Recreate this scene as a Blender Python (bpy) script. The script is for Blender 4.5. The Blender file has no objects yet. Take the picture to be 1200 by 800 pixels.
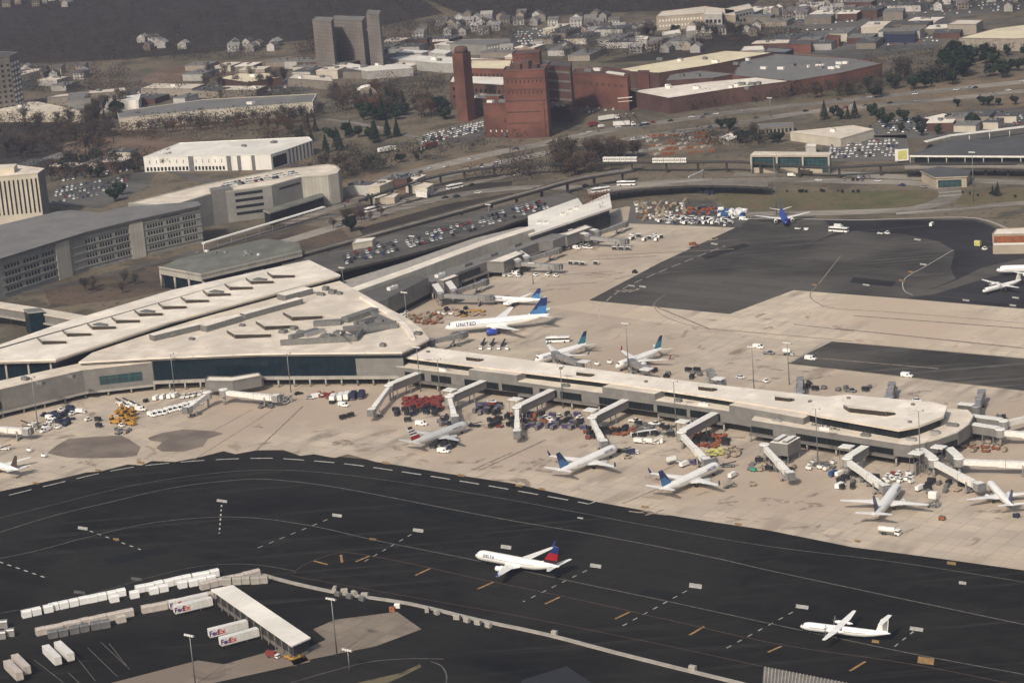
import bpy, bmesh, math, random
from mathutils import Vector, Matrix
rnd = random.Random(7)
scene = bpy.context.scene
COL = scene.collection
R = math.radians
# ------------------------------------------------------------------ camera geometry (metres, camera above the origin)
F_PX, PITCH, ROLL, CAM_H = 2900.0, R(14.67), R(-4.62), 318.5
CP, SP, CR, SR = math.cos(PITCH), math.sin(PITCH), math.cos(ROLL), math.sin(ROLL)
def at(u, v, z=0.0):
    """ground (or height z) position of a place surveyed on the photograph"""
    du, dv = u-600, v-400
    a = du*CR+dv*SR; b = -du*SR+dv*CR
    dy = F_PX*CP-b*SP; dz = -F_PX*SP-b*CP
    t = (z-CAM_H)/dz
    return Vector((a*t, dy*t, z))
AX = R(-36.5)                                  # the airport grid: e1 runs along the near pier, e2 across it
E1 = Vector((math.cos(AX), math.sin(AX), 0)); E2 = Vector((-math.sin(AX), math.cos(AX), 0))
O0 = at(600, 480)
def pq(p, q, z=0.0): return Vector((O0.x+E1.x*p+E2.x*q, O0.y+E1.y*p+E2.y*q, z))
def P(pts, z=0.0): return [at(u, v, z) for u, v in pts]
def PQ(pts, z=0.0): return [pq(p, q, z) for p, q in pts]
# ------------------------------------------------------------------ materials
MATS = {}
def mat(name, col, rough=.75, var=.12, scale=.4, metal=0, kind=None, col2=None, spec=.35, coord='OBJ', detail=4, p=None):
    if name in MATS: return MATS[name]
    m = bpy.data.materials.new(name); m.use_nodes = True; MATS[name] = m
    nt = m.node_tree; N = nt.nodes; L = nt.links
    b = N['Principled BSDF']
    b.inputs['Roughness'].default_value = rough; b.inputs['Metallic'].default_value = metal
    b.inputs['Specular IOR Level'].default_value = spec
    c2 = col2 or tuple(min(1, c*(1+var)) for c in col); c1 = col if col2 else tuple(c*(1-var) for c in col)
    def noise(sc, d=detail, vec=None):
        n = N.new('ShaderNodeTexNoise'); n.inputs['Scale'].default_value = sc; n.inputs['Detail'].default_value = d
        L.new(vec, n.inputs['Vector']); return n.outputs['Fac']
    def mixc(fac, a, bb):
        x = N.new('ShaderNodeMix'); x.data_type = 'RGBA'
        for i, s in ((6, a), (7, bb)):
            if isinstance(s, tuple): x.inputs[i].default_value = (*s[:3], 1)
            else: L.new(s, x.inputs[i])
        if isinstance(fac, float): x.inputs[0].default_value = fac
        else: L.new(fac, x.inputs[0])
        return x.outputs[2]
    def ramp(fac, a, bb):
        r = N.new('ShaderNodeMapRange'); L.new(fac, r.inputs[0]); r.inputs[1].default_value = a; r.inputs[2].default_value = bb
        r.interpolation_type = 'SMOOTHSTEP'; return r.outputs[0]
    tc = N.new('ShaderNodeTexCoord'); geo = N.new('ShaderNodeNewGeometry')
    vec = geo.outputs['Position'] if coord == 'POS' else tc.outputs['Object']
    f = ramp(noise(scale, vec=vec), .3, .7)
    out = mixc(f, c1, c2)
    if kind == 'panel' or kind == 'stripe' or kind == 'brick':
        pw, ph, jc, jw = p
        br = N.new('ShaderNodeTexBrick'); br.offset = .5 if kind == 'brick' else 0
        br.inputs['Scale'].default_value = 1; br.inputs['Brick Width'].default_value = pw; br.inputs['Row Height'].default_value = ph
        br.inputs['Mortar Size'].default_value = jw; br.inputs['Mortar Smooth'].default_value = .1
        br.inputs['Color1'].default_value = (.93, .93, .93, 1); br.inputs['Color2'].default_value = (1.05, 1.05, 1.05, 1)
        br.inputs['Mortar'].default_value = (*jc, 1)
        L.new(tc.outputs['UV'], br.inputs['Vector'])
        x = N.new('ShaderNodeMix'); x.data_type = 'RGBA'; x.blend_type = 'MULTIPLY'; x.inputs[0].default_value = 1
        L.new(out, x.inputs[6]); L.new(br.outputs['Color'], x.inputs[7]); out = x.outputs[2]
    if name.startswith('roof'):
        out = mixc(ramp(noise(.045, 5, vec), .45, .68), out, tuple(c*.84 for c in col)); out = mixc(ramp(noise(.3, 5, vec), .58, .75), out, tuple(c*.74 for c in col))
    if kind == 'slab':                          # concrete pavement: slab joints, slab-to-slab tone, long stains
        mp = N.new('ShaderNodeMapping'); L.new(vec, mp.inputs[0]); mp.inputs['Rotation'].default_value = (0, 0, R(36.5))
        br = N.new('ShaderNodeTexBrick'); br.offset = 0; br.inputs['Scale'].default_value = 1
        br.inputs['Brick Width'].default_value = 7.6; br.inputs['Row Height'].default_value = 7.6
        br.inputs['Mortar Size'].default_value = .14; br.inputs['Color1'].default_value = (.90, .90, .91, 1)
        br.inputs['Color2'].default_value = (1.07, 1.06, 1.03, 1); br.inputs['Mortar'].default_value = (.68, .66, .62, 1)
        L.new(mp.outputs[0], br.inputs['Vector'])
        x = N.new('ShaderNodeMix'); x.data_type = 'RGBA'; x.blend_type = 'MULTIPLY'; x.inputs[0].default_value = 1
        L.new(out, x.inputs[6]); L.new(br.outputs['Color'], x.inputs[7]); out = x.outputs[2]
        ms = N.new('ShaderNodeMapping'); L.new(mp.outputs[0], ms.inputs[0]); ms.inputs['Scale'].default_value = (1, .28, 1)
        st = ramp(noise(.085, 5, ms.outputs[0]), .53, .74)
        out = mixc(st, out, tuple(c*.58 for c in col))
        wp = N.new('ShaderNodeTexNoise'); wp.inputs['Scale'].default_value = .045; wp.inputs['Detail'].default_value = 7; wp.inputs['Distortion'].default_value = 1.6; wp.inputs['Roughness'].default_value = .62; L.new(mp.outputs[0], wp.inputs['Vector'])
        out = mixc(ramp(wp.outputs['Fac'], .585, .66), out, (col[0]*.52, col[1]*.48, col[2]*.46))
        st3 = ramp(noise(.012, 3, vec), .4, .66)
        out = mixc(st3, out, (col[0]*.86, col[1]*.81, col[2]*.78))
        st2 = ramp(noise(.5, 4, vec), .62, .75)
        out = mixc(st2, out, tuple(c*.68 for c in col))
    if kind == 'asphalt':
        n2 = ramp(noise(.02, 5, vec), .42, .68); out = mixc(n2, out, tuple(c*.68 for c in col))
        mp = N.new('ShaderNodeMapping'); L.new(vec, mp.inputs[0]); mp.inputs['Rotation'].default_value = (0, 0, R(37.5)); mp.inputs['Scale'].default_value = (.045, 1, 1)
        n3 = ramp(noise(.22, 3, mp.outputs[0]), .52, .72); out = mixc(n3, out, tuple(c*1.75 for c in col))
        n4 = ramp(noise(.009, 2, vec), .48, .6); out = mixc(n4, out, tuple(c*1.4 for c in col))
        bk = N.new('ShaderNodeTexBrick'); bk.inputs['Scale'].default_value = 1; bk.inputs['Brick Width'].default_value = 42; bk.inputs['Row Height'].default_value = 8.5; bk.inputs['Mortar Size'].default_value = .16; bk.inputs['Color1'].default_value = (.9, .9, .9, 1); bk.inputs['Color2'].default_value = (1.12, 1.11, 1.1, 1); bk.inputs['Mortar'].default_value = (1.5, 1.46, 1.4, 1)
        m2 = N.new('ShaderNodeMapping'); L.new(vec, m2.inputs[0]); m2.inputs['Rotation'].default_value = (0, 0, R(38)); L.new(m2.outputs[0], bk.inputs['Vector'])
        x = N.new('ShaderNodeMix'); x.data_type = 'RGBA'; x.blend_type = 'MULTIPLY'; x.inputs[0].default_value = 1
        L.new(out, x.inputs[6]); L.new(bk.outputs['Color'], x.inputs[7]); out = x.outputs[2]
    if kind == 'land':
        n2 = ramp(noise(.012, 6, vec), .42, .6); out = mixc(n2, out, p[0])
        n3 = ramp(noise(.03, 6, vec), .52, .64); out = mixc(n3, out, p[1])
        n4 = ramp(noise(.25, 3, vec), .55, .7); out = mixc(n4, out, p[2])
    if kind == 'tint':
        oi = N.new('ShaderNodeObjectInfo')
        hs = N.new('ShaderNodeHueSaturation'); L.new(out, hs.inputs['Color'])
        r = N.new('ShaderNodeMapRange'); L.new(oi.outputs['Random'], r.inputs[0]); r.inputs[3].default_value = .65; r.inputs[4].default_value = 1.35
        L.new(r.outputs[0], hs.inputs['Value']); out = hs.outputs['Color']
    L.new(out, b.inputs['Base Color'])
    if kind in ('slab', 'asphalt', 'land'):
        rr = N.new('ShaderNodeMapRange'); L.new(f, rr.inputs[0]); rr.inputs[3].default_value = rough-.1; rr.inputs[4].default_value = min(1, rough+.1)
        L.new(rr.outputs[0], b.inputs['Roughness'])
    return m
M = lambda n: MATS[n]
mat('apron', (.515, .44, .35), .85, .1, .05, kind='slab', coord='POS')
mat('apron_far', (.60, .515, .405), .85, .1, .04, kind='slab', coord='POS')
mat('asphalt', (.0155, .0145, .0125), .8, .22, .12, kind='asphalt', coord='POS', spec=.06)
mat('asphalt_grey', (.070, .066, .060), .85, .12, .1, kind='asphalt', coord='POS', spec=.06)
mat('asphalt_black', (.030, .029, .031), .8, .12, .1, kind='asphalt', coord='POS', spec=.06)
mat('asphalt_worn', (.0215, .020, .0175), .8, .25, .2, kind='asphalt', coord='POS', spec=.06)
mat('asphalt_seal', (.010, .010, .010), .7, .15, .1, kind='asphalt', coord='POS', spec=.06)
mat('road', (.215, .195, .165), .85, .15, .12, kind='asphalt', coord='POS', spec=.2)
mat('road_dark', (.095, .09, .082), .85, .15, .12, kind='asphalt', coord='POS', spec=.2)
mat('land', (.135, .118, .086), .95, .25, .05, kind='land', coord='POS', spec=.1, p=((.185, .15, .105), (.10, .088, .064), (.06, .053, .042)))
mat('field', (.19, .135, .10), .95, .2, .05, kind='land', coord='POS', spec=.1, p=((.15, .10, .07), (.22, .165, .12), (.12, .085, .06)))
mat('grass', (.115, .115, .06), .95, .2, .06, kind='land', coord='POS', spec=.1, p=((.15, .125, .075), (.16, .12, .075), (.085, .082, .05)))
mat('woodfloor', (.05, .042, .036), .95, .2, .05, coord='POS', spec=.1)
mat('dirt', (.19, .15, .105), .95, .3, .06, kind='land', coord='POS', spec=.1, p=((.21, .155, .105), (.14, .115, .08), (.10, .086, .062)))
mat('bank', (.09, .072, .055), .95, .3, .08, kind='land', coord='POS', spec=.1, p=((.13, .095, .07), (.07, .06, .047), (.05, .044, .036)))  # bank soil darkened, with the shade between garage and hall put into its colour
mat('stain', (.19, .155, .125), .75, .2, .08, coord='POS')
mat('oil', (.20, .158, .118), .75, .25, .35, coord='POS', col2=(.46, .385, .30), detail=6)
mat('rubber', (.17, .135, .105), .75, .25, .3, coord='POS', col2=(.34, .28, .22))
mat('slab_tan', (.24, .20, .16), .85, .15, .1, kind='slab', coord='POS')
mat('paint_white', (.45, .43, .39), .7, .2, .6, coord='POS')
mat('paint_faint', (.115, .105, .09), .75, .3, .4, coord='POS')
mat('paint_yellow', (.30, .18, .07), .7, .25, .6, coord='POS')
mat('paint_rust', (.10, .065, .045), .75, .25, .5, coord='POS')
mat('roof_white', (.86, .785, .68), .7, .09, .12, kind='panel', p=(9, 9, (.89, .87, .85), .14))
mat('roof_beige', (.74, .655, .545), .75, .14, .1, kind='panel', p=(7, 7, (.86, .84, .8), .12))
mat('roof_bright', (.86, .82, .74), .65, .06, .08, kind='panel', p=(14, 14, (.93, .92, .9), .15))
mat('roof_grey', (.20, .196, .188), .85, .12, .05, kind='panel', p=(12, 12, (.85, .85, .85), .2))
mat('roof_dark', (.095, .095, .098), .85, .15, .06)
mat('roof_green', (.17, .175, .145), .85, .25, .07)
mat('roof_yellow', (.80, .71, .50), .7, .08, .06)
mat('wall_grey', (.20, .192, .178), .7, .08, .2, kind='panel', p=(3.0, 2.2, (.82, .82, .82), .06))
mat('wall_grey_dark', (.12, .114, .106), .7, .1, .2, kind='panel', p=(2.2, 30, (.78, .78, .78), .08))
mat('wall_beige', (.42, .395, .345), .8, .1, .1, kind='panel', p=(2.4, 30, (.72, .72, .7), .12))
mat('wall_garage', (.27, .265, .245), .8, .1, .1, kind='panel', p=(1.7, 3.3, (.85, .85, .85), .07))
mat('wall_white', (.80, .775, .72), .7, .06, .05, kind='panel', p=(7, 40, (.80, .8, .8), .15))
mat('wall_tan', (.42, .36, .28), .85, .12, .1)
mat('wall_cream', (.55, .50, .41), .8, .1, .1)
mat('brick', (.155, .066, .049), .9, .34, .035, kind='brick', p=(4, 1.6, (.78, .75, .74), .14))
mat('brick_dark', (.105, .057, .047), .9, .2, .06, kind='brick', p=(4, 1.6, (.8, .78, .78), .14))
mat('glass_blue', (.005, .015, .022), .22, .25, .3, spec=.22, kind='stripe', p=(2.6, 6.2, (1.5, 1.5, 1.5), .12))
mat('glass_dark', (.010, .013, .014), .25, .2, .3, spec=.25, kind='stripe', p=(2.4, 40, (2.6, 2.6, 2.6), .14))
mat('glass_teal', (.025, .055, .06), .2, .2, .3, spec=.5, kind='stripe', p=(3, 3, (2.0, 2, 2), .14))
mat('window', (.016, .018, .022), .25, .2, .5, spec=.5)
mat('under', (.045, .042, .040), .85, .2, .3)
mat('concrete', (.36, .335, .295), .85, .12, .3)
mat('concrete_dark', (.17, .157, .14), .85, .15, .3)
mat('metal', (.42, .41, .40), .45, .1, .5, metal=.5)
mat('paint_worn', (.30, .29, .265), .75, .3, .5, coord='POS')
mat('tower_tan', (.20, .178, .16), .9, .15, .05, kind='panel', p=(5, 3.2, (.8, .8, .8), .5))
mat('window_line', (.30, .31, .33), .4, .05, 1)
mat('skyglass', (.035, .028, .022), .35, .2, .4)
mat('pylon_dark', (.042, .039, .036), .85, .15, .3)
mat('steel', (.22, .22, .22), .5, .15, .5, metal=.4)
mat('unit_grey', (.17, .168, .16), .7, .15, .8)
mat('unit_white', (.78, .76, .71), .6, .08, .8)
mat('white', (.80, .785, .75), .4, .04, .5)
mat('plane_white', (.87, .86, .83), .3, .03, .3, spec=.5)
mat('plane_grey', (.50, .505, .50), .35, .05, .3, spec=.5)
mat('plane_silver', (.56, .565, .56), .35, .04, .3, spec=.5)
mat('wing_grey', (.78, .77, .74), .4, .06, .3)
mat('blue_mid', (.05, .19, .42), .35, .12, .3, spec=.5)
mat('blue_dark', (.013, .032, .13), .35, .12, .3, spec=.5)
mat('blue_teal', (.04, .19, .27), .35, .12, .3, spec=.5)
mat('blue_royal', (.03, .06, .36), .35, .1, .3, spec=.5)
mat('livery_red', (.33, .010, .02), .35, .08, .3, spec=.5)
mat('livery_dark', (.035, .012, .02), .35, .08, .3, spec=.5)
mat('livery_brown', (.05, .028, .02), .35, .08, .3, spec=.5)
mat('ink_blue', (.02, .03, .14), .5, .05, 1)
mat('ink_grey', (.12, .12, .14), .5, .05, 1)
mat('ink_purple', (.09, .02, .17), .5, .05, 1)
mat('ink_red', (.55, .05, .02), .5, .05, 1)
mat('tyre', (.02, .02, .02), .9, .1, 2)
mat('black', (.022, .022, .024), .6, .15, 1)
mat('navy', (.022, .028, .065), .6, .15, 1)
mat('purple', (.06, .035, .13), .6, .15, 1)
mat('red', (.21, .042, .035), .55, .15, 1)
mat('orange', (.32, .12, .055), .55, .15, 1)
mat('yellow', (.46, .25, .04), .55, .15, 1)
mat('lemon', (.55, .52, .18), .55, .1, 1)
mat('rust', (.28, .10, .045), .85, .3, .6)
mat('tan', (.36, .29, .21), .7, .15, 1)
mat('teal', (.05, .32, .22), .5, .1, 1)
mat('blue', (.03, .08, .22), .45, .12, 1)
mat('pink_tan', (.52, .46, .41), .55, .1, .7)
mat('trailer_white', (.74, .72, .68), .5, .07, .7, kind='panel', p=(1.3, 9, (.86, .86, .86), .05))
mat('car_white', (.72, .72, .71), .3, .03, 1, spec=.5)
mat('car_silver', (.36, .37, .38), .3, .05, 1, spec=.5, metal=.2)
mat('car_grey', (.10, .105, .11), .3, .05, 1, spec=.5)
mat('car_black', (.018, .018, .02), .25, .05, 1, spec=.5)
mat('car_red', (.28, .02, .02), .3, .05, 1, spec=.5)
mat('car_blue', (.025, .05, .15), .3, .05, 1, spec=.5)
mat('bark', (.055, .043, .034), .95, .2, 1, spec=.1)
mat('twig_grey', (.085, .068, .056), .95, .25, .3, spec=.1, kind='tint')
mat('twig_brown', (.095, .066, .048), .95, .25, .3, spec=.1, kind='tint')
mat('twig_dark', (.045, .04, .034), .95, .25, .3, spec=.1, kind='tint')
mat('leaf_rust', (.13, .06, .035), .95, .25, .3, spec=.1, kind='tint')
mat('leaf_green', (.028, .042, .022), .9, .25, .3, spec=.1, kind='tint')
mat('leaf_dark', (.014, .022, .016), .9, .25, .3, spec=.1, kind='tint')
mat('wood_far', (.045, .042, .042), .95, .3, .02, spec=.1, coord='POS')
mat('shingle', (.11, .10, .10), .9, .2, .3, kind='tint')
mat('shingle_pale', (.26, .25, .24), .9, .15, .3, kind='tint')
mat('siding', (.40, .385, .36), .8, .1, .3, kind='tint')
mat('siding_tan', (.27, .235, .195), .8, .1, .3, kind='tint')
# ------------------------------------------------------------------ mesh building
class MB:
    def __init__(s): s.v = []; s.f = []; s.m = []; s.s = []; s.mats = []
    def mi(s, m):
        m = M(m) if isinstance(m, str) else m
        if m not in s.mats: s.mats.append(m)
        return s.mats.index(m)
    def face(s, pts, m, smooth=False):
        i = len(s.v); s.v += [tuple(p) for p in pts]; s.f.append(tuple(range(i, i+len(pts)))); s.m.append(s.mi(m)); s.s.append(smooth)
    def add(s, vs, fs, m, smooth=False):
        i = len(s.v); s.v += [tuple(p) for p in vs]
        for k, f in enumerate(fs):
            s.f.append(tuple(i+j for j in f)); s.m.append(s.mi(m[k] if isinstance(m, list) else m)); s.s.append(smooth)
    def prism(s, poly, z0, z1, side, top=None, bottom=True):
        """poly: xy points; walls from z0 to z1"""
        n = len(poly)
        A = sum(poly[i][0]*poly[(i+1) % n][1]-poly[(i+1) % n][0]*poly[i][1] for i in range(n))
        if A < 0: poly = poly[::-1]
        g = lambda z, i: (z[i] if isinstance(z, (list, tuple)) else z)
        vs = [(p[0], p[1], g(z0, i)) for i, p in enumerate(poly)]+[(p[0], p[1], g(z1, i)) for i, p in enumerate(poly)]
        fs = [(i, (i+1) % n, n+(i+1) % n, n+i) for i in range(n)]; ms = [side]*n
        fs.append(tuple(range(n, 2*n))); ms.append(top or side)
        if bottom: fs.append(tuple(range(n-1, -1, -1))); ms.append(side)
        s.add(vs, fs, ms)
    def box(s, c, size, m, rot=0.0, top=None, ax=None):
        """c: centre of the base; size (length, width, height)"""
        x, y, z = c; l, w, h = size[0]/2, size[1]/2, size[2]
        d = Vector((math.cos(rot), math.sin(rot))) ; n = Vector((-d.y, d.x))
        poly = [(x+d.x*a*l+n.x*b*w, y+d.y*a*l+n.y*b*w) for a, b in ((-1, -1), (1, -1), (1, 1), (-1, 1))]
        s.prism(poly, z, z+h, m, top)
    def beam(s, a, b, w, h, m, caps=True):
        """box-section bar between two points, w wide and h tall"""
        a, b = Vector(a), Vector(b); d = (b-a).normalized()
        up = Vector((0, 0, 1)) if abs(d.z) < .95 else Vector((1, 0, 0))
        n = d.cross(up).normalized(); u = n.cross(d)
        vs = [p+n*i*w/2+u*j*h/2 for p in (a, b) for i, j in ((-1, -1), (1, -1), (1, 1), (-1, 1))]
        s.add(vs, [(0, 1, 5, 4), (1, 2, 6, 5), (2, 3, 7, 6), (3, 0, 4, 7), (3, 2, 1, 0), (4, 5, 6, 7)], m)
    def rings(s, rs, m, smooth=True, cap=True, pick=None):
        n = len(rs[0]); i0 = len(s.v)
        for r in rs: s.v += [tuple(p) for p in r]
        for k in range(len(rs)-1):
            for j in range(n):
                a = i0+k*n+j; b = i0+k*n+(j+1) % n
                s.f.append((a, b, b+n, a+n)); s.m.append(s.mi(pick(k, j) if pick else m)); s.s.append(smooth)
        if cap:
            s.f.append(tuple(i0+j for j in range(n-1, -1, -1))); s.m.append(s.mi(m)); s.s.append(False)
            s.f.append(tuple(i0+(len(rs)-1)*n+j for j in range(n))); s.m.append(s.mi(m)); s.s.append(False)
    def tube(s, a, b, r0, r1, m, n=8, smooth=True):
        a, b = Vector(a), Vector(b); d = (b-a).normalized()
        x = d.orthogonal().normalized(); y = d.cross(x)
        s.rings([[p+x*math.cos(t*2*math.pi/n)*r+y*math.sin(t*2*math.pi/n)*r for t in range(n)] for p, r in ((a, r0), (b, r1))], m, smooth)
    def build(s, name, parent=None, origin=None):
        me = bpy.data.meshes.new(name)
        if parent is not None:
            off = Vector((0, 0, 0)); q = parent
            while q: off = off+q.location; q = q.parent
        else:
            if origin is None:
                xs = [v[0] for v in s.v]; ys = [v[1] for v in s.v]
                origin = ((min(xs)+max(xs))/2, (min(ys)+max(ys))/2, min(v[2] for v in s.v))
            off = Vector(origin)
        me.from_pydata([(v[0]-off.x, v[1]-off.y, v[2]-off.z) for v in s.v], [], s.f)
        for m in s.mats: me.materials.append(m)
        me.polygons.foreach_set('material_index', s.m); me.polygons.foreach_set('use_smooth', s.s)
        me.update()
        uv = me.uv_layers.new(name='UVMap')
        buf = [0.0]*(2*len(me.loops)); vs = s.v
        for pl in me.polygons:
            n = pl.normal
            flat = abs(n.z) > .7
            if not flat:
                l = math.hypot(n.x, n.y) or 1; tx, ty = -n.y/l, n.x/l
            for li in pl.loop_indices:
                v = vs[me.loops[li].vertex_index]
                if flat: buf[2*li] = v[0]*E1.x+v[1]*E1.y; buf[2*li+1] = v[0]*E2.x+v[1]*E2.y
                else: buf[2*li] = v[0]*tx+v[1]*ty; buf[2*li+1] = v[2]
        uv.data.foreach_set('uv', buf)
        o = bpy.data.objects.new(name, me); COL.objects.link(o)
        if parent is not None: o.parent = parent
        else: o.location = off
        return o
def tag(o, label=None, cat=None, group=None, kind=None):
    if label: o['label'] = label
    if cat: o['category'] = cat
    if group: o['group'] = group
    if kind: o['kind'] = kind
    return o
def thing(name, label, cat, loc=(0, 0, 0), group=None):
    o = bpy.data.objects.new(name, None); COL.objects.link(o); o.location = loc; o.empty_display_size = 1
    return tag(o, label, cat, group)
KIDS = {}
def copy_tree(o, parent=None):
    c = o.copy(); COL.objects.link(c)
    if parent is not None: c.parent = parent
    for ch in KIDS.setdefault(o.name, list(o.children)): copy_tree(ch, c)
    return c
class Proto:
    """a kind built once at the origin; the first place() moves it, later ones copy it with its parts"""
    def __init__(s, root): s.root = root; s.used = False; s.kids = [c for c in root.children]
    def place(s, loc, rot, label, cat, group=None, scale=None):
        if s.used: o = copy_tree(s.root)
        else: o = s.root; s.used = True
        o.location = loc; o.rotation_euler = (0, 0, rot)
        if scale: o.scale = scale
        for k in ('label', 'category', 'group'):
            if k in o: del o[k]
        return tag(o, label, cat, group)
    def drop(s):
        if not s.used:
            for ch in list(s.root.children):
                for g in list(ch.children): bpy.data.objects.remove(g)
                bpy.data.objects.remove(ch)
            bpy.data.objects.remove(s.root)
def inset(poly, d):
    n = len(poly); pts = [Vector((p[0], p[1])) for p in poly]
    A = sum(pts[i].x*pts[(i+1) % n].y-pts[(i+1) % n].x*pts[i].y for i in range(n))
    if A < 0: pts = pts[::-1]
    out = []
    for i in range(n):
        a, b, c = pts[i-1], pts[i], pts[(i+1) % n]
        d1 = (b-a).normalized(); d2 = (c-b).normalized()
        n1 = Vector((-d1.y, d1.x)); n2 = Vector((-d2.y, d2.x))
        m = (n1+n2); m = m/max(.35, (1+n1.dot(n2)))
        out.append(b+m*d)
    return out
def centroid(poly, z=0):
    return Vector((sum(p[0] for p in poly)/len(poly), sum(p[1] for p in poly)/len(poly), z))
def outward(a, b):
    d = Vector((b[0]-a[0], b[1]-a[1])).normalized(); n = Vector((d.y, -d.x))
    mid = Vector(((a[0]+b[0])/2, (a[1]+b[1])/2))
    return n if n.dot(-mid) > 0 else -n           # the camera stands at the origin
def band(parent, name, a, b, z0, z1, m, t0=0, t1=1, proud=.12, deep=.25, n=None):
    """a strip of cladding or glass set proud of the wall a-b"""
    a, b = Vector(a[:2]), Vector(b[:2]); n = n or outward(a, b)
    p, q = a+(b-a)*t0, a+(b-a)*t1
    mb = MB(); mb.prism([p-n*deep, q-n*deep, q+n*proud, p+n*proud], z0, z1, m)
    return mb.build(name, parent)
def wins(parent, name, a, b, rows, cols, m='window', fill=.6, t0=0, t1=1, proud=.1, cap=100, skip=None):
    """one window per object, meshes shared"""
    a, b = Vector(a[:2]), Vector(b[:2]); n = outward(a, b); d = (b-a)
    w = d.length*(t1-t0)/cols*fill; du = d.normalized(); cache = {}; k = 0; rest = MB()
    off = Vector((0, 0, 0)); q = parent
    while q: off = off+q.location; q = q.parent
    for z0, z1 in rows:
        for i in range(cols):
            if skip and skip(i): continue
            c = a+d*(t0+(t1-t0)*(i+.5)/cols); k += 1
            quad = [c-du*w/2-n*.2, c+du*w/2-n*.2, c+du*w/2+n*proud, c-du*w/2+n*proud]
            if k > cap: rest.prism(quad, z0, z1, m); continue
            key = round(z1-z0, 3)
            if key not in cache:
                mb = MB(); mb.prism([p-c for p in quad], 0, z1-z0, m)
                o = mb.build(name, None, origin=(0, 0, 0)); cache[key] = o
            else:
                o = cache[key].copy(); COL.objects.link(o)
            o.parent = parent; o.location = Vector((c.x, c.y, z0))-off
    if rest.v: tag(rest.build(name, parent), kind='stuff')
def text_mesh(txt, height, m, name, space=1.0, cuts=0):
    cu = bpy.data.curves.new(name, 'FONT'); cu.body = txt; cu.size = height; cu.align_x = 'CENTER'; cu.align_y = 'CENTER'
    cu.resolution_u = 2; cu.offset = height*.035; cu.space_character = space
    o = bpy.data.objects.new(name, cu); COL.objects.link(o)
    bpy.context.view_layer.update()
    me = bpy.data.meshes.new_from_object(o.evaluated_get(bpy.context.evaluated_depsgraph_get()))
    bpy.data.objects.remove(o); bpy.data.curves.remove(cu)
    if cuts:
        b = bmesh.new(); b.from_mesh(me); bmesh.ops.triangulate(b, faces=b.faces[:]); bmesh.ops.subdivide_edges(b, edges=b.edges[:], cuts=cuts, use_grid_fill=True); b.to_mesh(me); b.free()
    me.name = name; me.materials.clear(); me.materials.append(M(m))
    return me
def sheet(name, poly, z, m, label=None):
    mb = MB(); mb.face([(p[0], p[1], z) for p in poly], m)
    o = mb.build(name, None, origin=(0, 0, 0))
    me = o.data
    if me.polygons[0].normal.z < 0: me.flip_normals()
    return tag(o, kind='structure')
def ribbon(name, pts, w, z, m, tagit=True, mb=None, dash=None):
    """painted line or road along world points"""
    own = mb is None; mb = mb or MB()
    pts = [Vector(p[:2]) for p in pts]
    if dash is None:
        L, Rr = [], []
        for i, p in enumerate(pts):
            d = (pts[min(i+1, len(pts)-1)]-pts[max(i-1, 0)]).normalized(); n = Vector((-d.y, d.x))
            L.append(p+n*w/2); Rr.append(p-n*w/2)
        for i in range(len(pts)-1):
            mb.face([(*Rr[i], z), (*Rr[i+1], z), (*L[i+1], z), (*L[i], z)], m)
    else:
        on, off = dash; pos = 0
        for i in range(len(pts)-1):
            a, b = pts[i], pts[i+1]; ln = (b-a).length; d = (b-a)/ln; n = Vector((-d.y, d.x)); t = -pos
            while t < ln:
                s0, s1 = max(t, 0), min(t+on, ln)
                if s1 > s0:
                    p, q = a+d*s0, a+d*s1
                    mb.face([(*(p-n*w/2), z), (*(q-n*w/2), z), (*(q+n*w/2), z), (*(p+n*w/2), z)], m)
                t += on+off
            pos = ln-(t-(on+off)); 
            if pos > on+off: pos = 0
    if own:
        o = mb.build(name, None, origin=(0, 0, 0)); return tag(o, kind='structure')
def smooth_px(pts, n=6):
    """Catmull-Rom through surveyed points"""
    V = [Vector(p) for p in pts]; out = []
    for i in range(len(V)-1):
        p0, p1, p2, p3 = V[max(i-1, 0)], V[i], V[i+1], V[min(i+2, len(V)-1)]
        for k in range(n):
            t = k/n
            out.append(.5*((2*p1)+(p2-p0)*t+(2*p0-5*p1+4*p2-p3)*t*t+(3*p1-p0-3*p2+p3)*t**3))
    out.append(V[-1]); return out
# ================================================================== THE GROUND
g = MB(); N_ = 24
X0, X1, Y0, Y1 = -2600, 2600, 250, 5200
for i in range(N_):
    for j in range(N_):
        xa, xb = X0+(X1-X0)*i/N_, X0+(X1-X0)*(i+1)/N_; ya, yb = Y0+(Y1-Y0)*j/N_, Y0+(Y1-Y0)*(j+1)/N_
        g.face([(xa, ya, 0), (xb, ya, 0), (xb, yb, 0), (xa, yb, 0)], 'land')
tag(g.build('ground', None, origin=(0, 0, 0)), kind='structure')
sheet('taxiway_asphalt', P([(-250, 470), (1450, 640), (1500, 1000), (-250, 1000)]), .03, 'asphalt')
edge = [(-80, 594), (0, 575.5), (40, 567), (78, 559), (100, 553.5), (118, 552), (150, 544), (166, 545), (178, 540), (205, 541), (232, 536), (262, 528.5), (276, 532), (300, 527.5), (332, 527), (352, 534), (368, 532), (392, 536.5), (408, 532), (440, 541), (470, 545.5), (520, 554), (600, 566), (700, 588), (800, 606), (900, 621), (1000, 641), (1100, 654), (1200, 668), (1330, 690)]
sheet('apron', P(edge+[(1330, 476), (1200, 458), (1010, 436), (922, 426), (975, 400), (1200, 420), (1330, 432), (1330, 374), (1200, 362), (1060, 350), (930, 340), (855, 368), (690, 352), (775, 307), (868, 264), (800, 252), (735, 242), (640, 262), (420, 330), (180, 420), (-80, 450)]), .06, 'apron')
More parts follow.
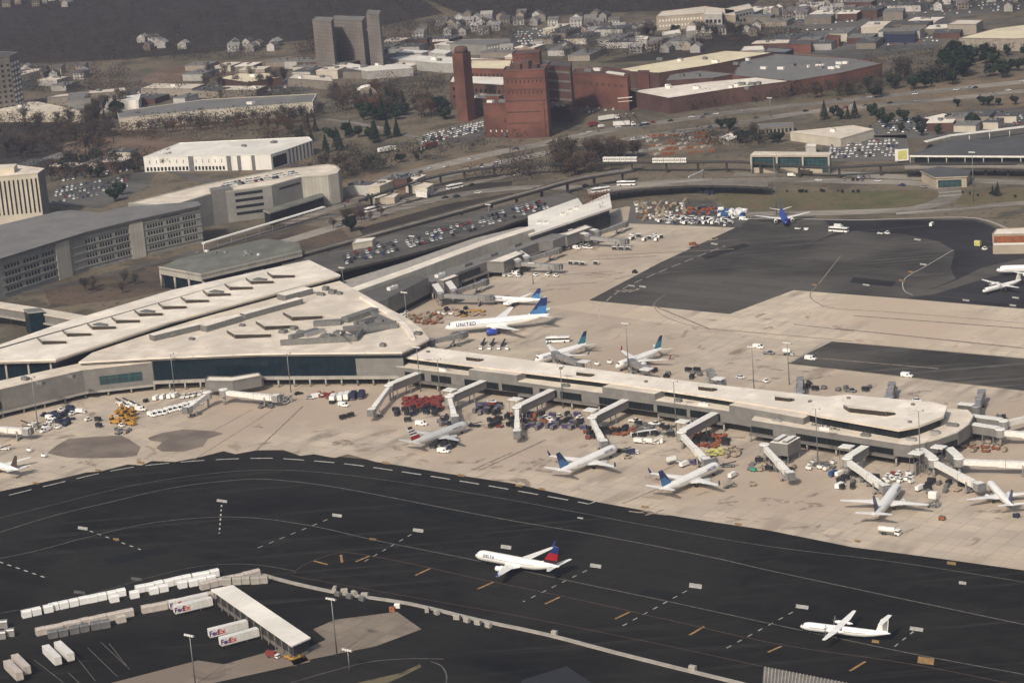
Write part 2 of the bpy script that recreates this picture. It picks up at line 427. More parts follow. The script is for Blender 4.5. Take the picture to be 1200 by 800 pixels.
sheet('apron_lane', P([(640, 360), (690, 352.5), (855, 368.5), (930, 340.5), (1060, 350.5), (1200, 362.5), (1330, 374.5), (1330, 431), (1200, 419), (975, 399), (925, 399), (800, 382)]), .075, 'apron_far')
sheet('apron_asphalt', P([(690, 352), (855, 368), (930, 340), (1060, 350), (1200, 362), (1330, 374), (1330, 306), (1200, 279), (1145, 256.5), (1050, 257), (960, 255.5), (890, 249), (868, 264), (775, 307)]), .05, 'asphalt_grey')
sheet('apron_asphalt_patch', P([(975, 400), (1200, 420), (1330, 432), (1330, 476), (1200, 457), (1110, 446), (1010, 435), (922, 425)]), .05, 'asphalt_grey')
sheet('dark_asphalt', P([(965, 257.5), (1050, 258.5), (1143, 258.5), (1200, 281), (1330, 308), (1330, 372), (1200, 361), (1064, 349.5), (1120, 327), (1114, 314.5), (1119, 294), (1100, 283), (1060, 274.5), (1000, 271), (968, 279), (940, 291), (980, 272)]), .10, 'asphalt_black')
sheet('grey_asphalt_lane', P([(1064, 349), (1122, 328), (1150, 314), (1200, 303), (1330, 320), (1330, 335), (1210, 318), (1160, 325), (1095, 345)]), .13, 'asphalt_grey')
sheet('cargo_yard', P([(-100, 712), (60, 706), (180, 686), (290, 671), (345, 682), (560, 724), (860, 800), (1000, 900), (-150, 900)]), .06, 'asphalt')
sheet('cargo_slab', P([(367, 737), (392, 726), (465, 716.5), (494, 737), (440, 757), (365, 772), (345, 780), (338, 770), (382, 749)]), .09, 'slab_tan')
sheet('cargo_path', P([(130, 800), (232, 773.5), (262, 778), (345, 755), (364, 775), (250, 800), (200, 812), (100, 830)]), .09, 'slab_tan')
sheet('wet_patch', P([(55, 531), (66, 522), (80, 514), (112, 511.5), (142, 510), (152, 515), (165, 524), (160, 534), (146, 536), (110, 537), (78, 536)]), .09, 'stain')
sheet('wet_patch', P([(173, 513), (190, 507), (215, 503), (250, 505), (262, 508), (244, 514), (238, 523), (215, 529), (190, 529), (183, 525), (190, 518), (176, 516)]), .09, 'stain')
ob_ = MB()
def blot(pts, z=.09): ob_.face([(p.x, p.y, z) for p in P(smooth_px(pts+[pts[0]], 4)[:-1])], 'oil')
for cx, cy, w, h in ((500, 512, 30, 5), (400, 517, 18, 6), (378, 508, 22, 2), (668, 548, 40, 4), (620, 545, 26, 5), (800, 575, 34, 4), (560, 545, 26, 4), (950, 592, 30, 5), (1020, 610, 30, 4),
                     (1150, 600, 30, 4), (690, 408, 26, 3), (775, 418, 24, 3), (820, 432, 20, 3), (960, 440, 26, 3), (1070, 460, 22, 3), (905, 431, 30, 2.5), (880, 447, 20, 2), (640, 380, 22, 2.5), (700, 320, 30, 2),
                     (650, 340, 26, 1.6), (905, 590, 24, 5), (470, 525, 20, 3), (300, 500, 14, 2), (1085, 585, 26, 3), (735, 340, 16, 1.4), (850, 590, 30, 3), (760, 600, 40, 2.2), (880, 610, 40, 2.4), (600, 548, 18, 3)):
    for q in range(4):
        n = 13; ox, oy = rnd.gauss(0, w*.4), rnd.gauss(0, h*.8); s = rnd.uniform(.35, .95); k = rnd.choice((-.12, -.3, .12))
        pts = []
        for t in range(n):
            f = rnd.uniform(.72, 1.15); x = w*.5*s*math.cos(t*2*math.pi/n)*f
            pts.append((cx+ox+x, cy+oy+h*.55*s*math.sin(t*2*math.pi/n)*f+x*k))
        blot(pts, .09+.004*rnd.random())
tag(ob_.build('oil_stains', None, origin=(0, 0, 0)), kind='structure')
for f_ in bpy.data.objects['oil_stains'].data.polygons:
    if f_.normal.z < 0: f_.flip()
# long rubber and joint streaks on the concrete
st = MB()
for a, b, w in (((2, 505+15), (57, 468+22), .5), ((300, 528), (355, 476), .8), ((555, 550), (600, 530), 1.0), ((560, 552), (640, 515), 1.2), ((250, 505), (295, 480), .5), ((225, 540), (320, 480), .4), ((765, 358), (830, 385), 1.2), ((830, 385), (1000, 400), .9),
                ((905, 415), (1100, 432), 1.0), ((1000, 370), (1200, 385), 1.3), ((980, 385), (1200, 408), 1.6), ((930, 380), (1000, 388), 1.2), ((700, 300), (860, 292), 1.1), ((690, 305), (770, 300), 1.4), ((660, 322), (720, 318), 1.2), ((640, 335), (700, 331), 1.2),
                ((760, 560), (800, 540), .7), ((730, 590), (800, 560), .8)):
    ribbon('', [at(*a), at(*b)], w, .11, 'rubber', mb=st)
tag(st.build('rubber_streaks', None, origin=(0, 0, 0)), kind='structure')
for px in ([(640, 604), (665, 599), (690, 604), (664, 609)], [(905, 655), (960, 664), (940, 671), (885, 661)], [(300, 635), (332, 628), (345, 634), (312, 642)], [(120, 655), (190, 640), (200, 646), (130, 662)], [(760, 690), (800, 697), (788, 703), (748, 695)], [(1090, 700), (1160, 712), (1150, 719), (1082, 707)], [(480, 590), (540, 600), (532, 605), (474, 595)], [(560, 770), (640, 786), (626, 796), (548, 779)], [(820, 300), (872, 285), (880, 288), (828, 304)], [(1000, 325), (1050, 330), (1045, 336), (996, 331)]):
    sheet('asphalt_patch', P(px), .07 if px[0][1] > 400 else .09, ('asphalt_worn' if px[0][0] % 40 else 'asphalt_seal') if px[0][1] > 400 else 'asphalt_black')
# painted lines ------------------------------------------------------------
mk = MB(); Z = .14
def line(px, w, m, dash=None, n=5): ribbon('', [at(*p) for p in (smooth_px(px, n) if len(px) > 2 else px)], w, Z, m, mb=mk, dash=dash)
line([(-30, 590), (5, 581.5), (60, 568), (145, 549), (230, 540), (300, 537), (340, 538), (400, 543), (460, 551), (560, 567), (650, 583), (690, 590.5)], .9, 'paint_white', (10.5, 5.2))
line([(690, 590.5), (705, 585)], .7, 'paint_white', (4, 3))
line([(-20, 612), (60, 592), (150, 570), (230, 557), (300, 551), (370, 553), (470, 565), (600, 586), (760, 616), (900, 640), (1060, 660), (1250, 690)], .45, 'paint_faint')
line([(-20, 658), (40, 646), (100, 630), (170, 614), (240, 606.5), (300, 607), (370, 617), (440, 633), (560, 657), (660, 679), (780, 704), (900, 730), (1060, 764), (1200, 790)], .6, 'paint_faint')
line([(-20, 630), (60, 605), (130, 588), (200, 572), (270, 563), (320, 562), (400, 572), (520, 595), (600, 610), (700, 627), (830, 652), (900, 668), (1050, 700), (1230, 738)], .7, 'paint_faint')
line([(-20, 722), (40, 711), (110, 695), (170, 678), (230, 664), (290, 661), (340, 668), (345, 671)], .4, 'paint_faint')
line([(345, 670), (360, 660), (395, 648), (420, 649), (480, 660), (560, 678), (690, 705), (800, 730), (920, 756), (1080, 780), (1250, 815)], .35, 'paint_rust')
line([(340, 674), (400, 685), (520, 706), (620, 724), (760, 752), (900, 782)], .3, 'paint_rust')
for a, b in (((367, 657), (384, 661.5)), ((399.5, 650), (401, 659)), ((417, 658), (434, 651)), ((487, 674), (504, 666)), ((560, 690), (578, 682)), ((639, 707.5), (656, 699.5)), ((721, 725), (738, 717)), ((808, 744), (825, 734)), ((900, 764), (916, 757)), ((996, 786), (1014, 775))):
    line([a, b], 1.0, 'paint_yellow')
sq = lambda u, v, w, h, m: sq_(u, v, w*.86, h*.86, m)
sq_ = lambda u, v, w, h, m: mk.face([(*at(u+a*w-b*h*.15, v+a*w*.14+b*h)[:2], Z) for a, b in ((-.5, .5), (.5, .5), (.5, -.5), (-.5, -.5))], m)
for u, v, w, h, tail in ((97, 619, 13, 4, (165, 644)), (260, 587, 14, 3.5, (257, 625)), (395, 604, 13, 4, (302, 642)), (490, 621.5, 14, 4.5, (425, 659)), (593, 641, 14, 5, None), (698, 663, 15, 5, (613, 705)), (815, 686.5, 17, 6, (730, 733)), (940, 711, 17, 5, (850, 760)), (1074, 737, 18, 5, (1045, 760)), (1128, 683, 10, 4, None), (680, 607, 8, 2, None)):
    sq(u, v, w, h, 'paint_white')
    if tail:
        d = (tail[0]-u, tail[1]-v); line([(u+d[0]*.12, v+d[1]*.12), tail], .6, 'paint_white' if u < 300 else 'paint_worn', (2.6, 3.4))
line([(-10, 655), (54, 677)], .7, 'paint_white', (2.6, 3.2))
for u, v in ((93, 694), (160, 678.5)): sq(u, v, 15, 4, 'paint_faint')
for u, v, w, h in ((136, 632, 8, 3), (437, 632, 9, 3), (1026, 751.5, 10, 4), (1085, 774, 22, 9), (30, 546, 8, 2.5), (115, 551, 8, 2.5), (165, 542, 10, 3.5), (452, 542.5, 9, 3), (540, 557, 9, 3), (608, 569, 9, 3), (635, 573, 9, 3), (756, 594, 10, 3), (1005, 634, 8, 3), (865, 614, 9, 3), (42, 566, 8, 2.6), (1115, 660, 12, 4)):
    sq(u, v, w, h, 'paint_yellow')
# upper apron lines
line([(703, 374), (703, 362), (715, 349), (735, 336), (775, 318), (850, 288)], .55, 'paint_white', (9, 4), 8)
line([(780, 345), (768, 354), (768, 362), (783, 373), (820, 384), (860, 389)], .5, 'rubber')
line([(985, 300), (960, 332), (950, 343), (953, 352), (975, 361), (1030, 365), (1110, 371), (1210, 380)], .6, 'rubber')
line([(1117, 293), (1085, 312), (1065, 323), (1058, 331), (1060, 341), (1070, 346)], .5, 'paint_white')
line([(1070, 346), (1120, 349), (1200, 358)], .3, 'paint_faint')
line([(700, 350), (790, 318), (868, 282)], .4, 'paint_rust')
for u, v in ((753, 336), (740, 335), (1015, 334), (1132, 352), (1190, 349), (1187, 358), (1082, 310), (1075, 281), (837, 286)): sq(u, v, 9, 2.2, 'paint_white')
for u, v in ((1068, 319), (1057, 329), (955, 334)): sq(u, v, 8, 2.2, 'paint_yellow')
line([(865, 258), (900, 256), (1000, 258), (1060, 256.5), (1144, 256), (1200, 275), (1300, 300)], 2.2, 'concrete')
line([(965, 402), (925, 425)], 1.6, 'concrete'); line([(960, 420), (990, 428)], .5, 'paint_faint'); line([(930, 417), (965, 424)], .4, 'paint_faint')
# cargo yard bays
for a, b in (((40, 773), (75, 800)), ((85, 764), (112, 798)), ((103, 759), (138, 793)), ((118, 752), (152, 784)), ((80, 788), (95, 802)), ((128, 754), (150, 782))): line([a, b], .3, 'paint_faint')
line([(340, 800), (420, 778), (470, 772), (520, 772)], .5, 'paint_faint'); line([(505, 775), (517, 780), (523, 790), (523, 800)], .5, 'paint_faint')
tag(mk.build('pavement_markings', None, origin=(0, 0, 0)), kind='structure')
sheet('yard_strip', P([(418, 800), (470, 788), (492, 778), (494, 781), (470, 793), (440, 806)]), .09, 'grass')
# blast path along the cargo yard: a pale raised kerb strip
kerb = MB()
kp = [at(*p) for p in smooth_px([(300, 672), (340, 683), (400, 696), (480, 708), (560, 727), (640, 744), (720, 765), (800, 785), (870, 802), (940, 820)], 3)]
for a, b in zip(kp, kp[1:]): kerb.beam((a.x, a.y, .35), (b.x, b.y, .35), 1.6, .7, 'concrete')
tag(kerb.build('kerb_strip', None, origin=(0, 0, 0)), kind='structure')
# landscape north of the airport ---------------------------------------------
sheet('grass_field', P(smooth_px([(838, 230), (850, 224.5), (900, 223), (1000, 225), (1088, 222.5), (1099, 229), (1080, 240), (1030, 246), (900, 247.5), (858, 245), (838, 230)], 4)[:-1]), .06, 'grass')
sheet('grass_field', P([(1118, 227), (1160, 222), (1330, 220), (1330, 242), (1140, 243), (1122, 238)]), .06, 'grass')
sheet('grass_field', P([(925, 118), (985, 95), (1020, 100), (1000, 112), (940, 122)]), .06, 'grass')
sheet('bare_field', P([(168, 90), (190, 80), (300, 70), (380, 62), (400, 70), (330, 82), (200, 98), (165, 100)]), .06, 'field')
sheet('bare_field', P([(70, 168), (130, 160), (230, 162), (170, 184), (120, 184), (75, 180)]), .06, 'field')
sheet('bare_field', P([(398, 215), (470, 195), (560, 178), (600, 190), (520, 215), (430, 240), (400, 232)]), .06, 'dirt')
sheet('bare_field', P([(250, 205), (340, 195), (400, 180), (420, 195), (398, 215)]), .06, 'dirt')
sheet('bare_field', P([(930, 122), (1200, 85), (1330, 70), (1330, 120), (1060, 132), (960, 140)]), .05, 'dirt')
sheet('dirt_yard', P([(752, 178), (792, 158), (830, 156), (842, 172), (820, 184), (770, 186)]), .07, 'dirt')
sheet('embankment', P([(370, 330), (260, 300), (240, 292), (330, 262), (400, 268), (420, 290)]), .06, 'bank')
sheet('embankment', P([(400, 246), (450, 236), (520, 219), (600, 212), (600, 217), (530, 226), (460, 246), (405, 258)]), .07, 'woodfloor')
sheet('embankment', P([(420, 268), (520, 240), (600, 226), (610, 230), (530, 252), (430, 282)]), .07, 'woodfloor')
sheet('embankment', P([(50, 338), (150, 318), (235, 296), (240, 330), (150, 350), (60, 360)]), .06, 'bank')
for poly in ([(490, 168), (500, 158), (560, 146), (568, 152), (560, 164), (510, 172)], [(45, 240), (70, 218), (130, 208), (190, 195), (168, 222), (120, 244)], [(960, 190), (965, 168), (1000, 160), (1062, 158), (1068, 188)],
             [(1000, 160), (1040, 140), (1200, 125), (1330, 120), (1330, 160), (1110, 164)], [(590, 50), (610, 32), (700, 32), (720, 48), (650, 60)], [(130, 120), (160, 108), (330, 88), (372, 90), (365, 108)],
             [(880, 56), (900, 40), (1060, 30), (1120, 36), (1100, 56), (1010, 70)], [(735, 262), (740, 236), (835, 236), (872, 260), (868, 267)], [(900, 20), (950, 0), (1200, -6), (1200, 12), (1000, 34), (920, 36)]):
    sheet('parking_lot', P(poly), .09, 'road_dark')
def road(name, px, w, z=.12, m='road', lanes=1, n=5):
    pts = [at(*p) for p in smooth_px(px, n)]
    ribbon(name, pts, w, z, m)
    if lanes > 1:
        mb = MB()
        for k in range(1, lanes):
            o = (k/lanes-.5)*w; q = []
            for i, p in enumerate(pts):
                d = (pts[min(i+1, len(pts)-1)]-pts[max(i-1, 0)]); d = Vector((d.x, d.y)).normalized(); q.append(Vector((p.x-d.y*o, p.y+d.x*o)))
            ribbon('', q, .35, z+.04, 'paint_faint', mb=mb, dash=(4, 7))
        tag(mb.build('lane_markings', None, origin=(0, 0, 0)), kind='structure')
road('highway', [(330, 250), (400, 228), (470, 206), (560, 184), (640, 168), (720, 152), (860, 132), (1000, 117), (1200, 96), (1330, 84)], 17, lanes=4)
road('highway', [(330, 262), (400, 240), (480, 216), (560, 197), (650, 178), (740, 163), (860, 145), (960, 130), (1100, 117), (1330, 94)], 15, lanes=3)
road('slip_road', [(380, 262), (440, 246), (520, 222), (600, 206), (680, 190), (780, 172), (850, 158)], 9, .18)
road('terminal_road', [(280, 300), (360, 276), (440, 252), (520, 232), (600, 221), (680, 220), (740, 217), (800, 213), (900, 211), (1000, 213), (1070, 215), (1110, 222), (1108, 234), (1070, 245), (1000, 249), (900, 251), (850, 251)], 14, .16, lanes=2)
road('service_road', [(1050, 250), (1120, 246), (1200, 238), (1330, 232)], 12, .14)
road('service_road', [(860, 205), (960, 203), (1060, 208), (1200, 214), (1330, 216)], 14, .13)
road('lower_road', [(200, 380), (300, 348), (400, 345), (470, 318), (560, 288), (640, 262), (700, 240)], 18, .1, 'road_dark')
road('street', [(60, 205), (160, 192), (260, 215), (330, 195), (400, 200)], 8, .15, 'road_dark')
road('street', [(100, 150), (200, 152), (380, 140), (520, 170)], 7, .15)
road('street', [(440, 100), (600, 62), (760, 48), (880, 36), (1000, 20)], 9, .15, 'road_dark')
road('street', [(900, 62), (1040, 45), (1200, 22), (1300, 10)], 12, .15, 'road_dark')
road('service_road', [(-30, 350), (60, 337), (150, 316), (245, 292), (330, 268), (400, 250)], 9, .17, 'road_dark')
road('service_road', [(120, 366), (190, 345), (240, 330)], 7, .17, 'road_dark')
# far woods floor
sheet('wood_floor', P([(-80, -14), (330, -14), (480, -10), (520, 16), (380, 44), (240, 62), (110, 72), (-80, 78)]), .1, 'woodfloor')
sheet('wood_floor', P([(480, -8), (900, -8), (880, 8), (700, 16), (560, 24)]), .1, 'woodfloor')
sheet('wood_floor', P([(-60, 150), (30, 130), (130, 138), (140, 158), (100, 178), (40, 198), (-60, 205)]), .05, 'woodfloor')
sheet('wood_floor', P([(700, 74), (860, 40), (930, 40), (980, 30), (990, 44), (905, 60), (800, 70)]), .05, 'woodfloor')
# ================================================================== THE TERMINAL
def building(name, label, poly, z1, side, top, z0=0, cat='building', group=None, over=0, slab=0, fascia=None, parts=('wall', 'roof')):
    """walls and a separate roof with overhang; returns root and wall outline"""
    c = centroid(poly); t = thing(name, label, cat, c, group)
    w = inset(poly, over) if over else [Vector((p[0], p[1])) for p in poly]
    mb = MB(); mb.prism(w, z0, z1-slab, side); mb.build(parts[0], t)
    if slab:
        rb = MB(); rb.prism(poly, z1-slab, z1, fascia or top, top); rb.build(parts[1], t)
    else:
        rb = MB(); q = inset(w, .35); rb.prism(q, z1-.3, z1+.02, top, top); 
        # parapet kerb round the roof edge
        n = len(w); w2 = w
        for i in range(n):
            a, b = w2[i], w2[(i+1) % n]; rb.beam((a.x, a.y, z1+.15), (b.x, b.y, z1+.15), .5, .5, fascia or side)
        rb.build(parts[1], t)
    return t
def skylight(parent, c, ang, L=12, W=9, h=1.9, bend=.0):
    """raised hexagonal monitor: white top falling to the back, dark glass on the two front faces"""
    d = Vector((math.cos(ang), math.sin(ang))); n = Vector((-d.y, d.x))
    loc = lambda a, b: Vector((c.x+d.x*a+n.x*b, c.y+d.y*a+n.y*b))
    fp = [(-L/2, W*.05), (-L*.28, -W/2), (L*.5, -W/2), (L*.62, -W*.1), (L*.35, W/2), (-L*.3, W/2)]
    zz = [h*.8, h, h, h*.55, .25, .25]
    poly = [loc(*p) for p in fp]
    mb = MB(); mb.prism(poly, c.z-.1, [c.z+z for z in zz], 'roof_beige', 'roof_white'); s = mb.build('skylight', parent)
    gl = MB()
    for i in (0, 1, 2):
        a, b = poly[i], poly[(i+1) % 6]; o = Vector(((b-a).y, -(b-a).x)).normalized()*.08
        za, zb = zz[i], zz[(i+1) % 6]
        gl.face([(*(a+o), c.z+.15), (*(b+o), c.z+.15), (*(b+o), c.z+zb-.25), (*(a+o), c.z+za-.2)], 'skyglass')
    gl.build('glazing', s)
    return s
def vee(parent, l, a, r, z, h=2.1):
    """raised skylight with its corner toward the apron: two dark fronts, pale top falling back"""
    L_, A_, R_ = at(*l, z), at(*a, z), at(*r, z); bk = (L_+R_)/2-A_; bk.z = 0
    pts = [L_, A_, R_, R_+bk*.22, L_+bk*.22]; zz = [h*.75, h, h*.75, .15, .15]
    mb = MB(); mb.prism(pts, z-.1, [z+q for q in zz] if sum(pts[i].x*pts[(i+1) % 5].y-pts[(i+1) % 5].x*pts[i].y for i in range(5)) > 0 else [z+q for q in zz[::-1]], 'roof_beige', 'roof_white'); s = mb.build('skylight', parent)
    g_ = MB()
    for p, q, zp, zq in ((L_, A_, zz[0], zz[1]), (A_, R_, zz[1], zz[2])):
        n = outward(p, q).to_3d()*.1; g_.face([(*(p+n).xy, z+.1), (*(q+n).xy, z+.1), (*(q+n).xy, z+zq-.12), (*(p+n).xy, z+zp-.12)], 'skyglass')
    g_.build('glazing', s); return s
def unit(parent, name, c, size, ang, m='unit_grey', fan=True):
    mb = MB(); mb.box((c.x, c.y, c.z), size, m, ang)
    if fan:
        for k in (-.25, .25): mb.tube((c.x+math.cos(ang)*size[0]*k, c.y+math.sin(ang)*size[0]*k, c.z+size[2]), (c.x+math.cos(ang)*size[0]*k, c.y+math.sin(ang)*size[0]*k, c.z+size[2]+.35), size[1]*.22, size[1]*.22, 'steel', 10, False)
    return mb.build(name, parent)
def columns(parent, a, b, n, z1, r=.45, m='concrete', name='column'):
    a, b = Vector(a[:2]), Vector(b[:2]); proto = None
    off = Vector((0, 0, 0)); q = parent
    while q: off = off+q.location; q = q.parent
    for i in range(n):
        p = a+(b-a)*(i/(n-1) if n > 1 else .5)
        if proto is None:
            mb = MB(); mb.tube((0, 0, 0), (0, 0, z1), r, r, m, 8); proto = o = mb.build(name, None, origin=(0, 0, 0))
        else: o = proto.copy(); COL.objects.link(o)
        o.parent = parent; o.location = Vector((p.x, p.y, 0))-off
# ---- departures hall -------------------------------------------------------------
zt = 20
hh = P([(-60, 424), (65, 420.5), (200, 376), (399, 322), (362, 304.5), (200, 340), (70, 379), (0, 403.5), (-75, 430)], zt)
t = thing('terminal_hall', 'long white roofed departures hall with a row of chevron skylights beside the car park', 'terminal', centroid(hh))
rb = MB(); rb.prism(hh, zt-.9, zt, 'roof_white', 'roof_white'); rb.prism(inset(hh, .5), zt-1.9, zt-.9, 'concrete'); rb.build('roof', t)
wl = inset(hh, 3.2); wb = MB(); wb.prism(wl, 0, zt-1.9, 'glass_blue'); wb.build('wall', t)
def walledge(poly, u, v, z):
    return at(u, v, z)
fa, fb = at(-60, 424, zt), at(65, 420.5, zt)
n = outward(fa, fb)
band(t, 'floor_band', fa-n.to_3d()*3.1, fb-n.to_3d()*3.1, 6.5, 8.2, 'concrete_dark', .02, .96)
for k in range(4): 
    p = fa+(fb-fa)*(.30+.21*k)-n.to_3d()*2.6; cb = MB(); cb.tube((p.x, p.y, 0), (p.x, p.y, zt-1.9), .55, .55, 'concrete', 10); cb.build('column', t)
for a, b in ((fb, at(200, 376, zt)), (at(200, 376, zt), at(399, 322, zt))):
    n = outward(a, b); band(t, 'spandrel', a-n.to_3d()*3.1, b-n.to_3d()*3.1, 11.5, 12.6, 'concrete_dark', .03, .97)
ang = math.atan2(E1.y, E1.x)-.12
for i in range(11):
    f = i/10; u, v = [(43.9, 397.6), (73.1, 388.6), (102.3, 380.7), (130.5, 373.2), (157.4, 365.2), (185.6, 357.1), (211.9, 349.8), (237.6, 342.3), (263.6, 334.8), (288.3, 328.0), (313.4, 321.3)][i]
    vee(t, (u, v), (u+6.2, v+6.2-f), (u+34.2-f*2, v+5.0-f), zt); c = at(u+14, v+1, zt)
    if i in (2, 4, 7, 9):
        c = at(u+15, v-1, zt)
        q = c+Vector((E1.x*5.5-E2.x*5.0, E1.y*5.5-E2.y*5.0, 0))
        ub = MB(); ub.box((q.x, q.y, zt), (7.5, 3.8, 1.5), 'unit_grey', ang)
        for k in range(-3, 4): ub.box((q.x+E1.x*k*1.0-E2.x*1.95, q.y+E1.y*k*1.0-E2.y*1.95, zt+.1), (.18, .12, 1.6), 'metal', ang)
        ub.box((q.x, q.y, zt+1.5), (8.2, 4.4, .22), 'unit_grey', ang); ub.build('roof_unit', t)
# ---- hub between the hall and the piers -----------------------------------------------
zb = 17
hb = P([(92, 424), (180, 419), (300, 414), (400, 413), (471, 412.5), (487, 405), (503, 397), (494, 385), (478, 373), (455, 361), (430, 347), (398, 329), (330, 346), (240, 371), (160, 395.5), (108, 413)], zb)
t = hub = thing('terminal_hub', 'central terminal building with a cluttered pale roof and a dark blue glass front', 'terminal', centroid(hb))
rb = MB(); rb.prism(hb, zb-.8, zb, 'roof_white', 'roof_beige'); rb.prism(inset(hb, .6), zb-1.8, zb-.8, 'concrete_dark'); rb.build('roof', t)
wb = MB(); wb.prism(inset(hb, 1.6), 5, zb-1.8, 'glass_blue'); wb.build('wall', t)
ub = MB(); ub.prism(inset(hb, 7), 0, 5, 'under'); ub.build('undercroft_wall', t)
A, B, C = at(176, 419.3, zb), at(415, 412.8, zb), at(471, 412.5, zb)
n = outward(A, B).to_3d()
fb_ = MB(); fb_.prism([A-n*1.5, at(300, 414, zb)-n*1.5, B-n*1.5, C-n*1.5, C+n*.2, B+n*.2, at(300, 414, zb)+n*.2, A+n*.2], 3.6, 5.0, 'concrete'); fb_.build('floor_slab', t)
band(t, 'panel', B-n*1.5, C-n*1.5, 5.0, zb-3.4, 'wall_grey', 0, 1, .5)
columns(t, A-n*1.2, B-n*1.2, 14, 3.6); columns(t, B-n*1.2, C-n*1.2, 4, 3.6)
for l, a_, r in (((266, 390), (276, 397), (318, 395)), ((300, 379.5), (311, 387), (346, 384.5)), ((332, 369), (343, 376), (378, 373.5))): vee(t, l, a_, r, zb, 2.3)
def strip(name, a, b, w, z0, h, m, top=None):
    mb = MB(); a, b = Vector(a), Vector(b); d = (b-a).normalized(); n = Vector((-d.y, d.x, 0))
    mb.prism([a-n*w/2, b-n*w/2, b+n*w/2, a+n*w/2], z0, z0+h, m, top); return mb.build(name, hub)
for a, b, w, h in (((178, 399), (236, 385), 5, 3.0), ((239, 388.5), (281, 376), 5, 3.2), ((285, 374), (352, 355.5), 5, 3.0), ((196, 394), (268, 374), 8, 1.2), ((330, 352), (362, 343.5), 8, 3.2)):
    strip('clerestory', at(*a, zb), at(*b, zb), w, zb, h, 'unit_grey', 'roof_white')
for a, b, w, h, m in (((329, 405), (418, 400), .8, 3.0, 'unit_grey'), ((418, 400), (425, 391), .8, 3, 'unit_grey'), ((340, 398), (372, 389), 3, 2.2, 'unit_grey'), ((368, 382), (400, 380), 4, 2.5, 'unit_grey'), ((404, 378), (440, 366), 5, 2.6, 'unit_grey'),
                   ((402, 388), (465, 381), 2.6, 2.2, 'unit_grey'), ((416, 381), (446, 373), 2.6, 2.0, 'unit_grey'), ((358, 395), (380, 389), 2, 2.0, 'metal'), ((430, 388), (466, 384), 2, 2.4, 'unit_grey'), ((436, 371), (464, 384), 1, 3, 'unit_grey')):
    strip('plant_screen', at(*a, zb), at(*b, zb), w, zb, h, m)
wm = MB(); w0 = P([(402, 386), (440, 372), (464, 384), (418, 394)], zb+.06); wm.face(w0, 'roof_dark'); wm.build('plant_well', hub)
for u, v, s, m in ((332, 390, (4, 3, 1.6), 'unit_white'), (345, 386, (3, 3, 1.6), 'unit_grey'), (384, 396, (6, 4, 2), 'unit_white'), (398, 393, (5, 4, 2.2), 'unit_white'), (408, 396, (4, 3, 1.8), 'unit_white'), (432, 386, (4, 3, 2.2), 'unit_white'), (425, 380, (5, 3, 1.6), 'unit_grey'),
                 (449, 406, (3, 2, 1.6), 'unit_grey'), (490, 392, (4, 2.5, 1.4), 'unit_white'), (377, 398, (3, 2, 1.4), 'unit_grey'), (352, 392, (3, 3, 2), 'unit_grey'), (445, 378, (5, 2.5, 1.8), 'unit_grey'), (284, 382, (3, 2, 1), 'unit_grey'), (225, 398, (3, 2, 1), 'unit_grey'), (390, 344, (4, 3, 2), 'unit_grey'), (382, 340, (3, 3, 2), 'unit_white'), (376, 346, (5, 2, 1.4), 'tan'), (398, 345, (3, 2, 1.4), 'unit_white')):
    unit(hub, 'roof_unit', at(u, v, zb), s, AX)
mb = MB(); mb.tube(at(399, 390, zb), at(399, 390, zb+8), .5, .35, 'unit_white', 8); mb.build('vent_stack', hub)
# curved walkway kerb that sweeps round the hub roof
cv = [at(u, v, zb) for u, v in smooth_px([(424, 349), (446, 362), (464, 374), (478, 387), (484, 398)], 4)]
mb = MB()
for a, b in zip(cv, cv[1:]): mb.beam(a+Vector((0, 0, .5)), b+Vector((0, 0, .5)), 2.4, 1.0, 'roof_white')
mb.build('curved_walkway', hub)
# ---- short grey pier on the left ---------------------------------------------------------
zl = 14.5
lp = P([(-80, 480), (0, 456), (97, 433.5), (178, 424.5), (185, 421), (150, 418), (96, 425), (0, 446), (-80, 466)], zl)
t = thing('short_pier', 'grey panelled pier with one teal window in front of the departures hall', 'pier', centroid(lp))
wb = MB(); wb.prism(lp, 3.4, zl, 'wall_grey', 'roof_beige'); wb.build('wall', t)
rb = MB(); q = inset(lp, .6); rb.prism(q, zl, zl+.25, 'roof_beige'); rb.build('roof', t)
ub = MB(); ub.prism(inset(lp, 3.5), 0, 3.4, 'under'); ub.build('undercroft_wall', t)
a, b, c = at(-80, 480, zl), at(97, 433.5, zl), at(178, 424.5, zl); a0 = at(0, 456, zl)
band(t, 'window', b, c, 6, 10.4, 'glass_teal', .22, .84, .15); band(t, 'window', a, a0, 4.8, 8.4, 'window', .6, .99, .15)
n = outward(a, b).to_3d(); fl = MB(); fl.prism([a-n*1, a0-n*1, b-n*1, c-n*1, c+n*.6, b+n*.6, a0+n*.6, a+n*.6], 2.4, 3.4, 'concrete'); fl.build('floor_slab', t)
columns(t, a0-n*.5, b-n*.5, 5, 2.4); columns(t, b-n*.5, c-n*.5, 4, 2.4)
for u, v in ((30, 447), (48, 452), (84, 444)): unit(t, 'roof_unit', at(u, v-2, zl+.25), (4, 2.5, 1.5), AX)
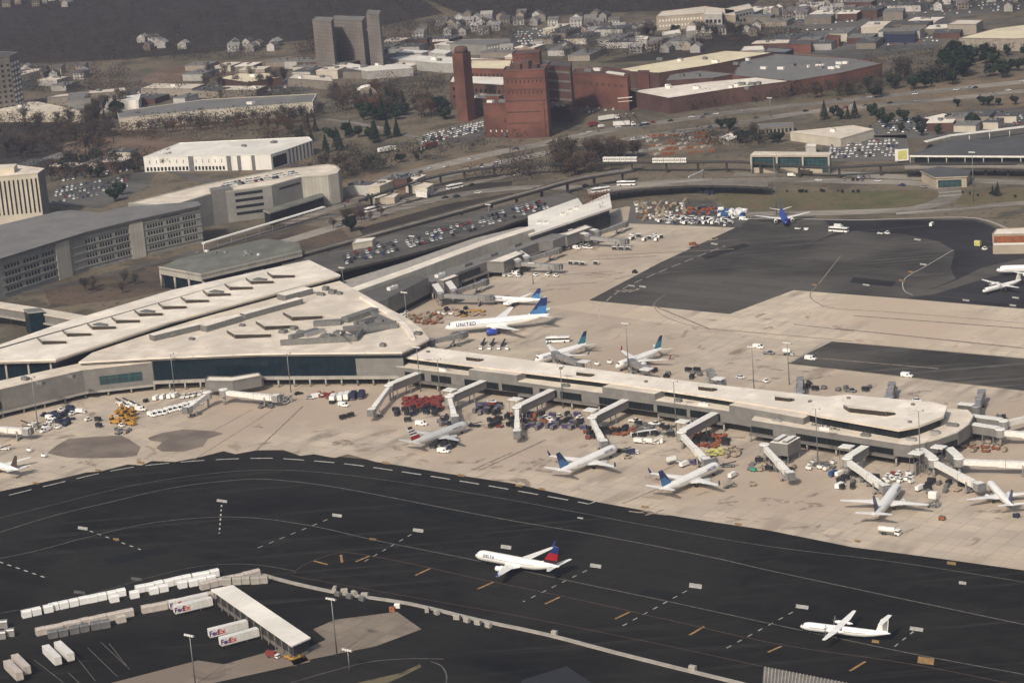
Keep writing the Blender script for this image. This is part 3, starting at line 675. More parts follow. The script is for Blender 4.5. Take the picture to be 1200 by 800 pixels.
# ---- near pier ------------------------------------------------------------------------------
low = PQ([(-108, 16), (-78, 13.4), (-5, 12.4), (44, 10), (73, 8.5), (110, 5.9), (126, 4.6), (128, -2.2), (140, -3.6), (201.7, -9.6), (207.5, -9.6), (211.5, -5), (215, 2), (218, 13), (217.5, 25), (214, 37), (208, 44), (160, 38), (125, 34), (50, 36), (0, 39), (-60, 43), (-88, 44)])
t = pier = thing('near_pier', 'long grey concourse pier with a flat beige roof and a rounded wider end', 'pier', centroid(low))
zl = 9.5
wb = MB(); wb.prism(low, 4.2, zl, 'wall_grey', 'wall_grey'); wb.build('wall', t)
rb = MB(); rb.prism(inset(low, .5), zl, zl+.2, 'roof_beige'); rb.build('lower_roof', t)
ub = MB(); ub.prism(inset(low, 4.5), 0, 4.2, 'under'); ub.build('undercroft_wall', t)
up = PQ([(-92, 20), (-60, 18.5), (-8, 17), (37, 16.4), (81, 13.7), (108, 11.2), (152, 6), (154, 30), (101, 29.6), (52, 31), (-18, 35.3), (-71, 37.8), (-88, 39)])
cl = MB(); cl.prism(inset(up, 1.6), zl, 12.3, 'glass_dark'); cl.build('clerestory', t)
rb = MB(); rb.prism(up, 12.3, 13.1, 'roof_beige', 'roof_white'); rb.build('roof', t)
for p0, p1, q0, q1, qb in ((-33, -5, 12.9, 12.5, 19), (44, 73, 10.2, 8.7, 17), (113, 153, 5.6, -.5, 12)):
    mb = MB(); mb.prism(PQ([(p0, q0), (p1, q1), (p1+1, qb), (p0+1, qb)]), 4.3, 12.6, 'wall_grey', 'roof_beige'); mb.build('solid_bay', t)
eu = PQ([(147, 15), (152, 3.2), (160, 1.0), (200, -5), (205.5, 3), (209, 18), (204, 32), (196, 35), (156, 32.5), (148, 25)])
cl = MB(); cl.prism(inset(eu, 1.5), zl, 13.2, 'glass_dark'); cl.build('clerestory', t)
rb = MB(); rb.prism(eu, 13.2, 14.2, 'roof_beige', 'roof_white'); rb.build('roof', t)
c = pq(176, 13, 14.2); skylight(t, c, AX+.02, 22, 8, 2.4)
for p, q in ((-40, 27), (26, 23), (92, 22), (132, 20)): skylight(t, pq(p, q, 13.1), AX, 9, 6, 2.0)
fr = [(-78, 13.4), (-5, 12.4), (44, 10), (73, 8.5), (110, 5.9), (126, 4.6)]
def fq(p):
    for (a, b), (c, d) in zip(fr, fr[1:]):
        if a <= p <= c: return b+(d-b)*(p-a)/(c-a)
    return fr[-1][1]
for p0, p1, z0, z1 in ((-72, -60, 4.5, 7.8), (-56, -44, 4.5, 7.8), (-36, -16, 4.5, 7.7), (-14, 4, 4.5, 7.7), (8, 18, 4.5, 7.8), (20, 32, 4.5, 7.8), (42, 72, 4.5, 7.7), (74, 90, 4.5, 7.7), (92, 108, 4.5, 7.7)):
    band(t, 'window', pq(p0, fq(p0)), pq(p1, fq(p1)), z0, z1, 'glass_dark', 0, 1, .12)
for a, b in (((150, -4.6), (201, -9.5)), ((207.8, -9.2), (215, 2)), ((128, -2.3), (140, -3.6)), ((215.3, 3), (218, 12))): band(t, 'window', pq(*a), pq(*b), 4.4, 7.0, 'glass_dark', .03, .97, .12)
for a, b in (((-70, 13.2), (-34, 12.8)), ((-4, 12.4), (42, 10.1)), ((75, 8.4), (110, 6)), ((128, -2.2), (201, -9.5))):
    a, b = pq(*a), pq(*b); n = outward(a, b).to_3d()
    mb = MB(); mb.prism([a-n*.5, b-n*.5, b+n*1.6, a+n*1.6], 3.3, 4.1, 'concrete_dark'); mb.build('walkway', t)
    columns(t, a+n*.6, b+n*.6, max(3, int((b-a).length/11)), 3.3)
for p, q in ((-50, 15.5), (-20, 15.5), (22, 13), (84, 10.5), (98, 9.5), (150, 1), (165, -3.5), (185, -5.5), (205, -4), (212, 20), (210, 8), (140, 0)): unit(t, 'roof_unit', pq(p, q, zl+.2), (3+rnd.random()*3, 1.8, 1.2), AX, rnd.choice(['unit_grey', 'unit_white', 'metal']))
for p, q in ((145, 20), (190, 28), (200, 5), (160, 27), (-70, 30), (60, 22), (10, 27)): unit(t, 'roof_vent', pq(p, q, 14.2 if p > 148 else 13.1), (1.4, 1.2, .8), AX, 'unit_grey', False)
# planters of shrubs on the lower roof of the rounded end
for p, q in ((160, -.8), (168, -2.6)):
    mb = MB(); mb.box((*pq(p, q).xy, zl+.2), (6, 1.8, .5), 'concrete', AX)
    for k in range(60):
        c = pq(p+rnd.uniform(-2.8, 2.8), q+rnd.uniform(-.8, .8), zl+.7+rnd.random()*.9); d = Vector((rnd.gauss(0, .3), rnd.gauss(0, .3), rnd.gauss(0, .3)))
        mb.face([c, c+d, c+Vector((-d.y, d.x, .3))], 'leaf_green')
    mb.build('planter', t)
# ---- far pier ----------------------------------------------------------------------------------
zf = 12
fp = PQ([(-203, 122), (-197, 127), (-190, 195), (-184, 284), (-160, 284), (-160, 268), (-166, 262), (-168, 160), (-160, 112), (-160, 96), (-178, 98)])
t = thing('far_pier', 'grey pier with a sloping deck edge running back toward the bright white hall', 'pier', centroid(fp))
wb = MB(); wb.prism(fp, 3.8, 9.2, 'wall_grey', 'roof_grey'); wb.build('wall', t)
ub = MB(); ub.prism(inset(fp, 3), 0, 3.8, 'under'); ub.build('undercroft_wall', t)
rid = P([(398, 343), (408, 338.5), (475, 315), (562, 283), (618, 265.5), (626, 268), (570, 286), (482, 318.5), (417, 341.5), (408, 345)], 15)
rb = MB(); rb.prism(rid, 8.0, 15, 'wall_beige', 'roof_white'); rb.build('upper_wall', t)
dk = P([(378, 344), (398, 343), (408, 338.5), (475, 315), (562, 283), (618, 266), (609, 266), (556, 279), (475, 307), (396, 331)], 14); mb = MB(); mb.prism(dk, 12.6, 14, 'wall_beige', 'concrete'); mb.build('roof', t)
bl = PQ([(-188, 104), (-161, 97), (-159.4, 112), (-167, 158), (-180, 160)]); mb = MB(); mb.prism(bl, 4, 13, 'wall_grey', 'wall_grey_dark'); mb.build('solid_bay', t)
for q0, q1 in ((165, 205), (212, 232), (238, 260)): band(t, 'window', pq(-167.9, q0), pq(-166.7, q1), 4.6, 7.8, 'glass_dark', 0, 1, .15)
a, b = pq(-167.4, 160), pq(-166, 262); n = outward(a, b).to_3d()
mb = MB(); mb.prism([a-n*.5, b-n*.5, b+n*1.6, a+n*1.6], 3.0, 3.8, 'concrete_dark'); mb.build('walkway', t); columns(t, a+n*.8, b+n*.8, 9, 3)
for p, q in ((-172, 175), (-172, 200), (-172, 225), (-173, 250), (-170, 130)): unit(t, 'roof_unit', pq(p, q, 9.2 if q > 160 else 13), (7, 2.5, 1.6), AX+R(90), rnd.choice(['unit_white', 'unit_grey']))
# ---- bright white hall at the end of the far pier -----------------------------------------------
wh = P([(619.5, 276), (618.5, 253), (652, 241), (677, 232), (683, 240), (714, 226), (717, 243), (655, 264)], 13)
t = thing('white_hall', 'bright white sloping roof hall under construction at the end of the far pier', 'terminal', centroid(wh))
mb = MB(); mb.prism(wh, 11.8, 13, 'roof_bright', 'roof_bright'); mb.build('roof', t)
mb = MB(); mb.prism(inset(wh, 2), 0, 11.8, 'wall_grey_dark'); mb.build('wall', t)
band(t, 'window', at(655, 264, 13), at(717, 243, 13), 3, 9.5, 'glass_dark', .03, .97, -1.7, .5)
for k in range(9):
    p = at(684+k*3.4, 240-k*1.1, 13); mb = MB(); mb.beam((p.x, p.y, 13), (p.x, p.y, 18.5), .25, .25, 'rust'); mb.beam((p.x, p.y, 17), (*at(684+k*3.4+3.4, 240-k*1.1-1.1).xy, 17), .2, .2, 'rust') if 0 else None; mb.build('scaffold_post', t)
mb = MB(); a, b = at(684, 240, 13), at(711.2, 231.2, 13)
for z in (15, 17, 18.4): mb.beam((a.x, a.y, z), (b.x, b.y, z), .22, .22, 'rust')
mb.build('scaffold_rail', t)
for u, v in ((660, 252), (668, 248), (640, 262), (676, 245), (632, 262)): unit(t, 'roof_unit', at(u, v, 13), (3, 2, 1.2), AX+R(60), 'unit_white')
# ---- covered bridge and glass lift tower left of the hall -----------------------------------------
br = P([(-80, 352), (0, 353.5), (50, 361), (117, 372.5), (112, 379), (50, 368), (0, 360), (-80, 358)], 11)
t = thing('covered_bridge', 'pale roofed covered bridge running into the departures hall at the far left', 'bridge', centroid(br))
mb = MB(); mb.prism(br, 10.4, 11, 'roof_beige', 'roof_beige'); mb.build('roof', t)
mb = MB(); mb.prism(inset(br, .5), 6.2, 10.4, 'wall_grey'); mb.build('wall', t)
mb = MB(); mb.prism(inset(br, -.6), 5.4, 6.2, 'concrete'); mb.build('deck', t)
columns(t, at(-30, 362, 5), at(100, 380, 5), 4, 5.4)
lt = P([(27, 362), (47, 360.5), (52, 364), (33, 366)], 13)
t = building('lift_tower', 'dark glass lift tower standing beside the covered bridge', lt, 13, 'glass_blue', 'roof_grey', cat='tower', over=.3, slab=.7, fascia='concrete')
# ================================================================== BUILDINGS BEYOND
# ---- multi storey car park
gp = P([(-70, 325), (0, 303), (100, 272), (150, 259.5), (236, 240.5), (232, 236), (197, 238.5), (142, 243), (117, 249), (83, 246), (66, 248), (0, 263.5), (-70, 278)], 24)
t = thing('parking_garage', 'large grey flat roofed parking garage with rows of small dark windows on the left', 'building', centroid(gp))
mb = MB(); mb.prism(gp, 22.8, 24, 'roof_dark', 'roof_grey'); mb.build('roof', t)
mb = MB(); mb.prism(inset(gp, 1.2), 0, 22.8, 'wall_garage'); mb.build('wall', t)
a, b = at(0, 303, 24), at(236, 240.5, 24); m_ = at(100, 272, 24); m2 = at(150, 259.5, 24)
n = outward(m_, m2).to_3d(); a, b, m_, m2 = [p-n*1.2 for p in (a, b, m_, m2)]
rows = [(3.6, 5.8), (8.0, 10.2), (12.4, 14.6), (16.8, 19)]
for z in (2.6, 7.0, 11.4, 15.8, 20.2):
    for x, y in ((a, m_), (m_, m2), (m2, b)): band(t, 'floor_ledge', x, y, z, z+.55, 'wall_garage', .005, .995, .4)
wins(t, 'window', a, m_, rows, 16, 'window', .55, .04, .62, .1, 64, skip=lambda i: i in (5, 11))
wins(t, 'window', m_, m2, rows, 18, 'window', .55, -.14, 1.0, .1, 100, skip=lambda i: i in (6, 12))
wins(t, 'window', m2, b, rows, 18, 'window', .55, .25, .92, .1, 100, skip=lambda i: i in (6, 12))
for x, y, t0, t1 in ((a, m_, .64, .80), (m2, b, .02, .2)): band(t, 'stair_tower', x, y, 0, 22.6, 'wall_beige', t0, t1, .6, .5)
band(t, 'parapet_band', m2, b, 20.2, 21.6, 'roof_dark', .42, .72, .15)
# ---- second garage with cars on the roof
g2 = P([(200, 242.5), (250, 227.5), (318, 218.5), (353, 208.5), (385, 206.5), (396, 204), (399, 199), (394, 195), (384, 193.5), (320, 201), (230, 219), (150, 239)], 20)
t = thing('parking_garage', 'pale beige parking garage with cars on its roof and a rounded striped end', 'building', centroid(g2))
mb = MB(); mb.prism(g2, 0, 20, 'wall_garage', 'wall_garage'); mb.build('wall', t)
mb = MB(); mb.prism(inset(g2, .8), 20, 20.15, 'roof_beige')
q = inset(g2, .3); 
for i in range(len(q)): mb.beam((*q[i], 20.4), (*q[(i+1) % len(q)], 20.4), .6, .8, 'wall_beige')
mb.build('roof', t)
a, b, c, d = at(250, 227.5, 20), at(318, 218.5, 20), at(353, 208.5, 20), at(396, 204, 20)
mb = MB(); mb.prism([at(248, 228.3, 20), at(271, 224.5, 20), at(270, 221, 20), at(246, 225, 20)], 0, 22.5, 'wall_grey', 'roof_grey'); mb.build('stair_tower', t)
for z0 in (4, 8.3, 12.6, 16.8): band(t, 'opening', a, b, z0, z0+1.9, 'window', .36, .84, .1)
band(t, 'opening', b, c, 16.2, 17.6, 'window', .25, .95, .1)
cv = [at(353, 208.5, 20), at(385, 206.5, 20), at(396, 204, 20), at(399, 199, 20)]
for i in range(3): band(t, 'striped_panel', cv[i], cv[i+1], 1, 19.6, 'wall_beige', .02, .98, .35, .2)
# ---- glazed entrance block with the white canopy
sb = P([(312, 242), (380, 224.5), (383, 231), (318, 249)], 9)
sb = P([(308, 246), (377, 226), (380, 229), (316, 249)], 9)
t = building('entrance_block', 'low glass fronted block with a pale green roof under the beige garage', sb, 9, 'glass_dark', 'roof_green', over=.6, slab=1.0, fascia='concrete')
cn = [at(238, 285, 6), at(380, 242.5, 6)]; mb = MB(); mb.beam(cn[0], cn[1], 3, .7, 'unit_white'); t = thing('canopy', 'long thin white walkway canopy in front of the garages', 'canopy', (cn[0]+cn[1])/2-Vector((0, 0, 6))); mb.build('roof', t)
columns(t, cn[0], cn[1], 10, 5.6, .2, 'unit_white', 'post')
# ---- low station block with green grey roof behind the hall
s2 = P([(186, 314), (208, 303.5), (310, 279.5), (350, 284), (354, 295.5), (236, 323)], 12)
t = thing('station_block', 'low block with a weathered green grey roof and blue glass right behind the skylit hall', 'building', centroid(s2))
mb = MB(); mb.prism(s2, 11.2, 12, 'wall_beige', 'roof_green'); mb.build('roof', t)
mb = MB(); mb.prism(inset(s2, 2), 0, 11.2, 'glass_blue'); mb.build('wall', t)
mb = MB(); a, b = at(236, 323, 12), at(354, 295.5, 12); n = outward(a, b).to_3d(); mb.prism([a-n*.6, b-n*.6, b, a], 9.5, 13, 'wall_beige'); a2 = at(186, 314, 12); n2 = outward(a2, a).to_3d(); mb.prism([a2-n2*.6, a-n2*.6, a, a2], 8.4, 13, 'wall_beige'); mb.build('parapet', t)
columns(t, a2-n2*.8, a-n2*.8, 4, 8.4, .7); band(t, 'panel', a-n*1.9, b-n*1.9, 0, 7.2, 'wall_beige', .42, .62, .3)
for k in range(9): unit(t, 'roof_unit', at(rnd.uniform(225, 335), rnd.uniform(294, 300), 12), (rnd.uniform(1, 3), 1.5, 1), AX, rnd.choice(['unit_white', 'unit_grey', 'metal']), False)
# ---- hotels at the left edge
h1 = P([(-40, 211), (44, 203.5), (52, 198), (20, 194), (-40, 198)], 34)
t = building('hotel', 'beige slab hotel with tall dark window strips at the left edge', h1, 34, 'wall_cream', 'roof_beige')
a, b = at(-40, 211, 34), at(44, 203.5, 34)
for k in range(16): band(t, 'window_strip', a, b, 8, 31, 'window', (k+.25)/16, (k+.62)/16, .15)
band(t, 'side_wall', b, at(52, 198, 34), 0, 33.8, 'wall_grey', .0, 1, .15)
mb = MB(); mb.prism(P([(-30, 199), (16, 196), (20, 192), (-28, 194)], 38), 33, 38, 'wall_cream', 'roof_beige'); mb.build('penthouse', t)
h2 = P([(-30, 72), (11, 66), (21, 62), (-10, 60)], 52)
t = building('tower_block', 'tall hazy grey apartment tower at the upper left edge', h2, 52, 'tower_tan', 'roof_dark')
a, b = at(11, 66, 52), at(21, 62, 52); wins(t, 'window', a, b, [(4+k*4.4, 6.4+k*4.4) for k in range(10)], 3, 'unit_white', .6)
a, b = at(-30, 72, 52), at(11, 66, 52); wins(t, 'window', a, b, [(4+k*4.4, 6+k*4.4) for k in range(10)], 6, 'window', .4)
# ---- white warehouse
ww = P([(168, 184.5), (210, 168), (362, 161), (366, 165), (336, 175.5), (317, 181.5), (265, 182.5), (221, 183)], 11)
t = building('warehouse', 'bright white warehouse with a row of dark loading docks facing the airport', ww, 11, 'wall_white', 'roof_bright')
a, b, c, d = at(168, 184.5, 11), at(221, 183, 11), at(265, 182.5, 11), at(317, 181.5, 11)
wins(t, 'dock_door', a, b, [(.6, 3.4)], 12, 'window', .6, .03, .98); wins(t, 'dock_door', b, c, [(.6, 3.4)], 9, 'window', .6, .12, .95)
wins(t, 'window', a, b, [(6, 8.4)], 6, 'window', .08, .05, .95); wins(t, 'window', b, c, [(6, 8.4)], 5, 'window', .08, .1, .95)
for x, y, t0, t1 in ((b, c, -.02, .12), (c, d, .0, .1), (c, d, .24, .32), (c, d, .56, .64)): band(t, 'panel', x, y, 0, 10.8, 'steel', t0, t1, .15)
e, f = at(336, 175.5, 11), at(366, 165, 11)
band(t, 'window', d, e, 1, 9, 'glass_dark', .1, .95, .15)
for k in range(7): band(t, 'panel', e, f, 0, 10.8, 'steel', .06+k*.14, .12+k*.14, .12)
for u, v in ((320, 168), (322, 167.5), (286, 172)): unit(t, 'roof_unit', at(u, v, 11), (4, 2, 1.4), AX, 'unit_grey')
# ---- long grey warehouse
lw = P([(140, 139), (240, 129.5), (366, 120), (371, 110.5), (240, 117), (137, 131)], 10)
t = building('warehouse', 'very long low grey warehouse with a pale front wall and slate roof', lw, 10, 'wall_cream', 'roof_grey')
band(t, 'gable_wall', at(366, 120, 10), at(371, 110.5, 10), 0, 10.6, 'wall_white', 0, 1, .2)
unit(t, 'roof_unit', at(294, 122, 10), (6, 4, 2), AX, 'unit_white')
def shed(name, label, px, z, side, top, cat='building', docks=None, group=None, units=0, win=None):
    t = building(name, label, P(px, z), z, side, top, cat=cat, group=group)
    if win:
        i, rows_, cols, m, fill = win; wins(t, 'window', at(*px[i], z), at(*px[i+1], z), rows_, cols, m, fill, .04, .96)
    us = [p[0] for p in px]; vs = [p[1] for p in px]; cu, cv_ = sum(us)/len(us), sum(vs)/len(vs)
    for k in range(units): unit(t, 'roof_unit', at(cu+rnd.uniform(-.3, .3)*(max(us)-min(us)), cv_+rnd.uniform(-.12, .12)*(max(vs)-min(vs)), z), (rnd.uniform(3, 6), 3, 2), AX, rnd.choice(['unit_grey', 'unit_white']))
    return t
shed('distribution_shed', 'wide white roofed shed with rusty stained walls behind the left hotel', [(-40, 132), (0, 131), (78, 131), (100, 132), (70, 125), (45, 120), (0, 121), (-40, 123)], 9, 'wall_cream', 'roof_beige', units=3)
shed('distribution_shed', 'cream roofed long shed beside the round ended grey hall', [(113, 122), (158, 116), (162, 119), (165, 110), (158, 112), (109, 118)], 9, 'wall_white', 'roof_bright')
shed('grey_hall', 'plain grey box hall between the two pale sheds at upper left', [(79, 119), (106, 116), (104, 108), (81, 110)], 15, 'wall_garage', 'roof_grey')
shed('distribution_shed', 'narrow pale roofed shed left of the plain grey hall', [(55, 115.5), (82, 112.5), (80, 110), (54, 113)], 8, 'siding_tan', 'roof_beige')
shed('distribution_shed', 'pale shed with a stepped roof behind the plain grey hall', [(104, 110), (148, 107), (146, 103), (104, 107)], 10, 'siding_tan', 'roof_beige', units=2)
shed('store', 'tan roofed low store facing the bare tan field', [(256, 92), (290, 97), (330, 91), (316, 86), (280, 86)], 7, 'brick_dark', 'roof_yellow', units=2)
shed('store', 'pale roofed low store just left of the tan roofed store', [(165, 104), (225, 104.5), (240, 99), (180, 98)], 6, 'siding_tan', 'roof_beige', units=1)
shed('store', 'long flat pale store above the grey warehouse', [(250, 106), (300, 106), (312, 101), (262, 101)], 6, 'siding_tan', 'roof_beige', units=1)
shed('store', 'flat roofed pale store among the trees right of the tan roofed store', [(337, 92), (390, 96), (388, 90), (345, 87)], 7, 'siding_tan', 'roof_beige', units=2)
shed('warehouse', 'long thin white roofed shed in front of the hazy tan towers', [(383, 75), (430, 84), (484, 80), (470, 75), (432, 78), (392, 72)], 7, 'siding', 'roof_bright', units=3)
shed('warehouse', 'white roofed shed running up behind the brick chimney', [(455, 69), (520, 75), (600, 74), (600, 71), (540, 68), (480, 65)], 8, 'siding', 'roof_bright', units=2)
shed('warehouse', 'small white roofed shed left of the brick roofed store', [(464, 62), (494, 63), (505, 60), (474, 58)], 7, 'siding', 'roof_bright')
shed('warehouse', 'small white roofed shed right of its twin above the brick chimney', [(502, 62), (522, 64), (530, 60), (510, 58)], 7, 'siding', 'roof_bright')
shed('store', 'brick store with a white roof strip above the brick chimney', [(505, 50), (527, 48.5), (525, 46), (507, 46)], 8, 'brick_dark', 'roof_white')
shed('office', 'grey roofed long office block with a columned side above the power plant', [(527, 52), (570, 53.5), (598, 49), (596, 46), (540, 47)], 9, 'wall_garage', 'roof_grey', win=(1, [(2, 3.6), (5.4, 7)], 8, 'unit_white', .5))
# domed tank
t = thing('domed_tank', 'round tank with a bright white dome among the bare trees', 'tank', at(431, 114))
mb = MB(); mb.tube(at(431, 114), at(431, 114, 6), 8.5, 8.5, 'siding_tan', 24); mb.build('wall', t)
mb = MB(); c = at(431, 114)
mb.rings([[(c.x+math.cos(k*math.pi/12)*9*math.cos(e), c.y+math.sin(k*math.pi/12)*9*math.cos(e), 6+4.5*math.sin(e)) for k in range(24)] for e in (0, .3, .6, .9, 1.2, 1.5)], 'roof_bright'); mb.build('dome', t)
# hazy tan towers
for i, (px, z, lab) in enumerate(((([(366, 24), (388, 26), (391, 21), (370, 20)]), 46, 'hazy tan slab tower, left end of the far cluster'), (([(388, 23), (424, 25), (428, 20), (392, 19)]), 42, 'pale roofed hazy tan tower in the middle of the far cluster'), (([(429, 16), (444, 18), (446, 13), (431, 12)]), 52, 'tallest narrow tan tower at the right of the far cluster'), (([(394, 39), (430, 38), (432, 34), (397, 34)]), 26, 'low brown slab block in front of the hazy far cluster'))):
    t = building('tower_block', lab, P(px, z), z, 'tower_tan', 'roof_grey')
# ---- brick power plant -----------------------------------------------------------------------
t = thing('chimney', 'tall square brick chimney at the left of the power plant', 'chimney', at(547, 141))
c = at(547, 141); mb = MB(); mb.box((c.x, c.y, 0), (10.2, 10.2, 53), 'brick', AX); mb.build('shaft', t)
mb = MB(); mb.rings([[(c.x+math.cos(k*math.pi/8)*5.2*s, c.y+math.sin(k*math.pi/8)*5.2*s, z) for k in range(16)] for s, z in ((1, 53), (1, 55), (.9, 57), (.6, 57.6))], 'brick_dark'); mb.build('cap', t)
pp = at(600, 140); t = thing('power_plant', 'huge stepped red brick power plant beside the highway', 'power plant', pp)
def block(name, px, z, m='brick', top='roof_dark', z0=0):
    mb = MB(); mb.prism(P(px, z), z0, z, m, top)
    q = P(px, z)
    for i in range(len(q)): a, b = q[i], q[(i+1) % len(q)]; mb.beam((a.x, a.y, z+.3), (b.x, b.y, z+.3), .7, .9, m)
    return mb.build(name, t)
block('turbine_hall', [(600, 64), (632, 62), (634, 59), (604, 60)], 57)
block('boiler_house', [(589, 84), (638, 82), (641, 77), (593, 79)], 50)
block('boiler_house', [(566, 122), (637, 122), (641, 111), (575, 111)], 25, 'brick', 'roof_dark')
block('wing', [(549, 81), (597, 82), (600, 71), (552, 71)], 26, 'brick', 'roof_yellow')
block('wing', [(526, 97), (590, 101), (594, 89), (530, 90)], 20, 'brick_dark', 'roof_bright')
block('wing', [(553, 116), (592, 118), (596, 110), (557, 110)], 13, 'brick_dark', 'roof_white')
block('hall', [(671, 86), (735, 91), (738, 84), (705, 79), (674, 82)], 26, 'brick', 'brick_dark')
block('hall', [(641, 77), (668, 79), (670, 73), (645, 73)], 42, 'brick_dark', 'roof_dark')
block('annexe', [(640, 118), (668, 117), (672, 110), (644, 110)], 12, 'concrete_dark', 'roof_grey')
block('annexe', [(640, 96), (668, 96), (670, 90), (643, 90)], 28, 'brick_dark', 'roof_dark')
block('duct', [(634, 76), (645, 78), (648, 73), (637, 72)], 38, 'steel', 'roof_dark')
for q0, q1, z1 in (((641, 77), (668, 79), 42), ((589, 84), (638, 82), 50), ((640, 96), (668, 96), 28)):
    for k in range(5):
        z = z1*(.22+.165*k); band(t, 'ledge', at(*q0, z1), at(*q1, z1), z, z+(.7 if z1 == 50 else 1.6), 'brick_dark' if z1 == 50 else 'concrete_dark', .02, .98, .25)
wins(t, 'window', at(600, 64, 57), at(632, 62, 57), [(52.5, 54.5)], 5, 'brick_dark', .45, .1, .9); wins(t, 'window', at(589, 84, 50), at(638, 82, 50), [(41, 43), (33, 35)], 9, 'window', .2, .06, .94)
wins(t, 'window', at(549, 81, 26), at(597, 82, 26), [(20, 22.5)], 9, 'window', .5, .05, .95); wins(t, 'window', at(526, 97, 20), at(590, 101, 20), [(14, 16.5), (8, 10)], 11, 'window', .45, .04, .96)
for u, v, s_, z in ((606, 81, (9, 5), 4), (618, 80.5, (6, 5), 6), (628, 80, (5, 4), 3)): mb = MB(); p = at(u, v, 50); mb.box((p.x, p.y, 50), (*s_, z), 'brick_dark', AX, 'roof_dark'); mb.build('penthouse', t)
for u, v, s_, z in ((580, 118, (12, 6), 4), (600, 118, (8, 6), 6), (622, 117, (10, 5), 3)): mb = MB(); p = at(u, v, 25); mb.box((p.x, p.y, 25), (*s_, z), 'brick', AX, 'roof_grey'); mb.build('penthouse', t)
for u in (648, 654, 660): mb = MB(); mb.tube(at(u, 122), at(u, 122, 18), 2.2, 2.2, 'concrete_dark', 12); mb.build('silo', t)
a, b = at(566, 122, 25), at(637, 122, 25)
wins(t, 'window', a, b, [(11, 13.4)], 5, 'window', .12, .3, .8); wins(t, 'window', a, b, [(4, 5.5)], 6, 'unit_white', .18, .05, .6)
a, b = at(671, 86, 26), at(735, 91, 26); wins(t, 'window', a, b, [(18, 20)], 8, 'brick_dark', .5, .05, .95)
mb = MB(); mb.prism(P([(710, 85), (731, 88), (733, 86.5), (713, 83.8)], 26.6), 26, 27, 'roof_bright'); mb.build('roof_panel', t)
for u, v, z in ((575, 121, 25), (590, 120, 25), (600, 117, 25), (615, 118, 25), (625, 116, 25), (560, 114, 13), (575, 114, 13), (690, 84, 26), (700, 83, 26)): unit(t, 'roof_unit', at(u, v, z+.1), (rnd.uniform(3, 7), 3, 2.2), AX, rnd.choice(['unit_grey', 'unit_white']))
for u, v in ((574, 112), (580, 113), (586, 112)): mb = MB(); mb.tube(at(u, v, 13), at(u, v, 22), 1.2, 1.0, 'brick_dark', 10); mb.build('flue', t)
# switchyard gantry
t = thing('gantry', 'pale steel switchyard gantry on three legs right of the power plant', 'gantry', at(733, 134))
for u in (725, 733.5, 742): mb = MB(); mb.tube(at(u, 134.5-(u-725)*.1), at(u, 134.5-(u-725)*.1, 13), .4, .3, 'unit_white', 6); mb.build('leg', t)
mb = MB(); p, q = at(725, 134.5), at(742, 133); mb.beam((p.x, p.y, 12.6), (q.x, q.y, 12.6), .6, .6, 'unit_white'); mb.beam((p.x, p.y, 9.8), (q.x, q.y, 9.8), .4, .4, 'unit_white'); mb.build('crossbeam', t)
# ---- low brick works with long roofs
shed('factory', 'low brick factory with a long pink white roof along the highway', [(738, 107), (784, 115.5), (855, 104.5), (926, 95.5), (886, 91), (820, 97)], 12, 'brick_dark', 'roof_white', units=9)
shed('factory', 'brick factory with a long bright cream roof behind the long pink white one', [(716, 83), (772, 86), (830, 77), (866, 70), (906, 62), (850, 60)], 13, 'brick_dark', 'roof_yellow', units=8)
shed('factory', 'wide grey roofed brick factory at the right of the cream roof', [(858, 89), (930, 95.5), (985, 86), (1034, 75), (1000, 69), (908, 63.5), (868, 73)], 11, 'brick', 'roof_grey', units=14)
shed('factory', 'squat brick block between the cream roof and the pink white roof', [(780, 95), (835, 92), (862, 87), (820, 83), (785, 88)], 11, 'brick_dark', 'roof_grey', units=4)
shed('office', 'low white office with dark windows at the end of the grey roofed factory', [(987, 84), (1029, 78), (1027, 74), (985, 80)], 6, 'siding', 'roof_grey', win=(0, [(2, 4.5)], 8, 'window', .55))
shed('factory', 'small brick tower block on the corner of the cream roofed factory', [(747, 86), (760, 86), (761, 83), (748, 83)], 20, 'brick', 'brick_dark')
# ---- far upper right
shed('office', 'long tan office with white framed windows at the top right of centre', [(769, 20), (825, 16), (862, 19), (860, 12), (826, 8), (775, 14)], 13, 'wall_tan', 'roof_beige', win=(0, [(3, 5), (8, 10)], 14, 'unit_white', .5))
shed('office', 'white framed four bay end block of the long tan office', [(825, 17.5), (846, 17.5), (846, 11), (826, 11)], 17, 'siding', 'roof_beige', win=(0, [(3, 6), (9.5, 12.5)], 4, 'window', .6))
shed('office', 'narrow pale wing stretching right behind the white framed block', [(850, 17), (882, 10), (878, 5), (849, 11)], 13, 'siding', 'roof_beige', win=(0, [(3, 5), (8, 10)], 8, 'window', .5))
shed('warehouse', 'large cream roofed warehouse at the upper right edge', [(1124, 45), (1185, 46), (1215, 45), (1230, 26), (1166, 34)], 10, 'siding_tan', 'roof_yellow')
shed('warehouse', 'pale flat box building behind the cream roofed warehouse', [(1110, 29), (1144, 29), (1152, 24), (1122, 24)], 9, 'siding_tan', 'roof_beige')
shed('store', 'red fronted store in the hazy shops at upper right', [(924, 52), (950, 53), (952, 48), (926, 47)], 7, 'brick', 'roof_dark')
shed('store', 'small red roofed store with white tanks in the shops at upper right', [(968, 45), (983, 46), (985, 42), (970, 41)], 7, 'brick', 'brick')
shed('store', 'blue grey long shed at the upper right beyond the brick factory', [(1035, 41), (1072, 41), (1074, 36), (1036, 36)], 7, 'navy', 'roof_dark')
shed('store', 'dark blue shop in the hazy row left of the red fronted store', [(896, 61), (920, 62), (930, 58), (900, 56)], 6, 'navy', 'roof_grey')
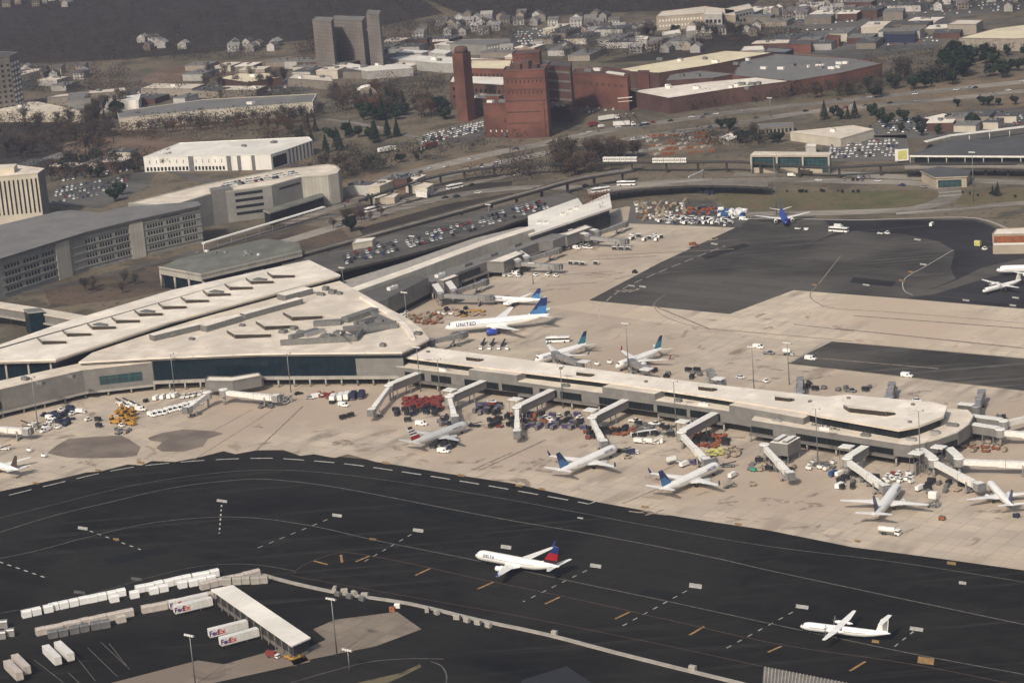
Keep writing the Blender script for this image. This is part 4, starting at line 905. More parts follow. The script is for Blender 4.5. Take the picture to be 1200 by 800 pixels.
shed('store', 'white tank shop roofed in pale grey beside the dark blue shop', [(868, 60), (896, 59), (894, 54), (872, 55)], 7, 'siding', 'roof_white')
shed('store', 'white shed by the trees above the cream factory roof', [(744, 46), (758, 47), (760, 43), (746, 42)], 8, 'siding', 'roof_white')
shed('store', 'long white shed beside the trees above the cream factory roof', [(776, 42), (798, 39), (796, 35), (776, 38)], 8, 'siding', 'roof_white')
shed('store', 'tall white block above the cream factory roof', [(804, 37), (815, 36), (815, 31), (805, 31)], 14, 'siding', 'roof_white')
# ---- the hazy industrial districts: many low roofs
def district(cu, cv, su, sv, n, where, tilt=0, sz=(18, 46), roofs=('roof_white', 'roof_beige', 'roof_grey', 'roof_dark', 'roof_grey', 'roof_dark')):
    done = []
    for _ in range(n*30):
        if len(done) >= n: break
        a, b = rnd.uniform(-1, 1), rnd.uniform(-1, 1); p = at(cu+a*su, cv+b*sv+a*tilt); l = rnd.uniform(*sz); w = rnd.uniform(12, 24)
        if any((p-q).length < (l+r)*.55 for q, r in done): continue
        done.append((p, l)); h = rnd.uniform(4.5, 8); ro = rnd.choice(roofs); an = AX+R(rnd.choice((12, 102)))+rnd.gauss(0, .08)
        nm = {'roof_white': 'white', 'roof_beige': 'pale', 'roof_grey': 'grey', 'roof_dark': 'dark'}[ro]
        t = thing('low_shed', f'{nm} flat roofed low shed {where}', 'shed', (p.x, p.y, 0), f'{nm} flat roofed low sheds {where}')
        mb = MB(); mb.box((p.x, p.y, 0), (l, w, h), rnd.choice(['siding', 'siding_tan', 'brick_dark', 'wall_cream']), an); mb.build('wall', t)
        mb = MB(); mb.box((p.x, p.y, h), (l+.6, w+.6, .4), ro, an)
        for k in range(3): mb.box((p.x+rnd.uniform(-.3, .3)*l*math.cos(an), p.y+rnd.uniform(-.3, .3)*l*math.sin(an), h+.4), (rnd.uniform(2, 4), 2, 1.2), 'unit_grey', an)
        mb.build('roof', t)
district(420, 84, 60, 7, 16, 'between the domed tank and the hazy tan towers', -4); district(500, 58, 50, 6, 10, 'above the brick chimney', -3); district(300, 84, 70, 6, 8, 'beside the bare tan field', -3); district(190, 118, 60, 4, 6, 'behind the long grey warehouse', -3)
district(640, 66, 60, 5, 9, 'behind the brick power plant', -2); district(780, 52, 60, 5, 10, 'behind the cream factory roof', -4); district(960, 52, 60, 6, 14, 'in the hazy shops beyond the grey factory', -2); district(1070, 38, 60, 8, 12, 'in the hazy yards left of the cream warehouse', -4); district(40, 100, 40, 6, 7, 'near the hazy grey tower')
district(960, 20, 110, 8, 16, 'at the top right among the car yards', -6); district(690, 44, 60, 8, 10, 'around the far car yard'); district(90, 196, 60, 6, 6, 'behind the small hotel lot', -3, (12, 26)); district(450, 222, 40, 4, 5, 'by the ramp huts', -6, (6, 12)); district(1120, 148, 60, 6, 6, 'in the lots behind the grey hall', -2, (10, 20))
# ---- airport buildings on the right
st = P([(879, 182), (972, 182), (976, 178.5), (884, 177.5)], 12)
t = thing('train_station', 'teal glass train station with four pale posts and an orange tan roof', 'station', centroid(st))
mb = MB(); mb.prism(st, 10.8, 12, 'wall_tan', 'roof_beige'); mb.build('roof', t)
mb = MB(); mb.prism(inset(st, 1.2), 0, 10.8, 'glass_teal'); mb.build('wall', t)
columns(t, at(880, 182.6, 12), at(971, 182.6, 12), 4, 11, .7, 'concrete', 'post')
band(t, 'base_wall', at(879, 182, 12), at(972, 182, 12), 0, 3.5, 'wall_tan', .02, .9, -.9, .6)
hl = P([(1066, 182), (1112, 164), (1230, 161), (1240, 183)], 9)
t = building('terminal_hall', 'broad dark grey roofed hall with a white eave at the right edge', hl, 9, 'glass_dark', 'roof_dark', over=2, slab=1.2, fascia='unit_white', cat='building')
mb = MB(); a, b = at(1066, 182, 9), at(1240, 183, 9); n = outward(a, b).to_3d(); a, b = a-n*3, b-n*3
columns(t, a+n*2, b+n*2, 9, 7.8, .4, 'concrete')
t = thing('canopy', 'thin white canopy line behind the broad grey roofed hall', 'canopy', at(1150, 156)); mb = MB(); mb.beam(at(1085, 166, 6), at(1112, 159.5, 6), 3, .8, 'unit_white'); mb.beam(at(1112, 159, 6), at(1230, 145, 6), 3, .8, 'unit_white'); mb.build('roof', t); columns(t, at(1112, 159, 6), at(1230, 145, 6), 6, 5.6, .3, 'unit_white', 'post')
pv = P([(1078, 200), (1096, 208), (1134, 206.5), (1138, 199), (1100, 195)], 7)
t = building('pavilion', 'small tan walled pavilion with a dark roof in front of the grey roofed hall', pv, 7, 'wall_tan', 'roof_dark', over=.8, slab=.7, fascia='wall_tan')
band(t, 'window', at(1096, 208, 7), at(1134, 206.5, 7), .5, 5, 'glass_teal', .08, .8, -.6, .5)
shed('warehouse', 'beige roofed low warehouse behind the teal train station', [(926, 155), (985, 163), (1024, 152), (1000, 147.5)], 6, 'wall_cream', 'roof_beige', units=1)
shed('warehouse', 'dark low building with a white roof edge in the right parking lot', [(1079, 139), (1095, 141), (1122, 136), (1105, 133)], 6, 'black', 'roof_white')
shed('shelter', 'small bright cream flat roofed hut beside the rusty yard', [(843, 161), (854, 165), (866, 161), (856, 156)], 4, 'wall_tan', 'roof_bright')
shed('office', 'low long office with a row of dark bays left of the beige warehouse', [(886, 151), (930, 148), (929, 143.5), (887, 146)], 5, 'siding_tan', 'roof_grey', win=(0, [(1, 4)], 9, 'window', .55))
shed('hut', 'white box hut behind the teal train station', [(944, 172), (956, 172.5), (957, 169), (945, 169)], 5, 'siding', 'roof_white')
shed('toll_hut', 'cream hut with a sloping apron by the curving ramp', [(475, 217), (500, 221), (508, 216), (486, 213)], 5, 'wall_cream', 'roof_beige')
shed('toll_hut', 'small pale box hut next to the cream hut by the ramp', [(487, 224), (500, 225), (502, 220), (489, 219.5)], 4, 'unit_white', 'roof_beige')
shed('hut', 'low tan hut with a pale roof left of the cream hut by the ramp', [(436, 233), (462, 232), (468, 227), (440, 229)], 4, 'wall_tan', 'roof_beige')
shed('hut', 'cream roadside kiosk among parked cars on the departures deck', [(413, 286), (436, 282), (440, 278.5), (417, 281)], 11, 'wall_cream', 'roof_bright')
# brown hangar fragment at the right edge
hg = P([(1163, 275), (1230, 274), (1230, 266), (1168, 269)], 11)
t = building('hangar', 'brown and pale striped hangar cut by the right edge', hg, 11, 'wall_tan', 'roof_white', cat='hangar'); a, b = at(1163, 275, 11), at(1230, 274, 11)
band(t, 'panel', a, b, 6.4, 10.2, 'rust', .02, 1, .15); band(t, 'panel', a, b, 5.2, 6.2, 'unit_white', .02, 1, .15)
# yellow roadside sign
t = thing('billboard', 'square yellow billboard beside the grey roofed hall', 'billboard', at(1057, 192))
c = at(1057, 191); mb = MB(); mb.box((c.x, c.y, 1.5), (8.8, .6, 7.6), 'unit_white', -.08); mb.build('board', t); mb = MB(); mb.box((c.x+.3, c.y-.4, 2.6), (5.8, .3, 5.6), 'lemon', -.08); mb.build('panel', t)
for k in (-3, 3): mb = MB(); mb.tube((c.x+k, c.y+.1, 0), (c.x+k, c.y, 2), .3, .3, 'steel', 6); mb.build('post', t)
# ---- elevated departures road, ramp and train guideway ------------------------------------------
def viaduct(name, label, px_front, px_back, z, cat, m='road', thick=1.4, piers=True, par='concrete_dark'):
    fr = [at(*p, z) for p in smooth_px(px_front, 4)]; bk = [at(*p, z) for p in smooth_px(px_back, 4)]
    t = thing(name, label, cat, centroid(fr)*1.0)
    mb = MB()
    for i in range(len(fr)-1):
        a, b, c, d = fr[i], fr[i+1], bk[i+1], bk[i]
        mb.prism([a, b, c, d], z-thick, z, 'pylon_dark', m, bottom=True)  # near-black deck sides carry the shade under the bridge in their colour
    mb.build('deck', t)
    for nm, ln in (('parapet', fr), ('parapet', bk)):
        mb = MB()
        for a, b in zip(ln, ln[1:]): mb.beam((a.x, a.y, z+.4), (b.x, b.y, z+.4), .3, .9 if par != 'pylon_dark' else .3, par)
        mb.build(nm, t)
    if piers:
        for i in range(1, len(fr)-1, 2):
            c = (fr[i]+bk[i])/2; d = bk[i]-fr[i]; mb = MB(); mb.beam((*(c-d*.3).xy, z-thick-.5), (*(c+d*.3).xy, z-thick-.5), 1.4, 1.0, 'pylon_dark'); mb.box((c.x, c.y, 0), (1.6, min(4, d.length*.5), z-thick-1), 'pylon_dark', math.atan2(d.y, d.x)+math.pi/2); mb.build('pier', t)
    return t
viaduct('departures_deck', 'wide elevated roadway full of cars behind the far pier', [(330, 338), (396, 318), (475, 299), (530, 284), (580, 269), (622, 254.5), (692, 236)], [(330, 308), (372, 300), (430, 283), (500, 264), (560, 249), (615, 237), (664, 226)], 7.5, 'viaduct', 'road_dark')
viaduct('ramp_bridge', 'narrow elevated ramp curving from the deck toward the highway', [(352, 300), (400, 287), (480, 265), (560, 243), (620, 226.5), (680, 210), (740, 200)], [(350, 297), (399, 284), (479, 262), (559, 240), (619, 223.8), (679, 207.5), (740, 197.8)], 8, 'viaduct', 'road')
viaduct('ring_bridge', 'curving elevated road bridge above the crowded equipment lot', [(690, 229), (740, 222), (800, 217.5), (845, 217), (900, 219)], [(688, 222), (740, 215), (800, 210.5), (845, 210.5), (900, 212.5)], 6.5, 'viaduct', 'road')
viaduct('train_guideway', 'thin elevated train track crossing below the highway', [(420, 236), (500, 210), (560, 199), (640, 193), (720, 191), (800, 191), (870, 190.5), (960, 197), (1060, 193), (1200, 192), (1320, 192)], [(420, 234.5), (500, 208.6), (560, 197.6), (640, 191.7), (720, 189.7), (800, 189.7), (870, 189.2), (960, 195.5), (1060, 191.5), (1200, 190.5), (1320, 190.5)], 7, 'train track', 'roof_dark', .7, par='pylon_dark')
viaduct('highway_overpass', 'pale road overpass at the right edge beneath the grey roofed hall', [(1060, 199), (1140, 197), (1200, 198), (1320, 201)], [(1060, 195), (1140, 193), (1200, 194), (1320, 197)], 6, 'viaduct')
# ================================================================== AIRCRAFT
def foil(x, y, z, c, t, vertical=False):
    pr = [(0, 0), (.06, .55), (.3, 1), (.65, .65), (1, .06), (1, -.06), (.65, -.4), (.3, -.6), (.06, -.4)]
    return [(x+a*c, y+(b*t*.5 if vertical else 0), z+(0 if vertical else b*t*.5)) for a, b in pr]
def lettering(txt, h, m, parent, r, zc, x0, phi0, side):
    me = text_mesh(txt, h, m, 'lettering', 1.22, 2)
    for v in me.vertices:
        tx, ty = v.co.x, v.co.y; ph = phi0+ty/r; rr = r+.06
        v.co = (x0+(tx if side < 0 else -tx), side*rr*math.cos(ph), zc+rr*math.sin(ph))
    o = bpy.data.objects.new('lettering', me); COL.objects.link(o); o.parent = parent; return o
def airliner(label, nose, ref, zn, zr, L, r, span, fin, body='plane_white', belly=None, winglet=None, title=None, eng=(.30, 1.0, 4.2), engm='plane_white', wide=False, prop=False, cat='airliner', wing='wing_grey', reff=.955, sweep=.5, group=None, nose_m=None, tail=False):
    a, b = at(*nose, zn), at(*ref, zr); d = (b-a).xy.normalized()
    if tail: a = b-Vector((d.x, d.y, 0))*L*.99
    h = math.atan2(d.y, d.x)
    t = thing('propeller_plane' if prop else 'airliner', label, cat, (0, 0, 0), group)
    cl = 1.5 if not wide else 2.2
    if prop: cl = 1.1
    zc = cl+r; X = lambda x: x-L/2
    st = [(0, .02, -.28), (.006, .2, -.25), (.018, .42, -.18), (.035, .64, -.11), (.06, .84, -.04), (.09, .96, 0), (.12, 1, 0), (.3, 1, 0), (.5, 1, 0), (.62, 1, 0), (.72, .94, .06), (.81, .77, .22), (.89, .53, .40), (.95, .32, .53), (.985, .18, .60), (1, .07, .62)]
    NS = 20
    def rad(x):
        f = x/L
        for (a0, s0, o0), (a1, s1, o1) in zip(st, st[1:]):
            if a0 <= f <= a1: k = (f-a0)/(a1-a0); return (s0+(s1-s0)*k)*r, zc+(o0+(o1-o0)*k)*r
        return r, zc
    mb = MB()
    def pk(k, j):
        ang = (j+.5)/NS*2*math.pi
        if nose_m and st[k][0] < .55 : return nose_m
        if belly and math.sin(ang) < -.55: return belly
        return body
    mb.rings([[(X(f*L), s*r*math.cos(j*2*math.pi/NS), zc+o*r+s*r*math.sin(j*2*math.pi/NS)) for j in range(NS)] for f, s, o in st], body, True, True, pk)
    fus = mb.build('fuselage', t)
    def patch(m, x0, x1, ph0, ph1, n=4, off=.03, mbb=None):
        for i in range(n):
            p0, p1 = ph0+(ph1-ph0)*i/n, ph0+(ph1-ph0)*(i+1)/n
            q = []
            for x, p in ((x0, p0), (x1, p0), (x1, p1), (x0, p1)):
                rr, z = rad(x); q.append((X(x), (rr+off)*math.cos(p), z+(rr+off)*math.sin(p)))
            mbb.face(q, m)
    cw = MB(); patch('window', .030*L, .052*L, R(35), R(145), 8, .04, cw); cw.build('cockpit_window', fus)
    wr = MB()
    for p in (R(9), R(171)):
        for x0_, x1_ in ((.12, .3), (.3, .5), (.5, .62), (.62, .74)): patch('window_line', x0_*L, x1_*L, p-.1/r, p+.1/r, 1, .02, wr)
    wr.build('window_line', fus)
    if title:
        txt, hgt, fx, m = title
        for s in (-1, 1): lettering(txt, hgt, m, fus, r, zc, X(fx*L), R(22), s)
    hs = span/2
    xw = .36*L if not prop else .405*L
    for s in (-1, 1):
        wm = MB()
        if prop:
            zw = zc+r*1.0; c0, c1 = 2.6, 1.3
            sec = [(X(xw), s*0, zw, c0, .45), (X(xw), s*hs*.45, zw, c0, .4), (X(xw+.55), s*hs*.98, zw+.3, c1, .2), (X(xw+.8), s*hs, zw+.3, c1*.6, .08)]
        else:
            zw = zc-r*.55; k = hs/17.2
            sec = [(X(xw-.3*k), s*r*.3, zw, 8.0*k, 1.0*k), (X(xw+(1.8)*k), s*(r+.6), zw+.15, 6.8*k, .8*k), (X(xw+sweep*6.0*k+.3), s*6.0*k, zw+.6*k, 4.3*k, .5*k), (X(xw+sweep*16.9*k), s*16.7*k, zw+1.75*k, 1.75*k, .2*k), (X(xw+sweep*17.3*k+.4), s*17.2*k, zw+1.8*k, 1.0*k, .08*k)]
        wm.rings([foil(*q) for q in sec], wing, False); wo = wm.build('wing', t)
        if winglet and not prop:
            k = hs/17.2; x, y, z = X(xw+sweep*17.1*k), s*17.1*k, zw+1.8*k; g_ = MB()
            g_.rings([foil(x, y, z, 1.5*k, .12, True), foil(x+1.3, y+s*.55, z+2.3*k, .6*k, .06, True)], winglet, False); g_.build('winglet', wo)
        if eng and not prop:
            k = hs/17.2; er, el = eng[1], eng[2]; ye = s*eng[0]*hs; ze = zw+.3*k-er*1.0; xe = xw+sweep*abs(ye)-el*.72
            e = MB(); NR = 14
            e.rings([[(X(xe+q*el), ye+rr*er*math.cos(j*2*math.pi/NR), ze+rr*er*math.sin(j*2*math.pi/NR)) for j in range(NR)] for q, rr in ((.02, .86), (0, .93), (.08, 1.03), (.4, 1.05), (.75, .9), (1, .62), (1.15, .35))], engm, True)
            eo = e.build('engine', t)
            f_ = MB(); f_.tube((X(xe-.02), ye, ze), (X(xe+.05), ye, ze), er*.8, er*.8, 'black', 14); f_.build('fan', eo)
            pl = MB(); pl.beam((X(xe+el*.5), ye, ze+er), (X(xe+el*1.15), ye, ze+er*1.2), .3, .8*er, wing); pl.build('pylon', eo)
        if prop:
            ye = s*hs*.29; ze = zc+r*.72; xe = xw-2.1; e = MB(); NR = 12
            e.rings([[(X(xe+q), ye+.58*rr*math.cos(j*2*math.pi/NR), ze+.7*rr*math.sin(j*2*math.pi/NR)) for j in range(NR)] for q, rr in ((0, .35), (.5, .8), (1.6, 1.0), (3.6, 1.0), (5.4, .7), (6.6, .2))], body, True); eo = e.build('engine', t)
            pb = MB()
            for q in range(6):
                an = q*math.pi/3+.3; dy, dz = math.cos(an), math.sin(an)
                pb.beam((X(xe-.05), ye+dy*.2, ze+dz*.2), (X(xe-.05), ye+dy*2.0, ze+dz*2.0), .08, .26, 'steel')
            pb.tube((X(xe-.5), ye, ze), (X(xe+.1), ye, ze), .06, .28, body, 10); pb.build('propeller', eo)
    # fin, in bands
    fh = .178*L if not prop else .135*L
    if wide: fh = .155*L
    zf = zc+r*.85; x0 = .80*L if not prop else .84*L; c0 = .165*L; c1 = .06*L
    if prop: c0, c1 = .13*L, .085*L
    NB = 10; fm = MB(); secs = []
    for k in range(NB+1):
        v = k/NB; secs.append((X(x0+v*(fh*.85 if not prop else fh*.45)), 0, zf+v*fh, c0+(c1-c0)*v, .45*(1-.6*v)))
    rr = [foil(*q, True) for q in secs]
    fm.rings(rr, body, False, True, lambda k, j: fin((k+.5)/NB, (.03, .18, .47, .82, 1, .82, .47, .18, .03)[j]))
    fo = fm.build('fin', t)
    # tailplane
    sh = (14.3/35.0*span/2) if not prop else 4.6
    for s in (-1, 1):
        sm = MB()
        if prop: xs, zs, c0_, c1_, sw = x0+fh*.45+.2, zf+fh, 2.3, 1.5, .12
        else: xs, zs, c0_, c1_, sw = .875*L, zc+r*.45, .095*L, .035*L, .6
        sm.rings([foil(X(xs), 0 if prop else s*.3, zs, c0_, .3), foil(X(xs+sw*sh), s*sh, zs+(0 if prop else .9*sh/7), c1_, .12)], body if prop else wing, False); sm.build('tailplane', t)
    if not prop:
        df = MB(); df.rings([foil(X(x0-.05*L), 0, zf-.35, .10*L, .3, True), foil(X(x0+.01*L), 0, zf+fh*.09, .05*L, .2, True)], body, False); df.build('dorsal_fillet', fo)
    # gear
    def gear(nm, x, y, wr_, n=2):
        gm = MB(); gm.tube((X(x), y, wr_), (X(x), y, zc-r*.5), .12, .14, 'metal', 6); go = gm.build(nm, t)
        for k in range(n):
            wm = MB(); yy = y+(k-.5)*.7; wm.tube((X(x), yy-.16, wr_), (X(x), yy+.16, wr_), wr_, wr_, 'tyre', 12); wm.build('tyre', go)
    gear('nose_gear', .115*L, 0, .38)
    for s in (-1, 1): gear('main_gear', .5*L if not prop else .45*L, s*(2.9 if not prop else hs*.29)*(1.6 if wide else 1), .55)
    c = a+Vector((d.x, d.y, 0))*L/2
    t.location = (c.x, c.y, .09); t.rotation_euler = (0, 0, h)
    return t
def uf(v, c): return 'blue_mid' if (v < .52 and c > (.15+.1*v)) else ('blue_dark' if v > .5 or c < .3 else 'blue_mid')
def uf_teal(v, c): return 'blue_teal' if v < .62 else 'blue_dark'
def af(v, c):
    k = int(v*10)
    if k < 2: return 'livery_red'
    return ['livery_red', 'plane_white', 'blue_dark', 'plane_white', 'livery_dark', 'plane_white', 'blue_dark', 'plane_white', 'livery_dark', 'livery_dark'][k] if k != 2 else 'livery_red'
def df_(v, c): return 'livery_dark' if v < .2 else ('livery_red' if v < .62 else 'blue_dark')
def plain(m): return lambda v, c: m
J = dict(L=39.5, r=1.9, span=35.0)
airliner('white airliner with a red tail taxiing alone along the dark taxiway', (557.2, 650.5), (659.7, 662.2), 3, 5.6, 40.0, 2.05, 35, df_, winglet='blue_dark', title=('DELTA', 1.5, .2, 'ink_blue'))
airliner('plain all white twin propeller plane on the dark taxiway at lower right', (937.5, 733), (1035, 742.3), 2.4, 3.2, 32.8, 1.5, 28.4, plain('plane_white'), prop=True, wing='plane_white', reff=.96)
airliner('silver airliner with a red, white and blue striped tail at the pier', (548.5, 497.5), (478.5, 518.3), 3, 5.2, 37, 2.05, 32.5, af, body='plane_silver', winglet='plane_silver', title=('American', 1.2, .24, 'ink_grey'), engm='plane_silver', wing='plane_silver')
airliner('white airliner with a blue globe tail at the pier, right of the striped tail jet', (723.1, 525), (658.7, 547.2), 3, 5.6, 40.5, 2.05, 35, uf, winglet='blue_dark', title=('UNITED', 1.5, .2, 'ink_blue'), belly='plane_grey', engm='plane_grey')
airliner('white airliner with a blue tail beside a parked lifting truck near the pier', (843.3, 545.3), (779.7, 568.0), 3, 5.6, 40.5, 2.05, 35, uf, winglet='blue_dark', title=('UNITED', 1.5, .2, 'ink_blue'), belly='plane_grey', engm='plane_grey')
airliner('white airliner seen from its tail with a dark purple fin, just above a parked tanker', (1053.4, 569), (1021.7, 603.9), 3, 5.6, 41, 2.05, 35, plain('blue_dark'), winglet=None, title=('UNITED', 1.4, .2, 'ink_blue'))
airliner('white airliner with a dark teal fin at the far right of the near pier', (1158.8, 565), (1188, 590.5), 3, 5, 33, 1.6, 29, plain('blue_dark'), eng=(.3, .8, 3.2))
airliner('large white widebody with big blue tail and huge titles behind the hub', (521.5, 385), (642.5, 369), 4, 6.2, 54.5, 2.6, 50, uf, wide=True, sweep=.62, title=('UNITED', 2.5, .2, 'ink_blue'), belly=None, engm='blue_royal', eng=(.32, 1.75, 5.2), reff=1.0, wing='plane_white')
airliner('small white regional jet with a blue tail parked behind the large widebody', (573.5, 350.5), (632, 350), 2.6, 4.4, 32, 1.55, 27, uf, title=('UNITED', 1.3, .2, 'ink_blue'), eng=(.3, .85, 3.4), wing='plane_white', belly='plane_grey')
airliner('white airliner with a teal and navy tail behind the pier, left one of the pair', (648, 417), (687.5, 402.5), 3, 4.5, 33, 1.9, 32, uf_teal, winglet='blue_teal', title=('UNITED', 1.4, .2, 'ink_blue'), tail=True)
airliner('white airliner with a teal and navy tail behind the pier, right one of the pair', (737.5, 424.5), (776, 407.8), 3, 4.5, 33, 1.9, 32, uf_teal, winglet='livery_red', title=('UNITED', 1.4, .2, 'ink_blue'), tail=True)
airliner('bright blue airliner with white wings by the far edge of the dark apron', (921, 261.5), (917, 248), 3, 5.5, 35, 1.9, 33, plain('blue_royal'), body='blue_royal', wing='plane_white', winglet='blue_royal')
airliner('small white propeller plane on the dark apron at the right edge', (1151.5, 341), (1186, 331), 2.4, 3, 27, 1.3, 27.5, plain('plane_white'), prop=True, wing='plane_white')
airliner('white airliner showing only its nose half at the right edge by the hangar', (1167.5, 317), (1262, 309), 3, 5.4, 39.5, 2.05, 34, plain('blue_dark'))
airliner('white airliner with a dark brown fin cut off by the left edge', (-62, 526), (21, 549), 3, 4.6, 33, 1.7, 29, plain('livery_brown'), eng=(.3, .8, 3.2), tail=True)
# ================================================================== JET BRIDGES
def jetbridge(label, rot, cab, tone='white', walk=None, canopy=None, zr=6.0, zc_=4.4, wz=8.0, w=2.35, block=None):
    m1, m2 = {'white': ('unit_white', 'metal'), 'grey': ('metal', 'unit_grey'), 'mid': ('unit_white', 'metal')}[tone]
    a, b = at(*rot, zr), at(*cab, zc_); t = thing('jet_bridge', label, 'jet bridge', (a.x, a.y, 0)); d = (b-a); dh = d.xy.normalized().to_3d(); n = Vector((-dh.y, dh.x, 0))
    mb = MB(); mb.tube((a.x, a.y, 0), (a.x, a.y, zr-1.6), .6, .6, m2, 10); mb.tube((a.x, a.y, zr-1.6), (a.x, a.y, zr+1.6), 2.1, 2.1, m2, 14, False); mb.tube((a.x, a.y, zr+1.6), (a.x, a.y, zr+1.9), 2.3, 2.0, m1, 14, False); mb.build('rotunda', t)
    m = a+d*.52
    mb = MB(); mb.beam(a+dh*1.5, m+dh*.6, w-.4, 2.2, m1); mb.build('tunnel', t)
    mb = MB(); mb.beam(m, b-dh*1.0, w, 2.5, m1)
    for k in range(1, 6): 
        q = m+(b-m)*k/6; mb.beam(q-dh*.12, q+dh*.12, w+.1, 2.6, m2 if k in (1, 5) else m1)
    mb.build('tunnel', t)
    q = a+d*.82; lg = MB()
    for s in (-1, 1): lg.beam((q+n*s*1.9).to_tuple()[:2]+(.7,), (q+n*s*1.9).to_tuple()[:2]+(q.z+.3,), .45, .45, m2)
    lg.beam((*(q-n*2.3).xy, .8), (*(q+n*2.3).xy, .8), .6, .6, m2); lo = lg.build('drive_column', t)
    for s in (-1, 1):
        wb = MB(); p = q+n*s*1.2; wb.tube((*(p-n*.3).xy, .55), (*(p+n*.3).xy, .55), .55, .55, 'tyre', 12); wb.build('wheel', lo)
    mb = MB(); c = b+dh*.6; mb.box((c.x, c.y, zc_-1.7), (3.2, 3.5, 3.2), m2, math.atan2(dh.y, dh.x), m1); co = mb.build('cab', t)
    mb = MB(); c2 = b+dh*3.0; mb.box((c2.x, c2.y, zc_-1.5), (1.0, 3.0, 2.9), 'steel', math.atan2(dh.y, dh.x)); mb.build('hood', co)
    mb = MB(); p = b-dh*2+n*2.6; mb.beam((p.x, p.y, zc_-1.5), (*(p-dh*4.5).xy, .2), 1.0, .25, 'metal'); mb.build('stair', t)
    if walk:
        e = at(*walk, wz-2); s0 = at(*rot, wz-2); dd = (e-s0).xy.normalized().to_3d(); nn = Vector((-dd.y, dd.x, 0)); s0 = s0+dd*1.2
        mb = MB(); q = [s0-nn*1.75, e-nn*1.75, e+nn*1.75, s0+nn*1.75]; mb.prism(q, 4.5, wz, 'wall_grey_dark' if tone == 'grey' else 'wall_grey', 'roof_white'); mb.build('walkway', t)
        mb = MB(); mb.prism(inset(q, -.15), wz, wz+.25, 'unit_white'); mb.build('walkway_roof', t)
        for k in (.12, .55):
            p = s0+(e-s0)*k
            for s in (-1, 1): lb = MB(); lb.beam((*(p+nn*s*1.4).xy, 0), (*(p+nn*s*1.4).xy, 4.5), .45, .45, 'unit_grey'); lb.build('leg', t)
    if canopy:
        c = at(*canopy, 9.6); cb = MB(); cb.box((c.x, c.y, 9.3), (5.4, 4.6, .35), 'unit_white', AX); ob = cb.build('canopy', t)
        for i in (-1, 1):
            for j in (-1, 1): p = c+E1*i*2.3+E2*j*1.9; pb = MB(); pb.beam((p.x, p.y, 0), (p.x, p.y, 9.3), .18, .18, 'steel'); pb.build('post', ob)
        sb = MB()
        for k in range(8): q = c+E1*(-1.8+k*.5); sb.box((q.x, q.y, .3+k*.62), (.5, 1.6, .18), 'steel', AX)
        sb.box((c.x, c.y, 0), (.6, 3, 5.5), 'unit_grey', AX); sb.build('stair', ob)
    if block:
        c = at(*block, 8.4); mb = MB(); mb.box((c.x, c.y, 3.6), (11, 8.5, 5.2), 'wall_grey', AX+R(90), 'roof_white'); mb.build('gate_block', t)
        for i in (-1, 1):
            for j in (-1, 1): p = c+E1*i*3.6+E2*j*4.6; pb = MB(); pb.beam((p.x, p.y, 0), (p.x, p.y, 3.6), .6, .6, 'unit_grey'); pb.build('leg', t)
        for j in (-1, 1): rb = MB(); p = c+E1*j*2.2; rb.box((p.x, p.y, 8.8), (8, 2.2, .9), 'unit_grey', AX+R(90), 'unit_white'); rb.build('roof_unit', t)
jetbridge('grey jet bridge at the left edge beside the dark finned plane', (-20, 501), (30, 505), 'mid')
jetbridge('white jet bridge angled toward a line of parked white vans', (243, 463), (221, 479), 'white')
jetbridge('long white jet bridge in front of the blue glass hub, stretching right', (262, 460), (322, 466), 'white', walk=None)
jetbridge('white jet bridge left of the heap of red carts, ending over bare concrete', (456, 455), (436, 482), 'white', walk=(494, 440))
jetbridge('narrow white jet bridge reaching the striped tail jet', (527, 468), (533, 490), 'white', walk=(571, 449), canopy=(527, 456))
jetbridge('narrow white jet bridge with no plane, between the striped and globe tail jets', (606, 481), (606, 507), 'white', walk=(651, 459.5), canopy=(604, 467))
jetbridge('white jet bridge touching the blue globe tail jet right of the striped tail', (694, 493), (707, 519), 'white', walk=(736, 472), canopy=(692, 479.5))
jetbridge('white jet bridge reaching the blue tail airliner near the lifting truck', (799, 510), (827, 540), 'white', walk=(843, 486), canopy=(800, 493))
jetbridge('white jet bridge under the big grey gate block, ending over empty concrete', (896, 525), (925, 556), 'white', block=(920, 516))
jetbridge('pale jet bridge reaching the airliner above the tanker', (993, 541), (1036, 571), 'mid', walk=(1014, 528), canopy=(992, 522.5))
jetbridge('pale jet bridge reaching the dark teal finned airliner at the right', (1094, 542), (1146, 569), 'mid', walk=(1078, 531), canopy=(1074, 530))
jetbridge('long blurry grey jet bridge running off the right edge below the pier end', (1124, 541), (1215, 545), 'mid', walk=(1112, 530), canopy=(1100, 523))
jetbridge('grey jet bridge at the pier end running off the right edge, lower of two', (1172, 507), (1222, 511), 'mid', walk=(1140, 502))
jetbridge('grey jet bridge at the pier end running off the right edge, upper of two', (1176, 497), (1226, 485), 'mid', walk=(1138, 492))
jetbridge('grey jet bridge behind the rounded pier end pointing away', (1144, 480), (1150, 462), 'grey', walk=(1124, 478), wz=8)
jetbridge('grey jet bridge behind the pier left of the rounded end', (1042, 469), (1045, 453), 'grey')
jetbridge('grey jet bridge behind the pier beside a dark stain, no plane', (938, 463), (938, 447), 'grey')
jetbridge('grey jet bridge behind the pier with an empty stand beside the tall lamp mast', (846, 451), (833, 437), 'grey', canopy=(842, 443))
jetbridge('grey jet bridge serving the right one of the teal tail pair', (757, 433), (741, 425), 'grey', canopy=(757.5, 432))
jetbridge('grey jet bridge serving the left one of the teal tail pair', (680, 427), (652, 416), 'grey', canopy=(685, 423))
